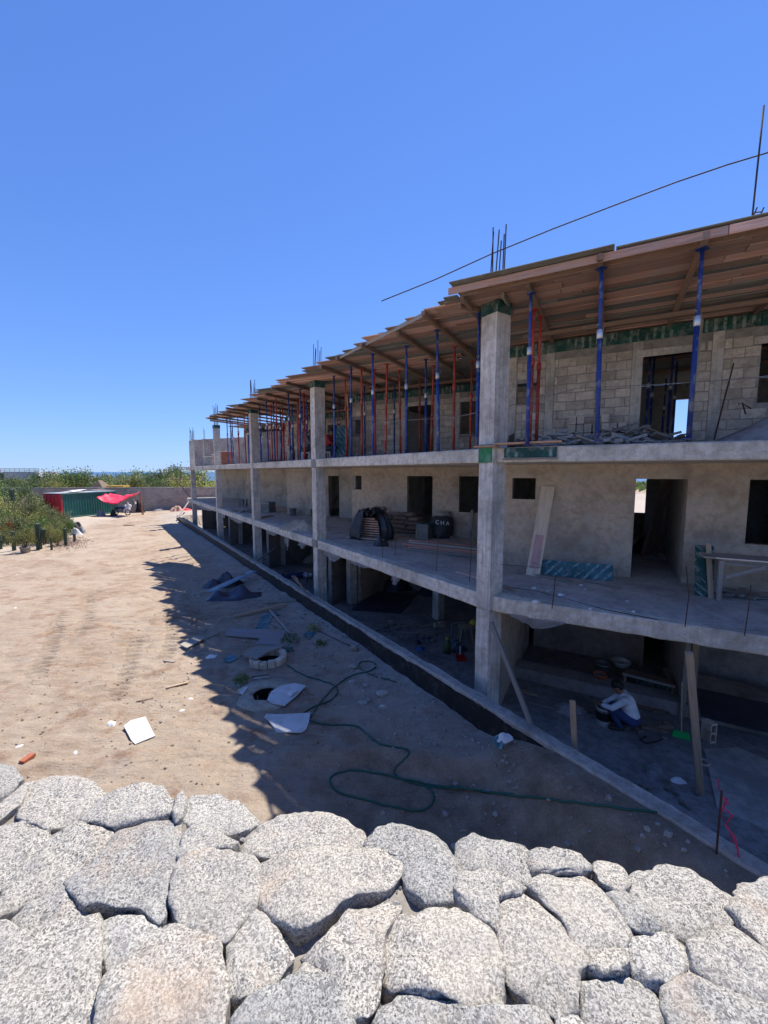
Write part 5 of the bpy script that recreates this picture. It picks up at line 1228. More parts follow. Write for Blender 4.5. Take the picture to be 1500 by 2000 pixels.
# ------------------------------------------------------------------ ground floor
Z0 = F0 + 0.002
timber('strut', RZ(1037, 1412, 1.15) + Vector((0, 0, -0.02)), K0 + TV * 0.05 - NV * 0.06 + ZV * 2.42, 0.07, 0.07, MAT['greywood'], 'long grey strut leaning from the low wall to the corner column', up=NV)
p_ = RZ(1115, 1462, 1.15); q_ = RZ(1115, 1470, Z0)
timber('stake', p_ - OV * 0.25 - ZV * 1.03, p_ - OV * 0.30 + ZV * 0.62 - TV * 0.16, 0.085, 0.04, MAT['pine'], 'pine stake standing behind the low wall', up=NV)
a_ = RZ(1368, 1550, Z0); timber('strut', a_, RZ(1346, 1275, F1 - 0.3) * 1.0, 0.10, 0.09, MAT['pine'], 'long pine strut propping the balcony slab edge', up=NV)
a_ = RZ(1330, 1398, Z0) - NV * .06; timber('strut', a_, a_ + ZV * (F1 - 0.3 - Z0) + TV * .03, 0.09, 0.06, MAT['greywood'], 'upright grey stud against the end of the cross wall', up=NV)
a_ = RZ(1349, 1400, Z0) - NV * .05; timber('strut', a_, a_ + ZV * (F1 - 0.3 - Z0) - TV * .02, 0.12, 0.05, MAT['pine'], 'pale plank nailed to the end of the cross wall', up=NV)
tag(wput('rope_tie', MB().tube([RZ(1368, 1550, Z0) + ZV * .55 + Vector((.08 * math.cos(a), .08 * math.sin(a), 0)) for a in np.linspace(0, 6.28, 12)], 0.02, 6), MAT['greywood']), 'wooden cleat tied around the pine strut', 'cleat')
# broom
b0 = RZ(1330, 1441, Z0); bt = RN(1332, 1332, tn(b0)[1] + 0.25); br = thing('broom', 'broom with bright green head leaning on the cross wall', 'broom', b0)
put('head', MB().add([(-.155, -.03, 0), (.155, -.03, 0), (.155, .03, 0), (-.155, .03, 0), (-.125, -.025, .13), (.125, -.025, .13), (.125, .025, .13), (-.125, .025, .13)], [(0, 3, 2, 1), (4, 5, 6, 7), (0, 1, 5, 4), (2, 3, 7, 6), (0, 4, 7, 3), (1, 2, 6, 5)]).mesh('head'), MAT['greenpl'], frame(TV, ZV, b0 + ZV * .003), br)
wput('handle', MB().tube([b0 + ZV * .12, bt], 0.012, 8), MAT['pine'], br)
cmu(RZ(1383, 1446, Z0) + ZV * 0.195, 0.2, 'hollow concrete block standing on end on the ground floor right of the broom', axis=Matrix.Rotation(math.pi / 2, 4, 'Y') @ Matrix.Rotation(math.pi / 2, 4, 'X') @ T((0, 0, -0.095)))
bucket('paint_bucket', RZ(1178, 1413, Z0), MAT['bucket'], 'white paint bucket with dark label in front of the crouching worker', 0.15, 0.37, MAT['rubber'])
bucket('orange_bucket', RZ(1171, 1343, Z0), MAT['orange'], 'orange bucket with crusted rim against the back of the ground floor', 0.15, 0.36, None, MAT['rubble'])
bucket('grey_bucket', RZ(1176, 1326, Z0), MAT['galv'], 'grey bucket behind the orange bucket', 0.16, 0.42)
bucket('basin', RZ(1213, 1299, Z0 + .28), MAT['bucket'], 'shallow pale basin on the step at the back of the ground floor', 0.21, 0.12)
heap('mortar_heap', RZ(1112, 1385, Z0), 0.36, 0.26, 0.12, MAT['gravel'], 'small mortar heap on the ground floor near the strut', 'mortar heap', 4)
rl = [RZ(1219, 1352, Z0) , RZ(1312, 1378, Z0)]
rt = thing('rail_bench', 'bench with a shiny metal rail behind the crouching worker', 'bench', rl[0])
for p in rl:
    for dn in (0, .3): bar('leg', p + NV * dn, p + NV * dn + ZV * .42, 0.05, 0.05, MAT['joist'], rt, up=NV)
bar('metal_rail', rl[0] - TV * .05 + ZV * .45, rl[1] + TV * .05 + ZV * .45, 0.06, 0.05, MAT['steel'], rt); bar('board', rl[0] + NV * .2 + ZV * .435, rl[1] + NV * .2 + ZV * .435, 0.32, 0.03, MAT['joist'], rt)
o = bar('loose_plywood', rl[0] + NV * .25 + TV * .25 + ZV * .2, rl[1] + NV * .25 + ZV * .2, 0.36, 0.02, MAT['ply'], None, up=-NV); tag(o, 'green printed plywood standing under the rail bench', 'plywood panel')
for k_, (a, b, c_) in enumerate((((1010, 1350), (1050, 1360), 'pine'), ((1015, 1368), (1110, 1392), 'greywood'), ((1250, 1420), (1310, 1432), 'joist'), ((1185, 1362), (1300, 1395), 'joist'), ((1290, 1425), (1312, 1420), 'pine'))):
    timber('plank', RZ(*a, Z0) + ZV * .025, RZ(*b, Z0) + ZV * .025, 0.1, 0.04, MAT[c_], ['short pine plank on the floor right of the inner party wall', 'grey plank on the ground floor behind the strut', 'dark plank on the floor right of the crouching worker', 'dark plank behind the crouching worker', 'pine offcut on the floor left of the broom'][k_])
tag(wput('tool_cord', MB().tube([RZ(1262, 1438, Z0 + .01), RZ(1250, 1445, Z0 + .01), RZ(1262, 1452, Z0 + .01), RZ(1285, 1448, Z0 + .01), RZ(1300, 1440, Z0 + .01)], 0.015, 6), MAT['rubber']), 'coiled black cord on the floor behind the crouching worker', 'cord')
def rag(u, v, z, r, mat, label, seed, cat='rag', nm='rag'): return heap(nm, RZ(u, v, z), r, r * .55, r * .4, mat, label, cat, seed, rot=seed, rough=0.6, n=24)
rag(1325, 1526, Z0, 0.13, MAT['paper'], 'crumpled white rag on the ground floor', 3)
rag(1278, 1505, Z0, 0.28, MAT['gfloor'], 'dark stained rag patch on the ground floor', 4); rag(1195, 1352, Z0, 0.18, MAT['darkcloth'], 'dark cloth bundle beside the orange bucket', 5)
sheet_poly('floor_sheet', [(1375, 1465), (1440, 1462), (1530, 1500), (1560, 1640), (1500, 1625), (1400, 1580)], 0.03, MAT['deck'], 'grey board lying on the ground floor beside the pine strut', 'board', z=Z0)
o = sheet_poly('dark_sheet', [(1362, 1345), (1500, 1375), (1560, 1440), (1480, 1428), (1368, 1400)], 0.02, MAT['tarp'], 'dark blue sheet spread on the floor right of the cross wall', 'sheet', z=Z0 + .3)
mb = MB(); c_ = RZ(1430, 1385, Z0); mb.box(c_ + NV * .35 + ZV * .15, (2.4, 1.0, 0.30), R3); tag(wput('low_platform', mb, MAT['inner']), 'low cement platform under the dark blue sheet', 'platform')
scraps('floor_litter', RZ(1235, 1400, Z0), 1.2, 0.02, 40, MAT['rubbledark'], 'splinters and litter over the ground floor around the worker', 51, 0.02, 0.12, flat=0.06)
scraps('floor_litter', RZ(1300, 1560, Z0), 0.9, 0.02, 16, MAT['rubbledark'], 'litter beside the pine strut on the ground floor', 52, 0.02, 0.09, flat=0.1)
# stake and red tape at the near end of the low wall
pst = RZ(1399, 1668, 1.1); tag(wput('tape_stake', MB().tube([pst - ZV * .15, pst + ZV * .75], 0.012, 6), MAT['rebar']), 'thin steel stake carrying red barrier tape at the end of the low wall', 'stake')
def ribbon(name, pts, w, mat, label, cat='barrier tape'):
    vs = []
    for i, p in enumerate(pts):
        d = (pts[min(i + 1, len(pts) - 1)] - pts[max(0, i - 1)]).normalized(); sd2 = d.cross(Vector((0.3, -0.7, 0.6))).normalized() if i % 2 else d.cross(Vector((-.2, -.8, .5))).normalized()
        vs += [p - sd2 * w / 2, p + sd2 * w / 2]
    o = wput(name, MB().add(vs, [(2 * i, 2 * i + 1, 2 * i + 3, 2 * i + 2) for i in range(len(pts) - 1)]), mat); o.modifiers.new('thickness', 'SOLIDIFY').thickness = 0.002; return tag(o, label, cat)
tp0 = pst + ZV * .70
ribbon('barrier_tape', [tp0, tp0 + Vector((.03, .02, -.05)), tp0 + Vector((.09, 0, -.1)), tp0 + Vector((.05, .03, -.16)), tp0 + Vector((.12, -.02, -.22)), tp0 + Vector((.07, 0, -.35)), tp0 + Vector((.14, -.05, -.45)), tp0 + Vector((.20, -.12, -.8))], 0.022, MAT['tape'], 'twisted red barrier tape hanging from the steel stake')
pt2 = RZ(1403, 1525, Z0 + .9); ribbon('barrier_tape', [RZ(1402, 1520, .9), RZ(1406, 1545, .85), RZ(1420, 1560, .8), RZ(1408, 1590, .75), RZ(1425, 1620, .75), RZ(1432, 1650, .85), RZ(1450, 1712, 1.0)], 0.022, MAT['tape'], 'long strip of red barrier tape trailing over the low wall')

# ground floor of the oblique bays
o = sheet_poly('dark_tarp', [(687, 1192), (726, 1156), (811, 1163), (782, 1199)], 0.05, MAT['tarp'], 'dark blue tarp spread flat on the ground floor behind the low wall', 'tarp', z=Z0)
bucket('bucket', RZ(730, 1157, Z0), MAT['bucket'], 'pale bucket beside the dark blue tarp', 0.16, 0.36)
for k_, (a, b) in enumerate((((776, 1224), (804, 1226)), ((784, 1237), (850, 1240)), ((820, 1226), (852, 1220)))):
    timber('plank', RZ(*a, Z0) + ZV * .03, RZ(*b, Z0) + ZV * .03, 0.09, 0.05, MAT['greywood'], 'grey plank lying on the ground floor in front of the tarp', group='planks on the ground floor')
cmu(RZ(858, 1226, Z0), 0.4, 'hollow concrete block lying beside the stool on the ground floor')
st_ = RZ(909, 1252, Z0); sr_ = thing('stool', 'low wooden stool next to the corner column', 'stool', st_)
for dx, dy in ((-.17, -.12), (.17, -.12), (-.17, .12), (.17, .12)): bar('leg', st_ + Vector((dx * 1.25, dy * 1.25, 0)), st_ + Vector((dx * .8, dy * .8, .45)), 0.04, 0.04, MAT['pine'], sr_, up=(0, 1, 0))
put('seat', cbox(0.42, 0.3, 0.035), MAT['pine'], T(st_ + ZV * .467), sr_)
fr = RZ(880, 1245, Z0); tag(wput('metal_frame', MB().tube([fr, fr + Vector((.04, 0, .45)), fr + Vector((.45, .1, .45)), fr + Vector((.5, .1, 0))], 0.014, 8), MAT['steel']), 'bent metal tube frame beside the stool', 'metal frame')
bt_ = RZ(873, 1275, Z0); bo = thing('green_canister', 'green plastic canister standing near the stool', 'canister', bt_)
put('body', MB().lathe([(0.01, 0), (.11, 0.01), (.115, .28), (.05, .36), (.045, .42), (.001, .42)], 16).mesh('body', True), MAT['olive'], T(bt_), bo); put('cap', MB().lathe([(.05, .41), (.05, .45), (.001, .45)], 12).mesh('cap', True), MAT['yellow'], T(bt_), bo)
rag(822, 1268, Z0, .17, MAT['bluepl'], 'blue plastic bag on the ground floor', 7, 'plastic bag', 'plastic_bag'); rag(816, 1255, Z0, .2, MAT['darkcloth'], 'dark sack by the blue plastic bag', 8, 'sack', 'sack'); rag(835, 1250, Z0, .22, MAT['tarp'], 'heap of dark tools and cloth on the ground floor', 9, 'cloth', 'cloth_heap')
rag(898, 1270, Z0, .3, MAT['tarp'], 'dark grey sack beside the red dustpan', 10, 'sack', 'sack'); rag(890, 1256, Z0, .26, MAT['plyblue'], 'teal cloth bundle next to the stool', 11, 'cloth', 'cloth_heap')
dp = RZ(900, 1288, Z0); dr_ = thing('dustpan', 'red plastic dustpan on the ground floor near the corner column', 'dustpan', dp)
put('pan', MB().add([(-.14, -.12, 0), (.14, -.12, 0), (.12, .12, .02), (-.12, .12, .02), (-.14, -.12, .03), (.14, -.12, .03), (.12, .12, .11), (-.12, .12, .11)], [(0, 1, 2, 3), (2, 6, 7, 3), (0, 3, 7, 4), (1, 5, 6, 2)]).mesh('pan'), MAT['redpl'], T(dp), dr_); wput('handle', MB().tube([dp + Vector((0, .12, .08)), dp + Vector((.02, .2, .3))], 0.02, 8), MAT['paper'], dr_)
hp = RZ(926, 1217, .55); hh = thing('safety_helmet', 'yellow safety helmet on a post beside the corner column', 'helmet', hp)
put('shell', MB().ico((0, 0, 0.02), .13, (1, 1.15, .85), 0.05, 2, 1).mesh('shell', True), MAT['yellow'], T(hp), hh); put('brim', MB().lathe([(.12, 0), (.165, -.01), (.165, 0.0), (.12, .015)], 20).mesh('brim', True), MAT['yellow'], T(hp), hh)
timber('post', Vector((hp.x, hp.y, Z0)), hp - ZV * .06, 0.07, 0.07, MAT['joist'], 'dark short post under the yellow helmet', up=NV)
tw = RZ(878, 1160, 1.6); 
for k_ in range(6):
    p_ = RZ(778 + 6 * k_, 1150, Z0) + NV * .4; timber('stud', p_, p_ + ZV * 1.5 + TV * rs.uniform(-.1, .1), 0.06, 0.04, MAT['greywood'], 'grey stud standing at the back behind the blue tarp', group='studs behind the blue tarp', up=NV)
heap('dark_heap', RZ(775, 1150, Z0), 0.8, 0.4, 0.6, MAT['black'], 'dark heap of bags at the back of the ground floor behind the tarp', 'sacks', 23)
heap('dark_heap', RZ(840, 1160, Z0), 0.5, 0.4, 0.5, MAT['darkcloth'], 'dark bundle at the back beside the inner column', 'sacks', 24)
rag(764, 1213, Z0, .12, MAT['rubble'], 'grey crumpled sack in front of the blue tarp', 12, 'sack', 'sack')
scraps('floor_litter', RZ(800, 1232, Z0), 1.4, 0.03, 50, MAT['rubbledark'], 'litter and splinters over the ground floor of the first oblique bay', 53, 0.03, 0.18, flat=0.08)
# table and chair silhouettes by the second column
tb2 = RZ(596, 1148, Z0); t2 = thing('trestle_table', 'dark trestle table behind the lying person', 'table', tb2)
put('top', cbox(1.1, .7, .04), MAT['joist'], frame(TV, ZV, tb2 + ZV * .72 + NV * .4), t2)
for dx in (-.45, .45):
    for dn in (.1, .7): bar('leg', tb2 + TV * dx + NV * dn, tb2 + TV * dx * .8 + NV * dn + ZV * .7, 0.04, 0.04, MAT['rubber'], t2, up=NV)
for k_, (u, v) in enumerate(((658, 1150), (672, 1146))):
    p_ = RZ(u, v, Z0); c2_ = thing('chair', 'dark metal chair between the second column and the inner column', 'chair', p_, 'dark chairs on the ground floor')
    for dx in (-.2, .2):
        bar('leg', p_ + TV * dx, p_ + TV * dx + ZV * .45, .03, .03, MAT['rubber'], c2_, up=NV); bar('leg', p_ + TV * dx + NV * .4, p_ + TV * dx + NV * .42 + ZV * .9, .03, .03, MAT['rubber'], c2_, up=NV)
    put('seat', cbox(.42, .42, .03), MAT['rubber'], frame(TV, ZV, p_ + NV * .2 + ZV * .46), c2_); put('backrest', cbox(.42, .03, .3), MAT['rubber'], frame(TV, ZV, p_ + NV * .41 + ZV * .75), c2_)
# planks and bags far inside
for k_, (a, b) in enumerate((((520, 1092), (552, 1098)), ((530, 1085), (560, 1090)), ((430, 1050), (474, 1056)))):
    timber('plank', RZ(*a, Z0) + ZV * .05, RZ(*b, Z0) + ZV * .05, .2, .06, MAT['pine'], ['pale plank on the floor right of the third column', 'second pale plank by the sacks right of the third column', 'pale pipe-like plank beyond the fourth column'][k_])
heap('sack', RZ(537, 1088, Z0), .6, .35, .4, MAT['rubble'], 'pale sacks piled right of the third column on the ground floor', 'sacks', 31); heap('sack', RZ(608, 1098, Z0), .5, .35, .45, MAT['sand'], 'pale sack by the wall left of the second column', 'sack', 32)
timber('strut', Fp(13.7, 0.5, 1.15), RZ(552, 1062, 1.2), .07, .07, MAT['greywood'], 'thin strut leaning on the low wall left of the third column')
for k_ in range(5):
    a = Fp(8.35 - 0.05 * k_, 0.42 - .05 * k_, 1.2 + .02 * k_) if False else Fp(7.55 + .12 * k_, .60 - .03 * k_, 1.17 + .03 * (k_ % 2)); timber('lath', a, a + Vector((-.32 - .03 * k_, .10, .42 + .06 * (k_ % 3))), .05, .025, MAT['pine'] if k_ % 2 else MAT['greywood'], 'splintered lath sticking up from the low wall below the second column', group='laths on the low wall')
for s_ in (13.9, 17.0): timber('batten', Fp(s_, .6, 1.17), Fp(s_ + 2.7, .62, 1.17), .05, .03, MAT['pine'], 'thin batten lying along the top of the low wall', group='battens on the low wall')
rag(985, 1442, DIRT + .35, .18, MAT['paper'], 'crumpled white and blue plastic litter at the foot of the low wall', 13, 'litter', 'litter'); rag(975, 1448, DIRT + .33, .16, MAT['plyblue'], 'crumpled teal litter beside the white plastic', 14, 'litter', 'litter')

# ------------------------------------------------------------------ the yard: shafts, boards, hose
ring = thing('manhole_ring', 'raised manhole ring of concrete blocks with a dark open shaft', 'manhole', MAN[0])
zt = gz(MAN[0].x + .75, MAN[0].y) + .13
for k_ in range(14):
    a0, a1 = 2 * math.pi * k_ / 14 + .02, 2 * math.pi * (k_ + 1) / 14 - .02; mb = MB()
    poly = [(MAN[0].x + r * math.cos(a), MAN[0].y + r * math.sin(a)) for r, a in ((.30, a0), (.30, a1), (.455, a1), (.46, (a0 + a1) / 2), (.455, a0))]
    rough_prism(mb, poly, zt - .16, zt + random.uniform(-.012, .012), .06, .008, seed=k_); wput('block', mb, MAT['block'], ring)
wput('shaft', MB().lathe([(.302, zt - .15), (.31, zt - .2), (.36, -1.15), (.001, -1.15)], 24, (MAN[0].x, MAN[0].y, 0)), MAT['bitumen'], ring)  # near-black shaft colour paints in the darkness of the open pit
r2 = thing('manhole_slab', 'flush round concrete manhole slab with a dark open hole', 'manhole', MAN[1]); zt2 = gz(MAN[1].x + .8, MAN[1].y) + .02
mb = MB(); rs = random.Random(3); nA = 36; vs = []
for r_i, (r, z) in enumerate(((.265, zt2 - .25), (.27, zt2 - .01), (.285, zt2), (.40, zt2 + .006), (.62, zt2 - .002), (.66, zt2 - .10))):
    for k_ in range(nA):
        a = 2 * math.pi * k_ / nA; e = 1 + (.05 * noise.noise(Vector((math.cos(a) * 2, math.sin(a) * 2, 1))) if r_i > 2 else .06 * math.cos(a * 6) * (r_i < 3)); vs.append((MAN[1].x + r * e * math.cos(a), MAN[1].y + r * e * math.sin(a), z + .006 * noise.noise(Vector((a * 3, r * 7, 2)))))
mb.add(vs, [(r * nA + k_, r * nA + (k_ + 1) % nA, (r + 1) * nA + (k_ + 1) % nA, (r + 1) * nA + k_)[::-1] for r in range(5) for k_ in range(nA)]); wput('slab', mb, MAT['sand'], r2, True)
wput('shaft', MB().lathe([(.25, zt2 - .03), (.255, zt2 - .2), (.32, -1.12), (.001, -1.12)], 24, (MAN[1].x, MAN[1].y, 0)), MAT['bitumen'], r2)  # shade of the hole put into the shaft's near-black colour
sheet_poly('white_board', [(522, 1367), (530, 1352), (545, 1343), (560, 1339), (575, 1336), (598, 1340), (578, 1360), (556, 1378), (530, 1373)], .018, MAT['white'], 'broken white board with chipped edge half covering the flush manhole', 'board', z=zt2 + .03, tilt=.03)
o = sheet_poly('white_offcut', [(561, 1356), (578, 1347), (580, 1352), (568, 1361)], .03, MAT['white'], 'small white chip lying on the broken white board', 'board', z=zt2 + .055)
sheet_poly('white_board', [(516, 1402), (521, 1396), (540, 1397), (606, 1393), (603, 1412), (598, 1424), (588, 1430), (540, 1430), (533, 1419), (524, 1408)], .018, MAT['white'], 'torn white board with a hairline crack lying beside the hose', 'board', tilt=.02)
sheet_poly('white_board', [(468, 1357), (476, 1346), (485, 1345), (474, 1360)], .012, MAT['white'], 'small white board sliver left of the flush manhole', 'board')
wb = sheet_poly('white_board', [(242, 1420), (255, 1410), (284, 1402), (303, 1438), (264, 1454), (256, 1446)], .015, MAT['white'], 'square white board with faint pencil scribbles in the sunlit dirt', 'board', tilt=.02)
c_ = RZ(272, 1428, DIRT); zb_ = WM[wb.name].translation.z
for (u0, v0, u1, v1) in ((264, 1420, 281, 1414), (255, 1433, 275, 1427), (273, 1436, 292, 1430), (251, 1428, 254, 1431)):
    pa, pb = RZ(u0, v0, DIRT), RZ(u1, v1, DIRT); pts_ = [pa.lerp(pb, f) + Vector((0, .008 * math.sin(f * 30), 0)) for f in np.linspace(0, 1, 16)]
    pts_ = [Vector((p.x, p.y, zb_ + .0165 + .02 * (p.y - c_.y) - .014 * (p.x - c_.x))) for p in pts_]
    wput('scribble', MB().tube(pts_, .002, 4), MAT['rubble'], wb)
sheet_poly('weathered_board', [(438, 1243), (450, 1231), (520, 1231), (530, 1235), (557, 1237), (545, 1259), (500, 1258), (508, 1247)], .03, m_wood('lilac_grey_board', (.36, .31, .31), grey=.6, splash=.5), 'L-shaped weathered lilac grey board lying in the shaded dirt', 'board', z=None, tilt=.03)
sheet_poly('weathered_board', [(474, 1281), (497, 1263), (540, 1262), (549, 1266), (524, 1275), (502, 1289)], .025, MAT['greywood'], 'grey board half covering the raised manhole ring', 'board', z=zt + .02, tilt=-.03)
sheet_poly('loose_plywood', [(499, 1226), (513, 1200), (525, 1198), (540, 1195), (544, 1199), (532, 1205), (521, 1229)], .018, MAT['plyblue'], 'teal plywood strip lying under the crossed timbers', 'plywood', tilt=.02)
sheet_poly('loose_plywood', [(438, 1290), (447, 1281), (460, 1282), (463, 1289), (448, 1296)], .018, MAT['plyblue'], 'small rounded teal plywood scrap left of the raised manhole', 'plywood')
sheet_poly('loose_plywood', [(592, 1240), (603, 1233), (617, 1236), (603, 1249)], .018, MAT['plyblue'], 'teal plywood scrap beside the yellow weeds', 'plywood')
sheet_poly('loose_plywood', [(550, 1263), (570, 1262), (573, 1270), (556, 1272)], .018, MAT['ply'], 'dark green plywood scrap behind the raised manhole', 'plywood')
sheet_poly('grey_board', [(351, 1263), (384, 1247), (402, 1250), (366, 1269)], .03, MAT['greywood'], 'grey board at the edge of the shadow in the sunlit dirt', 'board', tilt=.03)
def gp_(u, v, dz=.03): p = RZ(u, v, DIRT); return Vector((p.x, p.y, gz(p.x, p.y) + dz))
tag(wput('iron_rod', MB().tube([gp_(385, 1258), gp_(410, 1248), gp_(430, 1240, .06)], .01, 6), MAT['rebar']), 'rusty rod sticking out from the grey board', 'rod')
timber('timber', gp_(457, 1206, .05), gp_(560, 1186, .10), .10, .07, MAT['pine'], 'long pine timber lying across the shaded dirt')
timber('timber', gp_(514, 1181, .05), gp_(579, 1178, .05), .08, .07, MAT['greywood'], 'short grey timber behind the long pine timber')
timber('timber', gp_(518, 1184, .04), gp_(567, 1240, .06), .07, .04, MAT['greywood'], 'narrow grey timber crossing under the pine timber')
timber('timber', gp_(530, 1220, .03), gp_(552, 1230, .03), .05, .03, MAT['greywood'], 'thin lath beside the teal plywood strip')
for k_, (a, b) in enumerate((((490, 1320), (523, 1315)), ((495, 1325), (528, 1322)), ((500, 1322), (515, 1330)))): timber('lath', gp_(*a, .02), gp_(*b, .03), .06, .02, MAT['greywood'], 'split lath lying between the two manholes', group='laths between the manholes')
timber('stick', gp_(325, 1346, .02), gp_(368, 1334, .04), .05, .03, MAT['pine'], 'pale stick lying in the sunlit dirt'); timber('stick', gp_(312, 1288, .02), gp_(341, 1296, .02), .07, .025, MAT['greywood'], 'flat grey stick in the sunlit dirt above the shadow teeth'); timber('stick', gp_(266, 1372, .015), gp_(300, 1366, .02), .025, .02, MAT['joist'], 'thin dark stick in the sunlit dirt behind the scribbled board')
bbk = gp_(54, 1487, .03); o = put('brick', cbox(.20, .095, .055, .004), MAT['brick'], T(bbk) @ Matrix.Rotation(1.45, 4, 'Z')); tag(o, 'single red brick lying in the dirt near the stone wall', 'brick')
rag(217, 1414, gp_(217, 1414, 0).z, .12, MAT['paper'], 'crumpled pale paper beside the scribbled board', 15, 'paper', 'crumpled_paper'); rag(415, 1283, gp_(415, 1283, 0).z, .16, MAT['paper'], 'torn pale paper at the shadow edge', 16, 'paper', 'crumpled_paper')
for k_, (u, v) in enumerate(((30, 1187), (32, 1122), (37, 1458), (147, 1470), (372, 1365), (355, 1388))): rag(u, v, gp_(u, v, 0).z, .06, MAT['paper'], 'small white scrap lying in the sunlit dirt', 40 + k_, 'scrap', 'paper_scrap')['group'] = 'white scraps in the dirt'
# tarp heap with corrugated sheet
heap('tarp_heap', gp_(437, 1144, 0), .78, .36, .44, MAT['tarp'], 'crumpled dark blue tarp heap behind the corrugated sheet', 'tarp', 41, rot=.5, rough=.55); heap('tarp_heap', gp_(460, 1166, 0), 1.05, .42, .30, MAT['tarp'], 'flat crumpled dark blue tarp in front of the corrugated sheet', 'tarp', 42, rot=.35, rough=.6)
ca, cbp = gp_(412, 1168, .22), gp_(497, 1131, .34); dl = (cbp - ca); L = dl.length; mb = MB(); nn_ = 80; vs = []
for i in range(nn_):
    x = -L / 2 + L * i / (nn_ - 1); z = .012 * math.sin(x * 2 * math.pi / .09); vs += [(x, -.17, z), (x, .17, z)]
mb.add(vs, [(2 * i, 2 * i + 2, 2 * i + 3, 2 * i + 1) for i in range(nn_ - 1)])
k = NT('pale_blue_sheet'); MAT['pblue'] = k.fin(k.ramp(k.noise(3, 5), [(.3, (.16, .27, .34)), (.7, (.30, .42, .48))]), .5)
o = put('corrugated_sheet', mb.mesh('corrugated_sheet', True), MAT['pblue'], frame(dl, ZV, (ca + cbp) / 2)); o.modifiers.new('thickness', 'SOLIDIFY').thickness = .004; tag(o, 'pale blue corrugated sheet lying on the dark tarp', 'corrugated sheet')
timber('stick', gp_(410, 1157, .12), gp_(480, 1137, .36), .06, .04, MAT['pine'], 'pine stick lying on the dark tarp heap')
# hose
def smooth(pts, it=3):
    for _ in range(it):
        o = [pts[0]]
        for a, b in zip(pts[:-1], pts[1:]): o += [a.lerp(b, .25), a.lerp(b, .75)]
        pts = o + [pts[-1]]
    return pts
hz = thing('garden_hose', 'long dark green garden hose looping across the dirt to the low wall', 'hose', gp_(700, 1450, 0))
HS_ = [[(560, 1300), (590, 1320), (632, 1332), (655, 1340), (662, 1354), (645, 1372), (615, 1380), (590, 1396)], [(607, 1404), (617, 1384), (640, 1357), (662, 1335), (690, 1319), (722, 1313), (737, 1304), (730, 1294), (708, 1292), (698, 1300), (708, 1312), (730, 1322), (775, 1334)],
       [(600, 1408), (640, 1419), (690, 1416), (712, 1430), (735, 1455), (780, 1462), (803, 1468), (790, 1486), (772, 1502), (768, 1514), (790, 1528), (840, 1540), (1000, 1556), (1180, 1578), (1290, 1590), (1345, 1597)],
       [(1000, 1554), (870, 1541), (800, 1527), (700, 1504), (655, 1511), (641, 1526), (656, 1550), (720, 1567), (790, 1584), (826, 1588), (848, 1570), (846, 1548), (832, 1538)]]
for H_ in HS_:
    P = smooth([RZ(u, v, DIRT) for u, v in H_]); Q = []
    rr_ = np.linspace(0.72, 1.12, 160)
    for p in P:                            # where the sight line meets the soil
        d_ = p - CAM; X_ = CAM.x + d_.x * rr_; Y_ = CAM.y + d_.y * rr_; hit = np.nonzero(CAM.z + d_.z * rr_ <= np.maximum(ground_z(X_, Y_), 0.3))[0]; k_ = hit[0] if len(hit) else 90
        Q.append(Vector((X_[k_], Y_[k_], 0)))
    zs_ = np.array([gz(p.x, p.y) for p in Q]); zs_ = np.maximum(np.convolve(np.pad(zs_, 3, 'edge'), np.ones(7) / 7, 'valid'), zs_)
    Q = [Vector((p.x, p.y, z + .014)) for p, z in zip(Q, zs_)]
    wput('hose_run', MB().tube(Q, .0135, 8), MAT['hose'], hz, True)
tag(wput('dark_cable', MB().tube([gp_(620, 1232, .01), gp_(660, 1255, .012), gp_(690, 1270, .02), gp_(700, 1268, .03)], .01, 6), MAT['rubber']), 'dark cable trailing over the shaded dirt to a concrete lump', 'cable')
tag(wput('concrete_lump', MB().ico(gp_(692, 1274, .06), .1, (1.2, .8, .8), .5, 2, 5), MAT['lowwall']), 'squarish concrete lump at the end of the dark cable', 'concrete lump'); tag(wput('concrete_lump', MB().ico(gp_(690, 1304, .05), .085, (1.2, .8, .7), .6, 2, 6), MAT['rubble']), 'grey stone beside the hose coil', 'stone')
for i, (u, v, r) in enumerate(((688, 1330, .07), (714, 1338, .06), (745, 1357, .09), (710, 1372, .07), (748, 1380, .06), (720, 1366, .05), (840, 1350, .08), (632, 1300, .04), (620, 1315, .05), (800, 1596, .07), (853, 1354, .05))):
    p = gp_(u, v, r * .35); tag(wput('field_stone', MB().ico(p, r, (1.3, .9, .6), .6, 2, i + 9), MAT['rubble']), 'fist-sized grey stone lying in the shaded dirt', 'stone', 'stones in the shaded dirt')
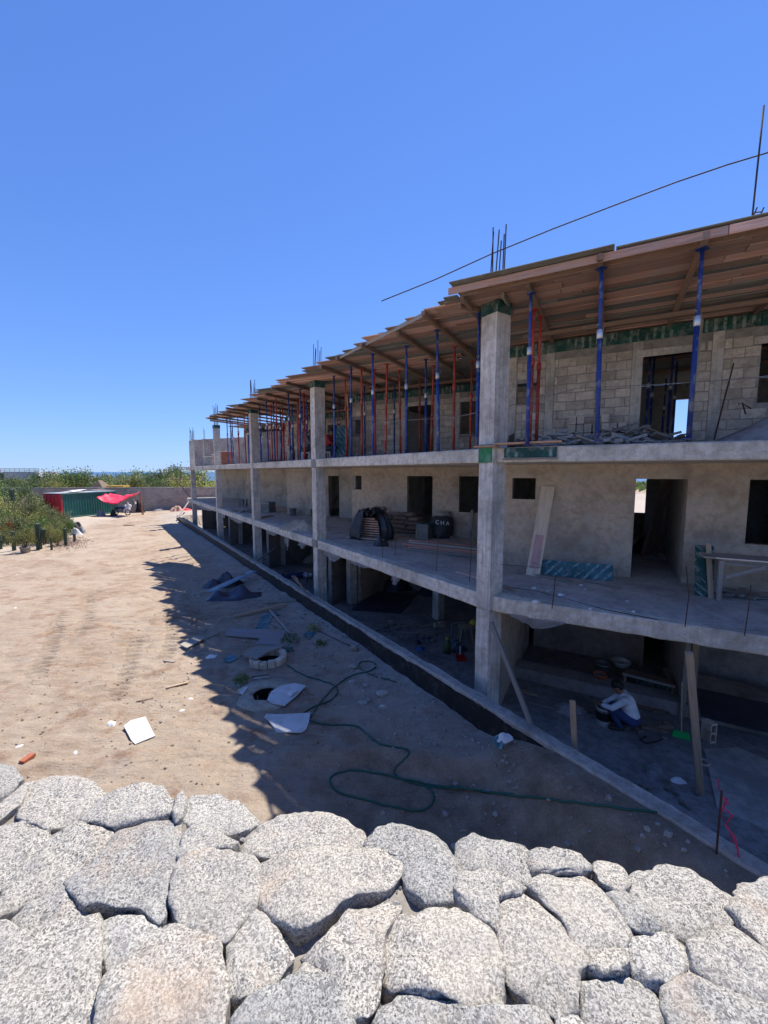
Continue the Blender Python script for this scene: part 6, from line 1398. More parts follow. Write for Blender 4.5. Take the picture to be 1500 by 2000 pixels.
# weeds
def tuft(u, v, h, mat, label, seed, n=160):
    rs = random.Random(seed); c = gp_(u, v, 0); mb = MB()
    for _ in range(n):
        a = rs.random() * 6.28; r = h * .9 * rs.random() ** .6; p = c + Vector((r * math.cos(a), r * math.sin(a), rs.random() * h * (1.05 - r / h * .7)))
        d = Vector((rs.gauss(0, 1), rs.gauss(0, 1), rs.gauss(0, .7))).normalized(); e = d.orthogonal().normalized(); l = .035 * rs.uniform(.5, 1.2)
        mb.add([p - d * l, p + e * l * .4, p + d * l, p - e * l * .4], [(0, 1, 2, 3)])
    for _ in range(7):
        a = rs.random() * 6.28; mb.tube([c, c + Vector((h * .6 * math.cos(a), h * .6 * math.sin(a), h * .8))], .004, 4)
    tag(wput('weed', mb, mat), label, 'weed')
tuft(471, 1328, .2, MAT['leafB'], 'bright green weed growing left of the manhole', 1); tuft(567, 1254, .30, MAT['leafD'], 'dark green weed behind the raised manhole ring', 2); tuft(612, 1232, .25, MAT['leafC'], 'yellowing weed beside the teal plywood scrap', 3, 160); tuft(625, 1260, .2, MAT['leafC'], 'dry yellow weed between the cable and the manhole', 4)
# ------------------------------------------------------------------ container, boundary wall, scrub
def at(u, v, z=DIRT): return RZ(u, v, z)
ca_, cb_ = at(122, 1013), at(217, 1003); cz = DIRT - .02
ct = thing('shipping_container', 'dark green shipping container with a red end and junk on its roof', 'container', ca_)
xd = (cb_ - ca_); xd.z = 0; CL = 6.06; xd.normalize(); yd = ZV.cross(xd); cbase = Vector((ca_.x, ca_.y, cz))
def corr(p, d, nrm, L, H, pitch, amp):
    mb = MB(); n = int(L / pitch * 4); vs = []
    for i in range(n + 1):
        ph = (i % 4); off = amp if ph in (1, 2) else 0; q = p + d * (L * i / n) - nrm * off; vs += [q, q + ZV * H]
    return mb.add(vs, [(2 * i, 2 * i + 2, 2 * i + 3, 2 * i + 1) for i in range(n)])
# long side faces the yard; end with doors painted red
wput('side_panel', corr(cbase + ZV * .15, xd, -yd, CL, 2.3, .28, .036), MAT['contgreen'], ct)
wput('side_panel', corr(cbase + ZV * .15 + yd * 2.44, xd, yd, CL, 2.3, .28, .036), MAT['contgreen'], ct)
wput('end_panel', MB().box(cbase + yd * 1.22 + ZV * 1.3 + xd * .03, (.05, 2.36, 2.3), frame(xd).to_3x3()), MAT['contred'], ct); wput('end_panel', MB().box(cbase + yd * 1.22 + ZV * 1.3 + xd * (CL - .03), (.05, 2.36, 2.3), frame(xd).to_3x3()), MAT['contgreen'], ct)
wput('roof', MB().box(cbase + yd * 1.22 + ZV * 2.53 + xd * CL / 2, (CL, 2.44, .05), frame(xd).to_3x3()), MAT['steel'], ct)
for k_ in range(4): bar('locking_bar', cbase - xd * .03 + yd * (.45 + .5 * k_) + ZV * .25, cbase - xd * .03 + yd * (.45 + .5 * k_) + ZV * 2.4, .04, .04, MAT['contred'], ct, up=yd)
for dx in (0.06, CL - .06):
    for dy in (.06, 2.38): bar('corner_post', cbase + xd * dx + yd * dy, cbase + xd * dx + yd * dy + ZV * 2.5, .13, .13, MAT['contgreen'] if dx > 1 else MAT['contred'], ct, up=yd)
for z_ in (.09, 2.46): bar('rail', cbase + ZV * z_ - yd * .01, cbase + xd * CL + ZV * z_ - yd * .01, .1, .14, MAT['contgreen'], ct); bar('rail', cbase + ZV * z_ + yd * 2.44, cbase + xd * CL + ZV * z_ + yd * 2.44, .1, .14, MAT['contgreen'], ct)
rs = random.Random(4)
for k_ in range(6):
    p = cbase + xd * rs.uniform(.5, 5.2) + yd * rs.uniform(.3, 2) + ZV * (2.58 + .03 * k_); o = bar('roof_sheet', p, p + xd * rs.uniform(.8, 1.8) + ZV * .05, rs.uniform(.3, .8), .02, MAT['paper'] if k_ % 2 else MAT['greywood'], None); o.name = 'loose_sheet'; tag(o, 'loose white or grey sheet lying on the container roof', 'sheet', 'sheets on the container roof')
# boundary wall
wa, wb_ = Vector((-62, 47.0, 0)), Vector((-18.5, 50.5, 0))
bwl = thing('boundary_wall', 'long rendered boundary wall at the end of the yard', 'wall', (wa + wb_) / 2)
nrm_ = Vector((-(wb_ - wa).y, (wb_ - wa).x, 0)).normalized()
mb = MB(); rough_prism(mb, [p.to_2d() for p in (wa, wb_, wb_ + nrm_ * .2, wa + nrm_ * .2)], .2, 3.35, .6, .02); wput('wall', mb, MAT['bwall'], bwl)
mb = MB(); rough_prism(mb, [p.to_2d() for p in (wa - nrm_ * .03, wb_ - nrm_ * .03, wb_ + nrm_ * .23, wa + nrm_ * .23)], 3.352, 3.46, .6, .015); wput('coping', mb, MAT['lowwall'], bwl)
pc = wb_ - (wb_ - wa).normalized() * 4.6 - nrm_ * .05; bar('patch', pc + ZV * 1.55, pc + (wb_ - wa).normalized() * 4.4 + ZV * 1.55, .05, 1.7, MAT['mortar'], bwl)
# red tarpaulin canopy on poles, parked motorcycle and bags
rp = [RY(*a) for a in ((215, 963, 45.5), (246, 967, 44.5), (225, 977, 43.5), (247, 977, 43.0), (275, 961, 44.5))]
n_ = 26; vs = []
for i in range(n_):
    f = i / (n_ - 1); x = rp[0].lerp(rp[4], f)
    for j in range(10):
        g = j / 9; vs.append(x + Vector((0, -2.2 * g, 0)) - ZV * (.9 * math.sin(f * math.pi) * (.35 + g * .5) + .35 * g) + ZV * .22 * noise.noise(Vector((f * 6, g * 4, 2))))
o = wput('red_tarpaulin', MB().add(vs, [(i * 10 + j, (i + 1) * 10 + j, (i + 1) * 10 + j + 1, i * 10 + j + 1) for i in range(n_ - 1) for j in range(9)]), MAT['redtarp'], None, True); o.modifiers.new('thickness', 'SOLIDIFY').thickness = .01; tag(o, 'bright red tarpaulin slung between the container and a pole', 'tarpaulin')
pp = rp[4]; tag(wput('tarp_pole', MB().tube([Vector((pp.x, pp.y, DIRT)), pp + ZV * .1], .05, 6), MAT['joist']), 'pole holding the right end of the red tarpaulin', 'pole')
pp = RY(280, 998, 44.2); tag(wput('tarp_pole', MB().tube([Vector((pp.x, pp.y, DIRT)), Vector((pp.x - .35, pp.y, 3.1))], .05, 6), MAT['brick']), 'slanting red pole beside the piled sacks', 'pole')
mo = at(238, 1006); mc = thing('motorcycle', 'parked dark motorcycle under the red tarpaulin', 'motorcycle', mo)
tor = MB()
for dx in (-.65, .65):
    w_ = MB(); P = [mo + Vector((dx + .28 * math.cos(a), 0, .3 + .28 * math.sin(a))) for a in np.linspace(0, 2 * math.pi, 21)]; w_.tube(P, .055, 6); wh = wput('wheel', w_, MAT['rubber'], mc, True); wput('hub', MB().tube([mo + Vector((dx, -.06, .3)), mo + Vector((dx, .06, .3))], .09, 10), MAT['steel'], wh)
wput('tank', MB().ico(mo + Vector((.1, 0, .78)), .24, (1.3, .6, .7), .1, 2, 1), MAT['bluepl'], mc, True); wput('seat', MB().ico(mo + Vector((-.4, 0, .76)), .3, (1.3, .5, .35), .1, 2, 2), MAT['rubber'], mc, True); wput('engine', MB().box(mo + Vector((0, 0, .45)), (.45, .25, .35)), MAT['galv'], mc)
wput('fork', MB().tube([mo + Vector((.65, .08, .3)), mo + Vector((.42, .08, 1.0))], .03, 6).tube([mo + Vector((.65, -.08, .3)), mo + Vector((.42, -.08, 1.0))], .03, 6), MAT['steel'], mc); wput('handlebar', MB().tube([mo + Vector((.35, -.36, 1.08)), mo + Vector((.43, 0, 1.0)), mo + Vector((.35, .36, 1.08))], .022, 6), MAT['steel'], mc); wput('tail', MB().tube([mo + Vector((-.65, 0, .3)), mo + Vector((0, 0, .4))], .04, 6).tube([mo + Vector((-.75, 0, .8)), mo + Vector((-1, 0, .7))], .04, 6), MAT['galv'], mc)
for k_, (u, v, r, m_, lb) in enumerate(((222, 1010, .45, 'rubber', 'dark sack lying right of the container foot'), (258, 1000, .6, 'rubble', 'grey sack at the foot of the sack pile'), (268, 1000, .7, 'paper', 'large white sack in the pile beside the slanting pole'), (264, 993, .6, 'rubble', 'grey sack on top of the sack pile'), (272, 990, .6, 'rubber', 'dark sack leaning on the boundary wall'), (250, 990, .55, 'paper', 'white sack at the back of the sack pile'), (198, 1011, .5, 'greyshirt', 'grey bundle in front of the container side'))):
    p = at(u, min(v, 1008)); heap('sack', Vector((p.x, p.y, DIRT + (0.45 if v < 995 else 0))) if v >= 995 else Vector((at(u, 1001).x, at(u, 1001).y, DIRT)), r, r * .7, r * (1.3 if v >= 995 else 2.2), MAT[m_], lb, 'sack', 60 + k_, rough=.3, n=20)
# far shallow junk: tyre, red mesh, blocks at the end of the low wall
for k_, (u, v, r, m_, lb) in enumerate(((150, 1032, .5, 'rubber', 'black plastic bundle beside the shrubs'), (157, 1040, .4, 'greyshirt', 'grey rag bundle beside the shrubs'), (148, 1044, .45, 'paper', 'white crumpled bag beside the shrubs'), (140, 1029, .6, 'tarp', 'dark tarp bundle behind the white bag'))):
    p = at(u, v); heap('bundle', p, r, r * .7, r * .9, MAT[m_], lb, 'bundle', 70 + k_, rough=.5, n=20)
p = at(358, 998); heap('red_mesh', p, 1.6, .5, .35, MAT['redtarp'], 'folded red safety mesh near the far end of the low wall', 'safety mesh', 80, rough=.4)
p = at(346, 1000); heap('pale_rubble', p, .9, .6, .7, MAT['palebrick'], 'heap of broken pale bricks near the far end of the low wall', 'rubble', 81, rough=.5)
timber('trench_board', at(347, 1020) + ZV * .4, at(372, 1005) + ZV * 1.6, .12, .06, MAT['greywood'], 'grey plank leaning over the far end of the low wall')
p = at(312, 998); heap('sheet_pile', p, 1.2, .5, .35, MAT['lowwall'], 'low pile of grey sheets at the foot of the boundary wall', 'sheets', 82, rough=.3)
p = at(255, 1025 - 5); timber('plank', at(243, 1026) + ZV * .03, at(262, 1026) + ZV * .03, .3, .05, MAT['joist'], 'dark plank lying flat in the middle of the dirt track')
# thatched hut roof and digger top beyond the wall
hp = RY(196, 945, 58); hb = Vector((hp.x, hp.y, DIRT)); hut = thing('thatched_hut', 'small thatched hut peak showing above the boundary wall', 'hut', hb)
ap = RY(196, 938, 58).z
wput('roof', MB().add([hb + Vector((-1.9, -1.6, ap - DIRT - 2.0)), hb + Vector((1.9, -1.6, ap - DIRT - 2.0)), hb + Vector((1.9, 1.6, ap - DIRT - 2.0)), hb + Vector((-1.9, 1.6, ap - DIRT - 2.0)), hb + Vector((0, -.4, ap - DIRT)), hb + Vector((0, .4, ap - DIRT))], [(0, 1, 4), (1, 2, 5, 4), (2, 3, 5), (3, 0, 4, 5), (0, 3, 2, 1)]), MAT['thatch'], hut)
for dx, dy in ((-1.5, -1.2), (1.5, -1.2), (-1.5, 1.2), (1.5, 1.2)): bar('post', hb + Vector((dx, dy, -.1)), hb + Vector((dx, dy, ap - DIRT - 1.9)), .15, .15, MAT['joist'], hut, up=(0, 1, 0))
dg_ = RY(231, 950, 56); db = Vector((dg_.x, dg_.y, DIRT)); dgr = thing('digger', 'yellow digger cab roof showing above the boundary wall', 'digger', db); zt_ = RY(231, 948, 56).z
wput('cab_roof', MB().box(Vector((db.x, db.y, zt_ - .12)), (2.3, 1.5, .22)), MAT['digger'], dgr); wput('cab_window', MB().box(Vector((db.x, db.y, zt_ - .6)), (2.1, 1.3, .7)), MAT['rubber'], dgr); wput('body', MB().box(Vector((db.x, db.y, (zt_ - 1 + .9) / 2 + .35)), (2.9, 1.8, max(.5, zt_ - 2.2))), MAT['digger'], dgr)
for dy in (-.9, .9): wput('track', MB().box(Vector((db.x, db.y + dy, DIRT + .35)), (3.2, .4, .7)), MAT['rubber'], dgr)
# white house beyond the scrub
h0, h1 = RY(2, 925, 95), RY(78, 925, 95); zb0 = DIRT - 1; zr = RY(40, 921, 95).z
hs_ = thing('white_house', 'low white house with dark railing beyond the scrub', 'house', (h0 + h1) / 2 - ZV * 5)
wput('wall', MB().box(Vector(((h0.x + h1.x) / 2, 98, (zr + zb0) / 2)), (h1.x - h0.x, 6, zr - zb0)), MAT['housegrey'], hs_)
for q in (h0, h1): wput('pillar', MB().box(Vector((q.x, 94.6, (RY(40, 917 if q is h0 else 920, 95).z + zb0) / 2)), (.9 if q is h1 else .6, .9, RY(40, 917 if q is h0 else 920, 95).z - zb0)), MAT['house'], hs_)
zr1 = RY(40, 915.5, 95).z
for z_ in (zr1, (zr1 + zr) / 2): bar('railing', Vector((h0.x, 94.8, z_)), Vector((h1.x, 94.8, z_)), .12, .1, MAT['rubber'], hs_)
for k_ in range(9): bar('baluster', Vector((h0.x + (h1.x - h0.x) * k_ / 8, 94.8, zr)), Vector((h0.x + (h1.x - h0.x) * k_ / 8, 94.8, zr1)), .05, .05, MAT['rubber'], hs_, up=(0, 1, 0))
# shrub and tree prototypes
def crown_mesh(name, n, rad, leaf, seed, clumps=14, flat=.75):
    rg = np.random.default_rng(seed); cs = rg.normal(size=(clumps, 3)); cs /= np.linalg.norm(cs, axis=1)[:, None]; cs *= rg.uniform(.35, .95, (clumps, 1)); cs[:, 2] = np.abs(cs[:, 2]) * flat + .15
    ci = rg.integers(0, clumps, n); p = cs[ci] + rg.normal(scale=.14, size=(n, 3)); p *= rad
    p[:, 2] = np.maximum(p[:, 2], .02)
    d = rg.normal(size=(n, 3)); d /= np.linalg.norm(d, axis=1)[:, None]; e = np.cross(d, rg.normal(size=(n, 3))); e /= np.linalg.norm(e, axis=1)[:, None]
    L = leaf * rg.uniform(.6, 1.3, (n, 1)); W = L * .45
    v = np.stack([p - d * L, p + e * W, p + d * L, p - e * W], 1).reshape(-1, 3)
    me = bpy.data.meshes.new(name); me.vertices.add(4 * n); me.vertices.foreach_set('co', v.ravel()); me.loops.add(4 * n); me.loops.foreach_set('vertex_index', np.arange(4 * n)); me.polygons.add(n); me.polygons.foreach_set('loop_start', np.arange(n) * 4); me.polygons.foreach_set('loop_total', np.full(n, 4)); me.update(); me.validate(); return me
def trunk_mesh(seed, h, spread, n=16):
    rs = random.Random(seed); mb = MB()
    for _ in range(n):
        a = rs.random() * 6.28; r = spread * rs.uniform(.4, 1); e = Vector((r * math.cos(a), r * math.sin(a), h * rs.uniform(.7, 1.1))); m_ = Vector((e.x * .3, e.y * .3, e.z * .45)); mb.tube([(0, 0, -.1), m_, e], [.03 * h, .02 * h, .006 * h], 5)
    return mb.mesh('trunk', True)
CR = [crown_mesh('crown', 3600, 1.0, .036, 1 + k_, 22, .8) for k_ in range(4)] + [crown_mesh('crown', 2600, 1.0, .045, 11 + k_, 10, 1.0) for k_ in range(2)]
TK = [trunk_mesh(k_, .95, .85) for k_ in range(3)]
def plant(name, p, r, h, k_, mat, label, cat, group, rs):
    root = put(name, None, None, T(p) @ Matrix.Rotation(rs.random() * 6.28, 4, 'Z') @ Matrix.Diagonal((r, r, h, 1))); tag(root, label, cat, group)
    put('trunk', TK[k_ % 3], MAT['trunk'], WM[root.name], root); put('crown', CR[k_ % 6], MAT[mat], WM[root.name] @ T((0, 0, .12)), root)
rs = random.Random(77)
# trees standing behind the boundary wall and along the horizon
for i in range(46):
    u = -60 + 9.8 * i + rs.uniform(-6, 6); y = rs.uniform(60, 92); p = RY(u, 990, y); topv = 921 - 6 * noise.noise(Vector((u * .03, 0, 1))) + rs.uniform(-3, 8) - (9 if u > 330 else 0) + (12 if u < 92 else 2)
    g0 = gz(p.x, p.y); h = max(2.2, RY(u, topv, y).z - g0); plant('scrub_tree', (p.x, p.y, g0 - .1), h * rs.uniform(.65, .95), h / 1.05, i, ('leafB', 'leafA', 'leafD', 'leafB', 'leafC')[i % 5], ['mid green scrub tree beyond the boundary wall', 'grey green scrub tree beyond the boundary wall', 'dark green scrub tree beyond the boundary wall', 'mid green scrub tree beyond the boundary wall', 'yellow green scrub tree beyond the boundary wall'][i % 5], 'tree', 'trees beyond the boundary wall', rs)
# scrub left of the track, in front of the wall
SP = [(-30, 1010, 3.6, 'leafB'), (10, 1000, 3.4, 'leafD'), (45, 1005, 3.2, 'leafB'), (75, 1012, 2.6, 'leafA'), (20, 1030, 2.6, 'leafC'), (-15, 1045, 2.4, 'leafB'), (60, 1032, 2.4, 'leafA'), (95, 1022, 1.7, 'leafA'), (85, 1040, 1.9, 'leafC'), (45, 1048, 1.9, 'leafC'), (70, 1055, 1.6, 'leafB'), (115, 1038, 1.3, 'leafA'), (25, 1055, 1.8, 'leafA'), (105, 1056, 1.2, 'leafC'), (135, 1040, 1.0, 'leafB'), (5, 1060, 1.4, 'leafE'), (-60, 1040, 3, 'leafD'), (-60, 1075, 2.2, 'leafB'), (122, 1052, .9, 'leafD'), (30, 1018, 2.9, 'leafA'), (100, 1005, 2.0, 'leafB'), (58, 1052, 1.7, 'leafC'), (88, 1062, 1.3, 'leafC'), (34, 1056, 1.5, 'leafA'), (112, 1066, .9, 'leafC'), (70, 1062, 1.2, 'leafC'), (98, 1050, 1.5, 'leafB'), (15, 1064, 1.1, 'leafC'), (120, 1030, 1.6, 'leafA'), (-10, 1070, 1.4, 'leafA')]
NMS = {'leafA': 'grey green', 'leafB': 'mid green', 'leafC': 'yellow green', 'leafD': 'dark green', 'leafE': 'dry orange'}
for i, (u, v, h, lf) in enumerate(SP):
    p = at(u, v); plant('desert_shrub', (p.x, p.y, gz(p.x, p.y) - .05), h * rs.uniform(.55, .75), h / 1.05, i + 1, lf, f'{NMS[lf]} desert shrub left of the dirt track', 'shrub', 'desert shrubs left of the track', rs)
def cactus(u, v, h, arms, r, label, group=None):
    p = at(u, v); p.z = gz(p.x, p.y); c = thing('column_cactus', label, 'cactus', p, group)
    def stem(name, pts, r):
        mb = MB(); n = 20; rr = []; P = smooth([Vector(q) for q in pts], 2); m_ = len(P); mb.tube(P, [r * (0.85 if i == 0 else (1 if i < m_ - 2 else (.75 if i == m_ - 2 else .3))) for i in range(m_)], n)
        for i in range(m_):
            for k_ in range(n):
                if k_ % 2: mb.v[i * n + k_] = tuple(P[i] + (Vector(mb.v[i * n + k_]) - P[i]) * .8)
        return wput(name, mb, MAT['cactus'], c)
    stem('stem', [p - ZV * .1, p + ZV * h * .4, p + ZV * h * .8, p + ZV * h], r)
    for (dx, z0, z1) in arms: stem('arm', [p + ZV * z0 + Vector((dx * .3, 0, 0)), p + ZV * (z0 + .1) + Vector((dx, 0, 0)), p + ZV * (z0 + .5) + Vector((dx * 1.1, 0, 0)), p + ZV * z1 + Vector((dx * 1.1, 0, 0))], r * .8)
cactus(28, 1020, 3.1, [(-.55, .6, 2.2)], .2, 'tall twin-stemmed column cactus standing among the shrubs'); cactus(77, 1073, 1.6, [(.3, .5, 1.25)], .15, 'stout column cactus with a short arm at the edge of the track'); cactus(28, 1076, 1.15, [], .10, 'short grey column cactus left of the potted plant'); cactus(129, 1066, 1.1, [], .09, 'short column cactus at the right edge of the shrubs'); cactus(146, 1058, .55, [], .08, 'stubby column cactus beside the white bag'); cactus(76, 958, 4.6, [], .26, 'tall dark column cactus far back in front of the white house'); cactus(8, 975, 4.6, [], .3, 'far column cactus at the left in the scrub'); cactus(101, 1074, .8, [], .06, 'thin bare cactus stem between the shrubs'); cactus(2, 1072, .9, [(.2, .3, .8)], .08, 'thin forked cactus at the left of the potted plant'); cactus(343, 940, 5.2, [], .2, 'column cactus among the trees by the far corner of the building')
pt = at(50, 1080); pt.z = gz(pt.x, pt.y); pr_ = thing('potted_plant', 'leafy plant in a pale grey bucket at the edge of the track', 'potted plant', pt)
put('pot', MB().lathe([(.001, 0), (.2, 0), (.26, .34), (.28, .34), (.28, .30), (.24, .3), (.001, .29)], 20).mesh('pot', True), MAT['lowwall'], T(pt), pr_); put('foliage', CR[4], MAT['leafC'], T(pt + ZV * .45) @ Matrix.Diagonal((.7, .7, 1.0, 1)), pr_); put('stem', TK[1], MAT['trunk'], T(pt + ZV * .25) @ Matrix.Diagonal((.7, .7, 1, 1)), pr_)
# low dry ground cover at the edge of the track, far wood as one mass
rg = np.random.default_rng(5); vs = []; _pp = [at(rg.normal(128, 22), rg.normal(1059, 6)) for _ in range(900)]; _zz = ground_z(np.array([q.x for q in _pp]), np.array([q.y for q in _pp]))
for p, z in zip(_pp, _zz):
    z = float(z); a = rg.uniform(0, 6.28); l = rg.uniform(.04, .14); d = Vector((math.cos(a), math.sin(a), 0)); s2 = ZV.cross(d) * .03; p.z = z
    vs += [p - s2, p + s2, p + d * l + ZV * l]
gc = MB().add(vs, [(3 * i, 3 * i + 1, 3 * i + 2) for i in range(len(vs) // 3)]); o = wput('dry_ground_cover', gc, m_leaf('dry_lilac_leaf', (.20, .15, .14))); tag(o, 'dry lilac grey ground cover at the edge of the track', 'ground cover', kind='stuff')
fv = []; n = 60000; rg = np.random.default_rng(9)
X = rg.uniform(-330, 260, n); Y = rg.uniform(100, 300, n); Zg = ground_z(X, Y, False); hh_ = 2.0 + 2.6 * fbm(X * .09, Y * .09, 91, 3)
Zp = Zg + rg.uniform(.1, 1, n) * hh_; P = np.stack([X, Y, Zp], 1); d = rg.normal(size=(n, 3)); d /= np.linalg.norm(d, axis=1)[:, None]; e = np.cross(d, rg.normal(size=(n, 3))); e /= np.linalg.norm(e, axis=1)[:, None]; L = rg.uniform(.35, .8, (n, 1))
v = np.stack([P - d * L, P + e * L * .6, P + d * L, P - e * L * .6], 1).reshape(-1, 3)
me = bpy.data.meshes.new('far_scrub'); me.vertices.add(4 * n); me.vertices.foreach_set('co', v.ravel()); me.loops.add(4 * n); me.loops.foreach_set('vertex_index', np.arange(4 * n)); me.polygons.add(n); me.polygons.foreach_set('loop_start', np.arange(n) * 4); me.polygons.foreach_set('loop_total', np.full(n, 4)); me.update(); me.validate()
o = put('far_scrub', me, MAT['leafB']); tag(o, 'far green scrub covering the plain towards the sea', 'scrub', kind='stuff')

# ------------------------------------------------------------------ people
def blob(segs, vox=.016, smooth_it=6):
    """tapered limbs fused into one continuous surface"""
    mb = MB()
    for a, b, ra, rb in segs:
        a = Vector(a); b = Vector(b); mb.ico(a, ra, (1, 1, 1), 0, 2); mb.ico(b, rb, (1, 1, 1), 0, 2)
        if (b - a).length > 1e-4: mb.tube([a, b], [ra, rb], 14)
    return mb
def fuse(name, mb, mat, root, M, vox=.014, sm=4):
    o = put(name, mb.mesh(name), mat, M, root); r = o.modifiers.new('fuse', 'REMESH'); r.mode = 'VOXEL'; r.voxel_size = vox; r.use_smooth_shade = True
    s = o.modifiers.new('soften', 'SMOOTH'); s.iterations = sm; s.factor = .5; return o
def person(label, base, rotz, J, shirt, trousers, group=None, cap=None):
    """J: joints in metres, x to the person's left, y behind, z up; facing -y"""
    root = thing('person', label, 'person', base, group, rotz); M = WM[root.name]; j = {k_: Vector(v) for k_, v in J.items()}
    hd = j['head']; fd = (j['face'] - hd).normalized(); up = (hd - j['neck']).normalized(); sd3 = fd.cross(up).normalized()
    S = [(j['pel'], j['chest'], .12, .14), (j['chest'], j['neck'], .12, .055), (j['neck'], hd, .055, .08), (hd, hd + up * .06, .088, .085), (hd + fd * .03 - up * .06, hd + fd * .045 - up * .085, .06, .045)]
    S += [(hd + fd * .09 - up * .01, hd + fd * .115 - up * .035, .014, .018), (hd + fd * .08 - up * .07 - sd3 * .015, hd + fd * .08 - up * .07 + sd3 * .015, .012, .012)]
    for s_ in (-1, 1): S += [(hd + sd3 * s_ * .088, hd + sd3 * s_ * .09 - up * .03, .017, .012)]
    for s_ in 'lr':
        S += [(j['chest'] + (j['sh' + s_] - j['chest']) * .5, j['sh' + s_], .08, .055), (j['sh' + s_], j['el' + s_], .05, .04), (j['el' + s_], j['wr' + s_], .04, .027)]
        S += [(j['hip' + s_], j['kn' + s_], .085, .058), (j['kn' + s_], j['an' + s_], .055, .038), (j['an' + s_], j['to' + s_], .04, .03), (j['pel'], j['hip' + s_], .11, .09)]
        w = j['wr' + s_]; hdv = (w - j['el' + s_]).normalized(); sv = hdv.cross(ZV); sv = sv.normalized() if sv.length > .1 else Vector((1, 0, 0)); dn = hdv.cross(sv)
        S += [(w, w + hdv * .07, .026, .03), (w + hdv * .06 - sv * .022, w + hdv * .06 + sv * .022, .018, .018)]
        for f_i, (o_, ln) in enumerate(((-.03, .055), (-.01, .068), (.011, .064), (.031, .05))):
            k0 = w + hdv * .08 + sv * o_; k1 = k0 + hdv * ln * .55 - dn * .012; S += [(k0, k1, .0095, .009), (k1, k1 + hdv * ln * .3 - dn * .028, .009, .008)]
        S += [(w + hdv * .03 - sv * .03, w + hdv * .06 - sv * .058, .012, .010), (w + hdv * .06 - sv * .058, w + hdv * .085 - sv * .055 - dn * .012, .010, .0085)]
    fuse('body', blob(S), MAT['skin'], root, M, .0105, 2)
    # clothes follow the same joints, a little larger
    C = [(j['pel'] + (j['chest'] - j['pel']) * .12, j['chest'], .145, .162), (j['chest'], j['neck'] - (j['neck'] - j['chest']) * .28, .15, .085)]
    for s_ in 'lr': C += [(j['chest'] + (j['sh' + s_] - j['chest']) * .4, j['sh' + s_], .11, .078), (j['sh' + s_], j['el' + s_], .07, .058), (j['el' + s_], j['el' + s_].lerp(j['wr' + s_], .82), .057, .045)]
    fuse('shirt', blob(C), shirt, root, M, .016, 3)
    C = [(j['pel'], j['pel'] + (j['chest'] - j['pel']) * .18, .145, .14)]
    for s_ in 'lr': C += [(j['pel'], j['hip' + s_], .13, .11), (j['hip' + s_], j['kn' + s_], .103, .076), (j['kn' + s_], j['kn' + s_].lerp(j['an' + s_], .93), .074, .058)]
    fuse('trousers', blob(C), trousers, root, M, .016, 3)
    for s_ in 'lr': fuse('shoe', blob([(j['an' + s_] - ZV * .02, j['to' + s_], .052, .042), (j['an' + s_] + (j['an' + s_] - j['to' + s_]).normalized() * .05 - ZV * .02, j['an' + s_] - ZV * .02, .042, .05)]), MAT['shoe'], root, M, .014, 2)
    fuse('hair', blob([(hd + up * .05 - fd * .015, hd + up * .055 - fd * .01, .101, .101), (hd - fd * .045, hd + up * .02 - fd * .03, .085, .085)]), cap or MAT['hair'], root, M, .014, 2)
    for s_ in (-1, 1): put('eye', MB().ico(hd + fd * .083 + sd3 * s_ * .032 + up * .012, .012, (1, 1, 1), 0, 2).mesh('eye', True), MAT['hair'], M, root)
    return root
SQ = dict(pel=(0, .12, .26), chest=(0, -.02, .60), neck=(0, -.12, .74), head=(0, -.19, .86), face=(0, -.30, .80), shl=(.18, -.06, .68), shr=(-.18, -.06, .68), ell=(.22, -.27, .50), elr=(-.22, -.25, .48), wrl=(.10, -.46, .46), wrr=(-.08, -.44, .40), hipl=(.10, .08, .26), hipr=(-.10, .08, .26), knl=(.15, -.30, .46), knr=(-.17, -.26, .40), anl=(.12, -.10, .09), anr=(-.13, -.02, .09), tol=(.14, -.27, .045), tor=(-.15, -.19, .045))
wp = RZ(1222, 1425, Z0)
person('crouching worker in a pale long-sleeved shirt and blue jeans on the ground floor', wp, math.radians(-118), SQ, MAT['shirt'], MAT['jeans'])
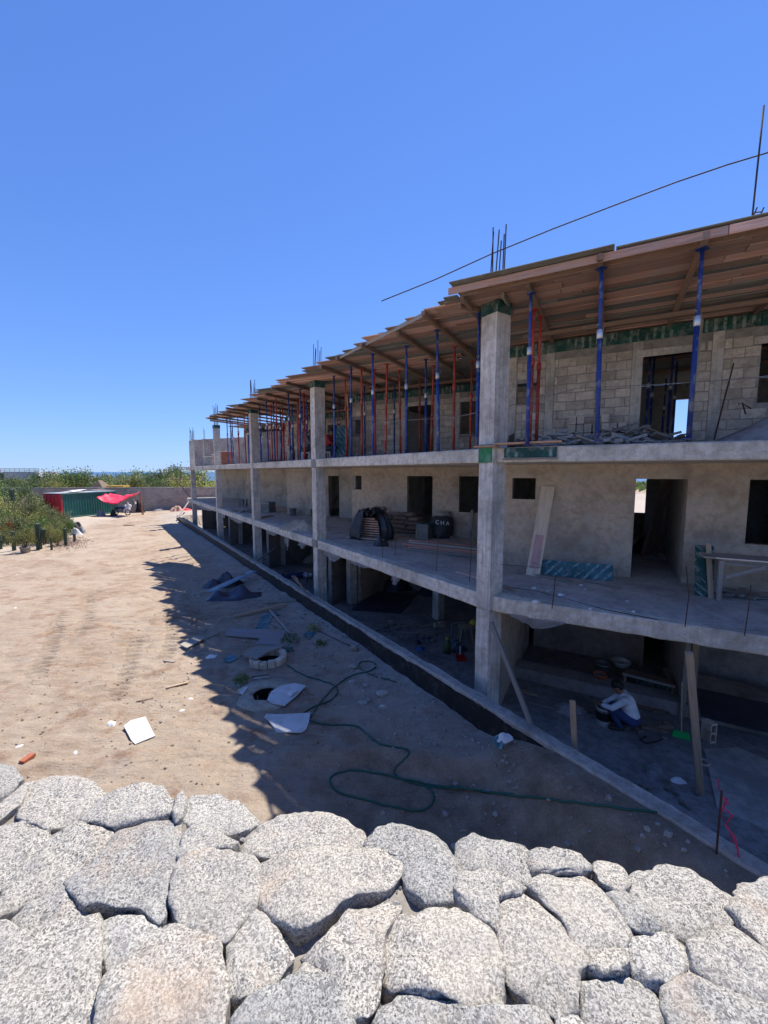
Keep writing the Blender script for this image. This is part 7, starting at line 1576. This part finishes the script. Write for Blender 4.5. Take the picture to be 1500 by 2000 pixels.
SIT = dict(SQ); SIT.update(pel=(0, .1, .45), chest=(0, .0, .82), neck=(0, -.08, .98), head=(0, -.14, 1.11), face=(0, -.25, 1.05), shl=(.18, -.03, .92), shr=(-.18, -.03, .92), ell=(.22, -.16, .68), elr=(-.22, -.16, .68), wrl=(.08, -.38, .66), wrr=(-.06, -.38, .62), hipl=(.1, .06, .45), hipr=(-.1, .06, .45), knl=(.13, -.36, .50), knr=(-.13, -.36, .48), anl=(.13, -.30, .09), anr=(-.13, -.26, .09), tol=(.14, -.46, .045), tor=(-.14, -.42, .045))
def sitter(u, nn_, rz, shirt, label, seatlab):
    p = RN(u, 890, nn_); p.z = D2; person(label, p, rz, SIT, shirt, MAT['darkcloth'])
    q = p + Matrix.Rotation(rz, 3, 'Z') @ Vector((0, .1, 0)); r_ = thing('step_stool', seatlab, 'stool', q)
    put('seat', cbox(.34, .34, .04), MAT['paper'], T(q + ZV * .315), r_)
    for dx in (-.14, .14):
        for dy in (-.14, .14): bar('leg', q + Vector((dx, dy, 0)), q + Vector((dx, dy, .295)), .035, .035, MAT['paper'], r_, up=(0, 1, 0))
sitter(602, 13.2, math.radians(80), MAT['greyshirt'], 'worker in a grey shirt seated on the upper floor left of the second column', 'white stool under the worker in the grey shirt')
sitter(642, 13.3, math.radians(70), MAT['redshirt'], 'worker in a red shirt seated on the upper floor right of the second column', 'white stool under the worker in the red shirt')
LIE = {k_: (v[0], v[1], v[2]) for k_, v in dict(pel=(0, .0, .14), chest=(.02, -.36, .16), neck=(.02, -.55, .13), head=(.03, -.69, .13), face=(.03, -.71, .24), shl=(.19, -.47, .13), shr=(-.16, -.47, .14), ell=(.30, -.72, .09), elr=(-.30, -.28, .09), wrl=(.12, -.86, .07), wrr=(-.14, -.12, .22), hipl=(.1, .04, .13), hipr=(-.1, .04, .13), knl=(.12, .46, .16), knr=(-.1, .47, .13), anl=(.12, .88, .08), anr=(-.12, .89, .08), tol=(.15, .93, .19), tor=(-.14, .94, .19)).items()}
lp = RZ(590, 1128, Z0); person('person in a pale blue shirt and dark jeans lying on the ground floor', lp, math.radians(100), LIE, MAT['shirt'], MAT['jeans'])
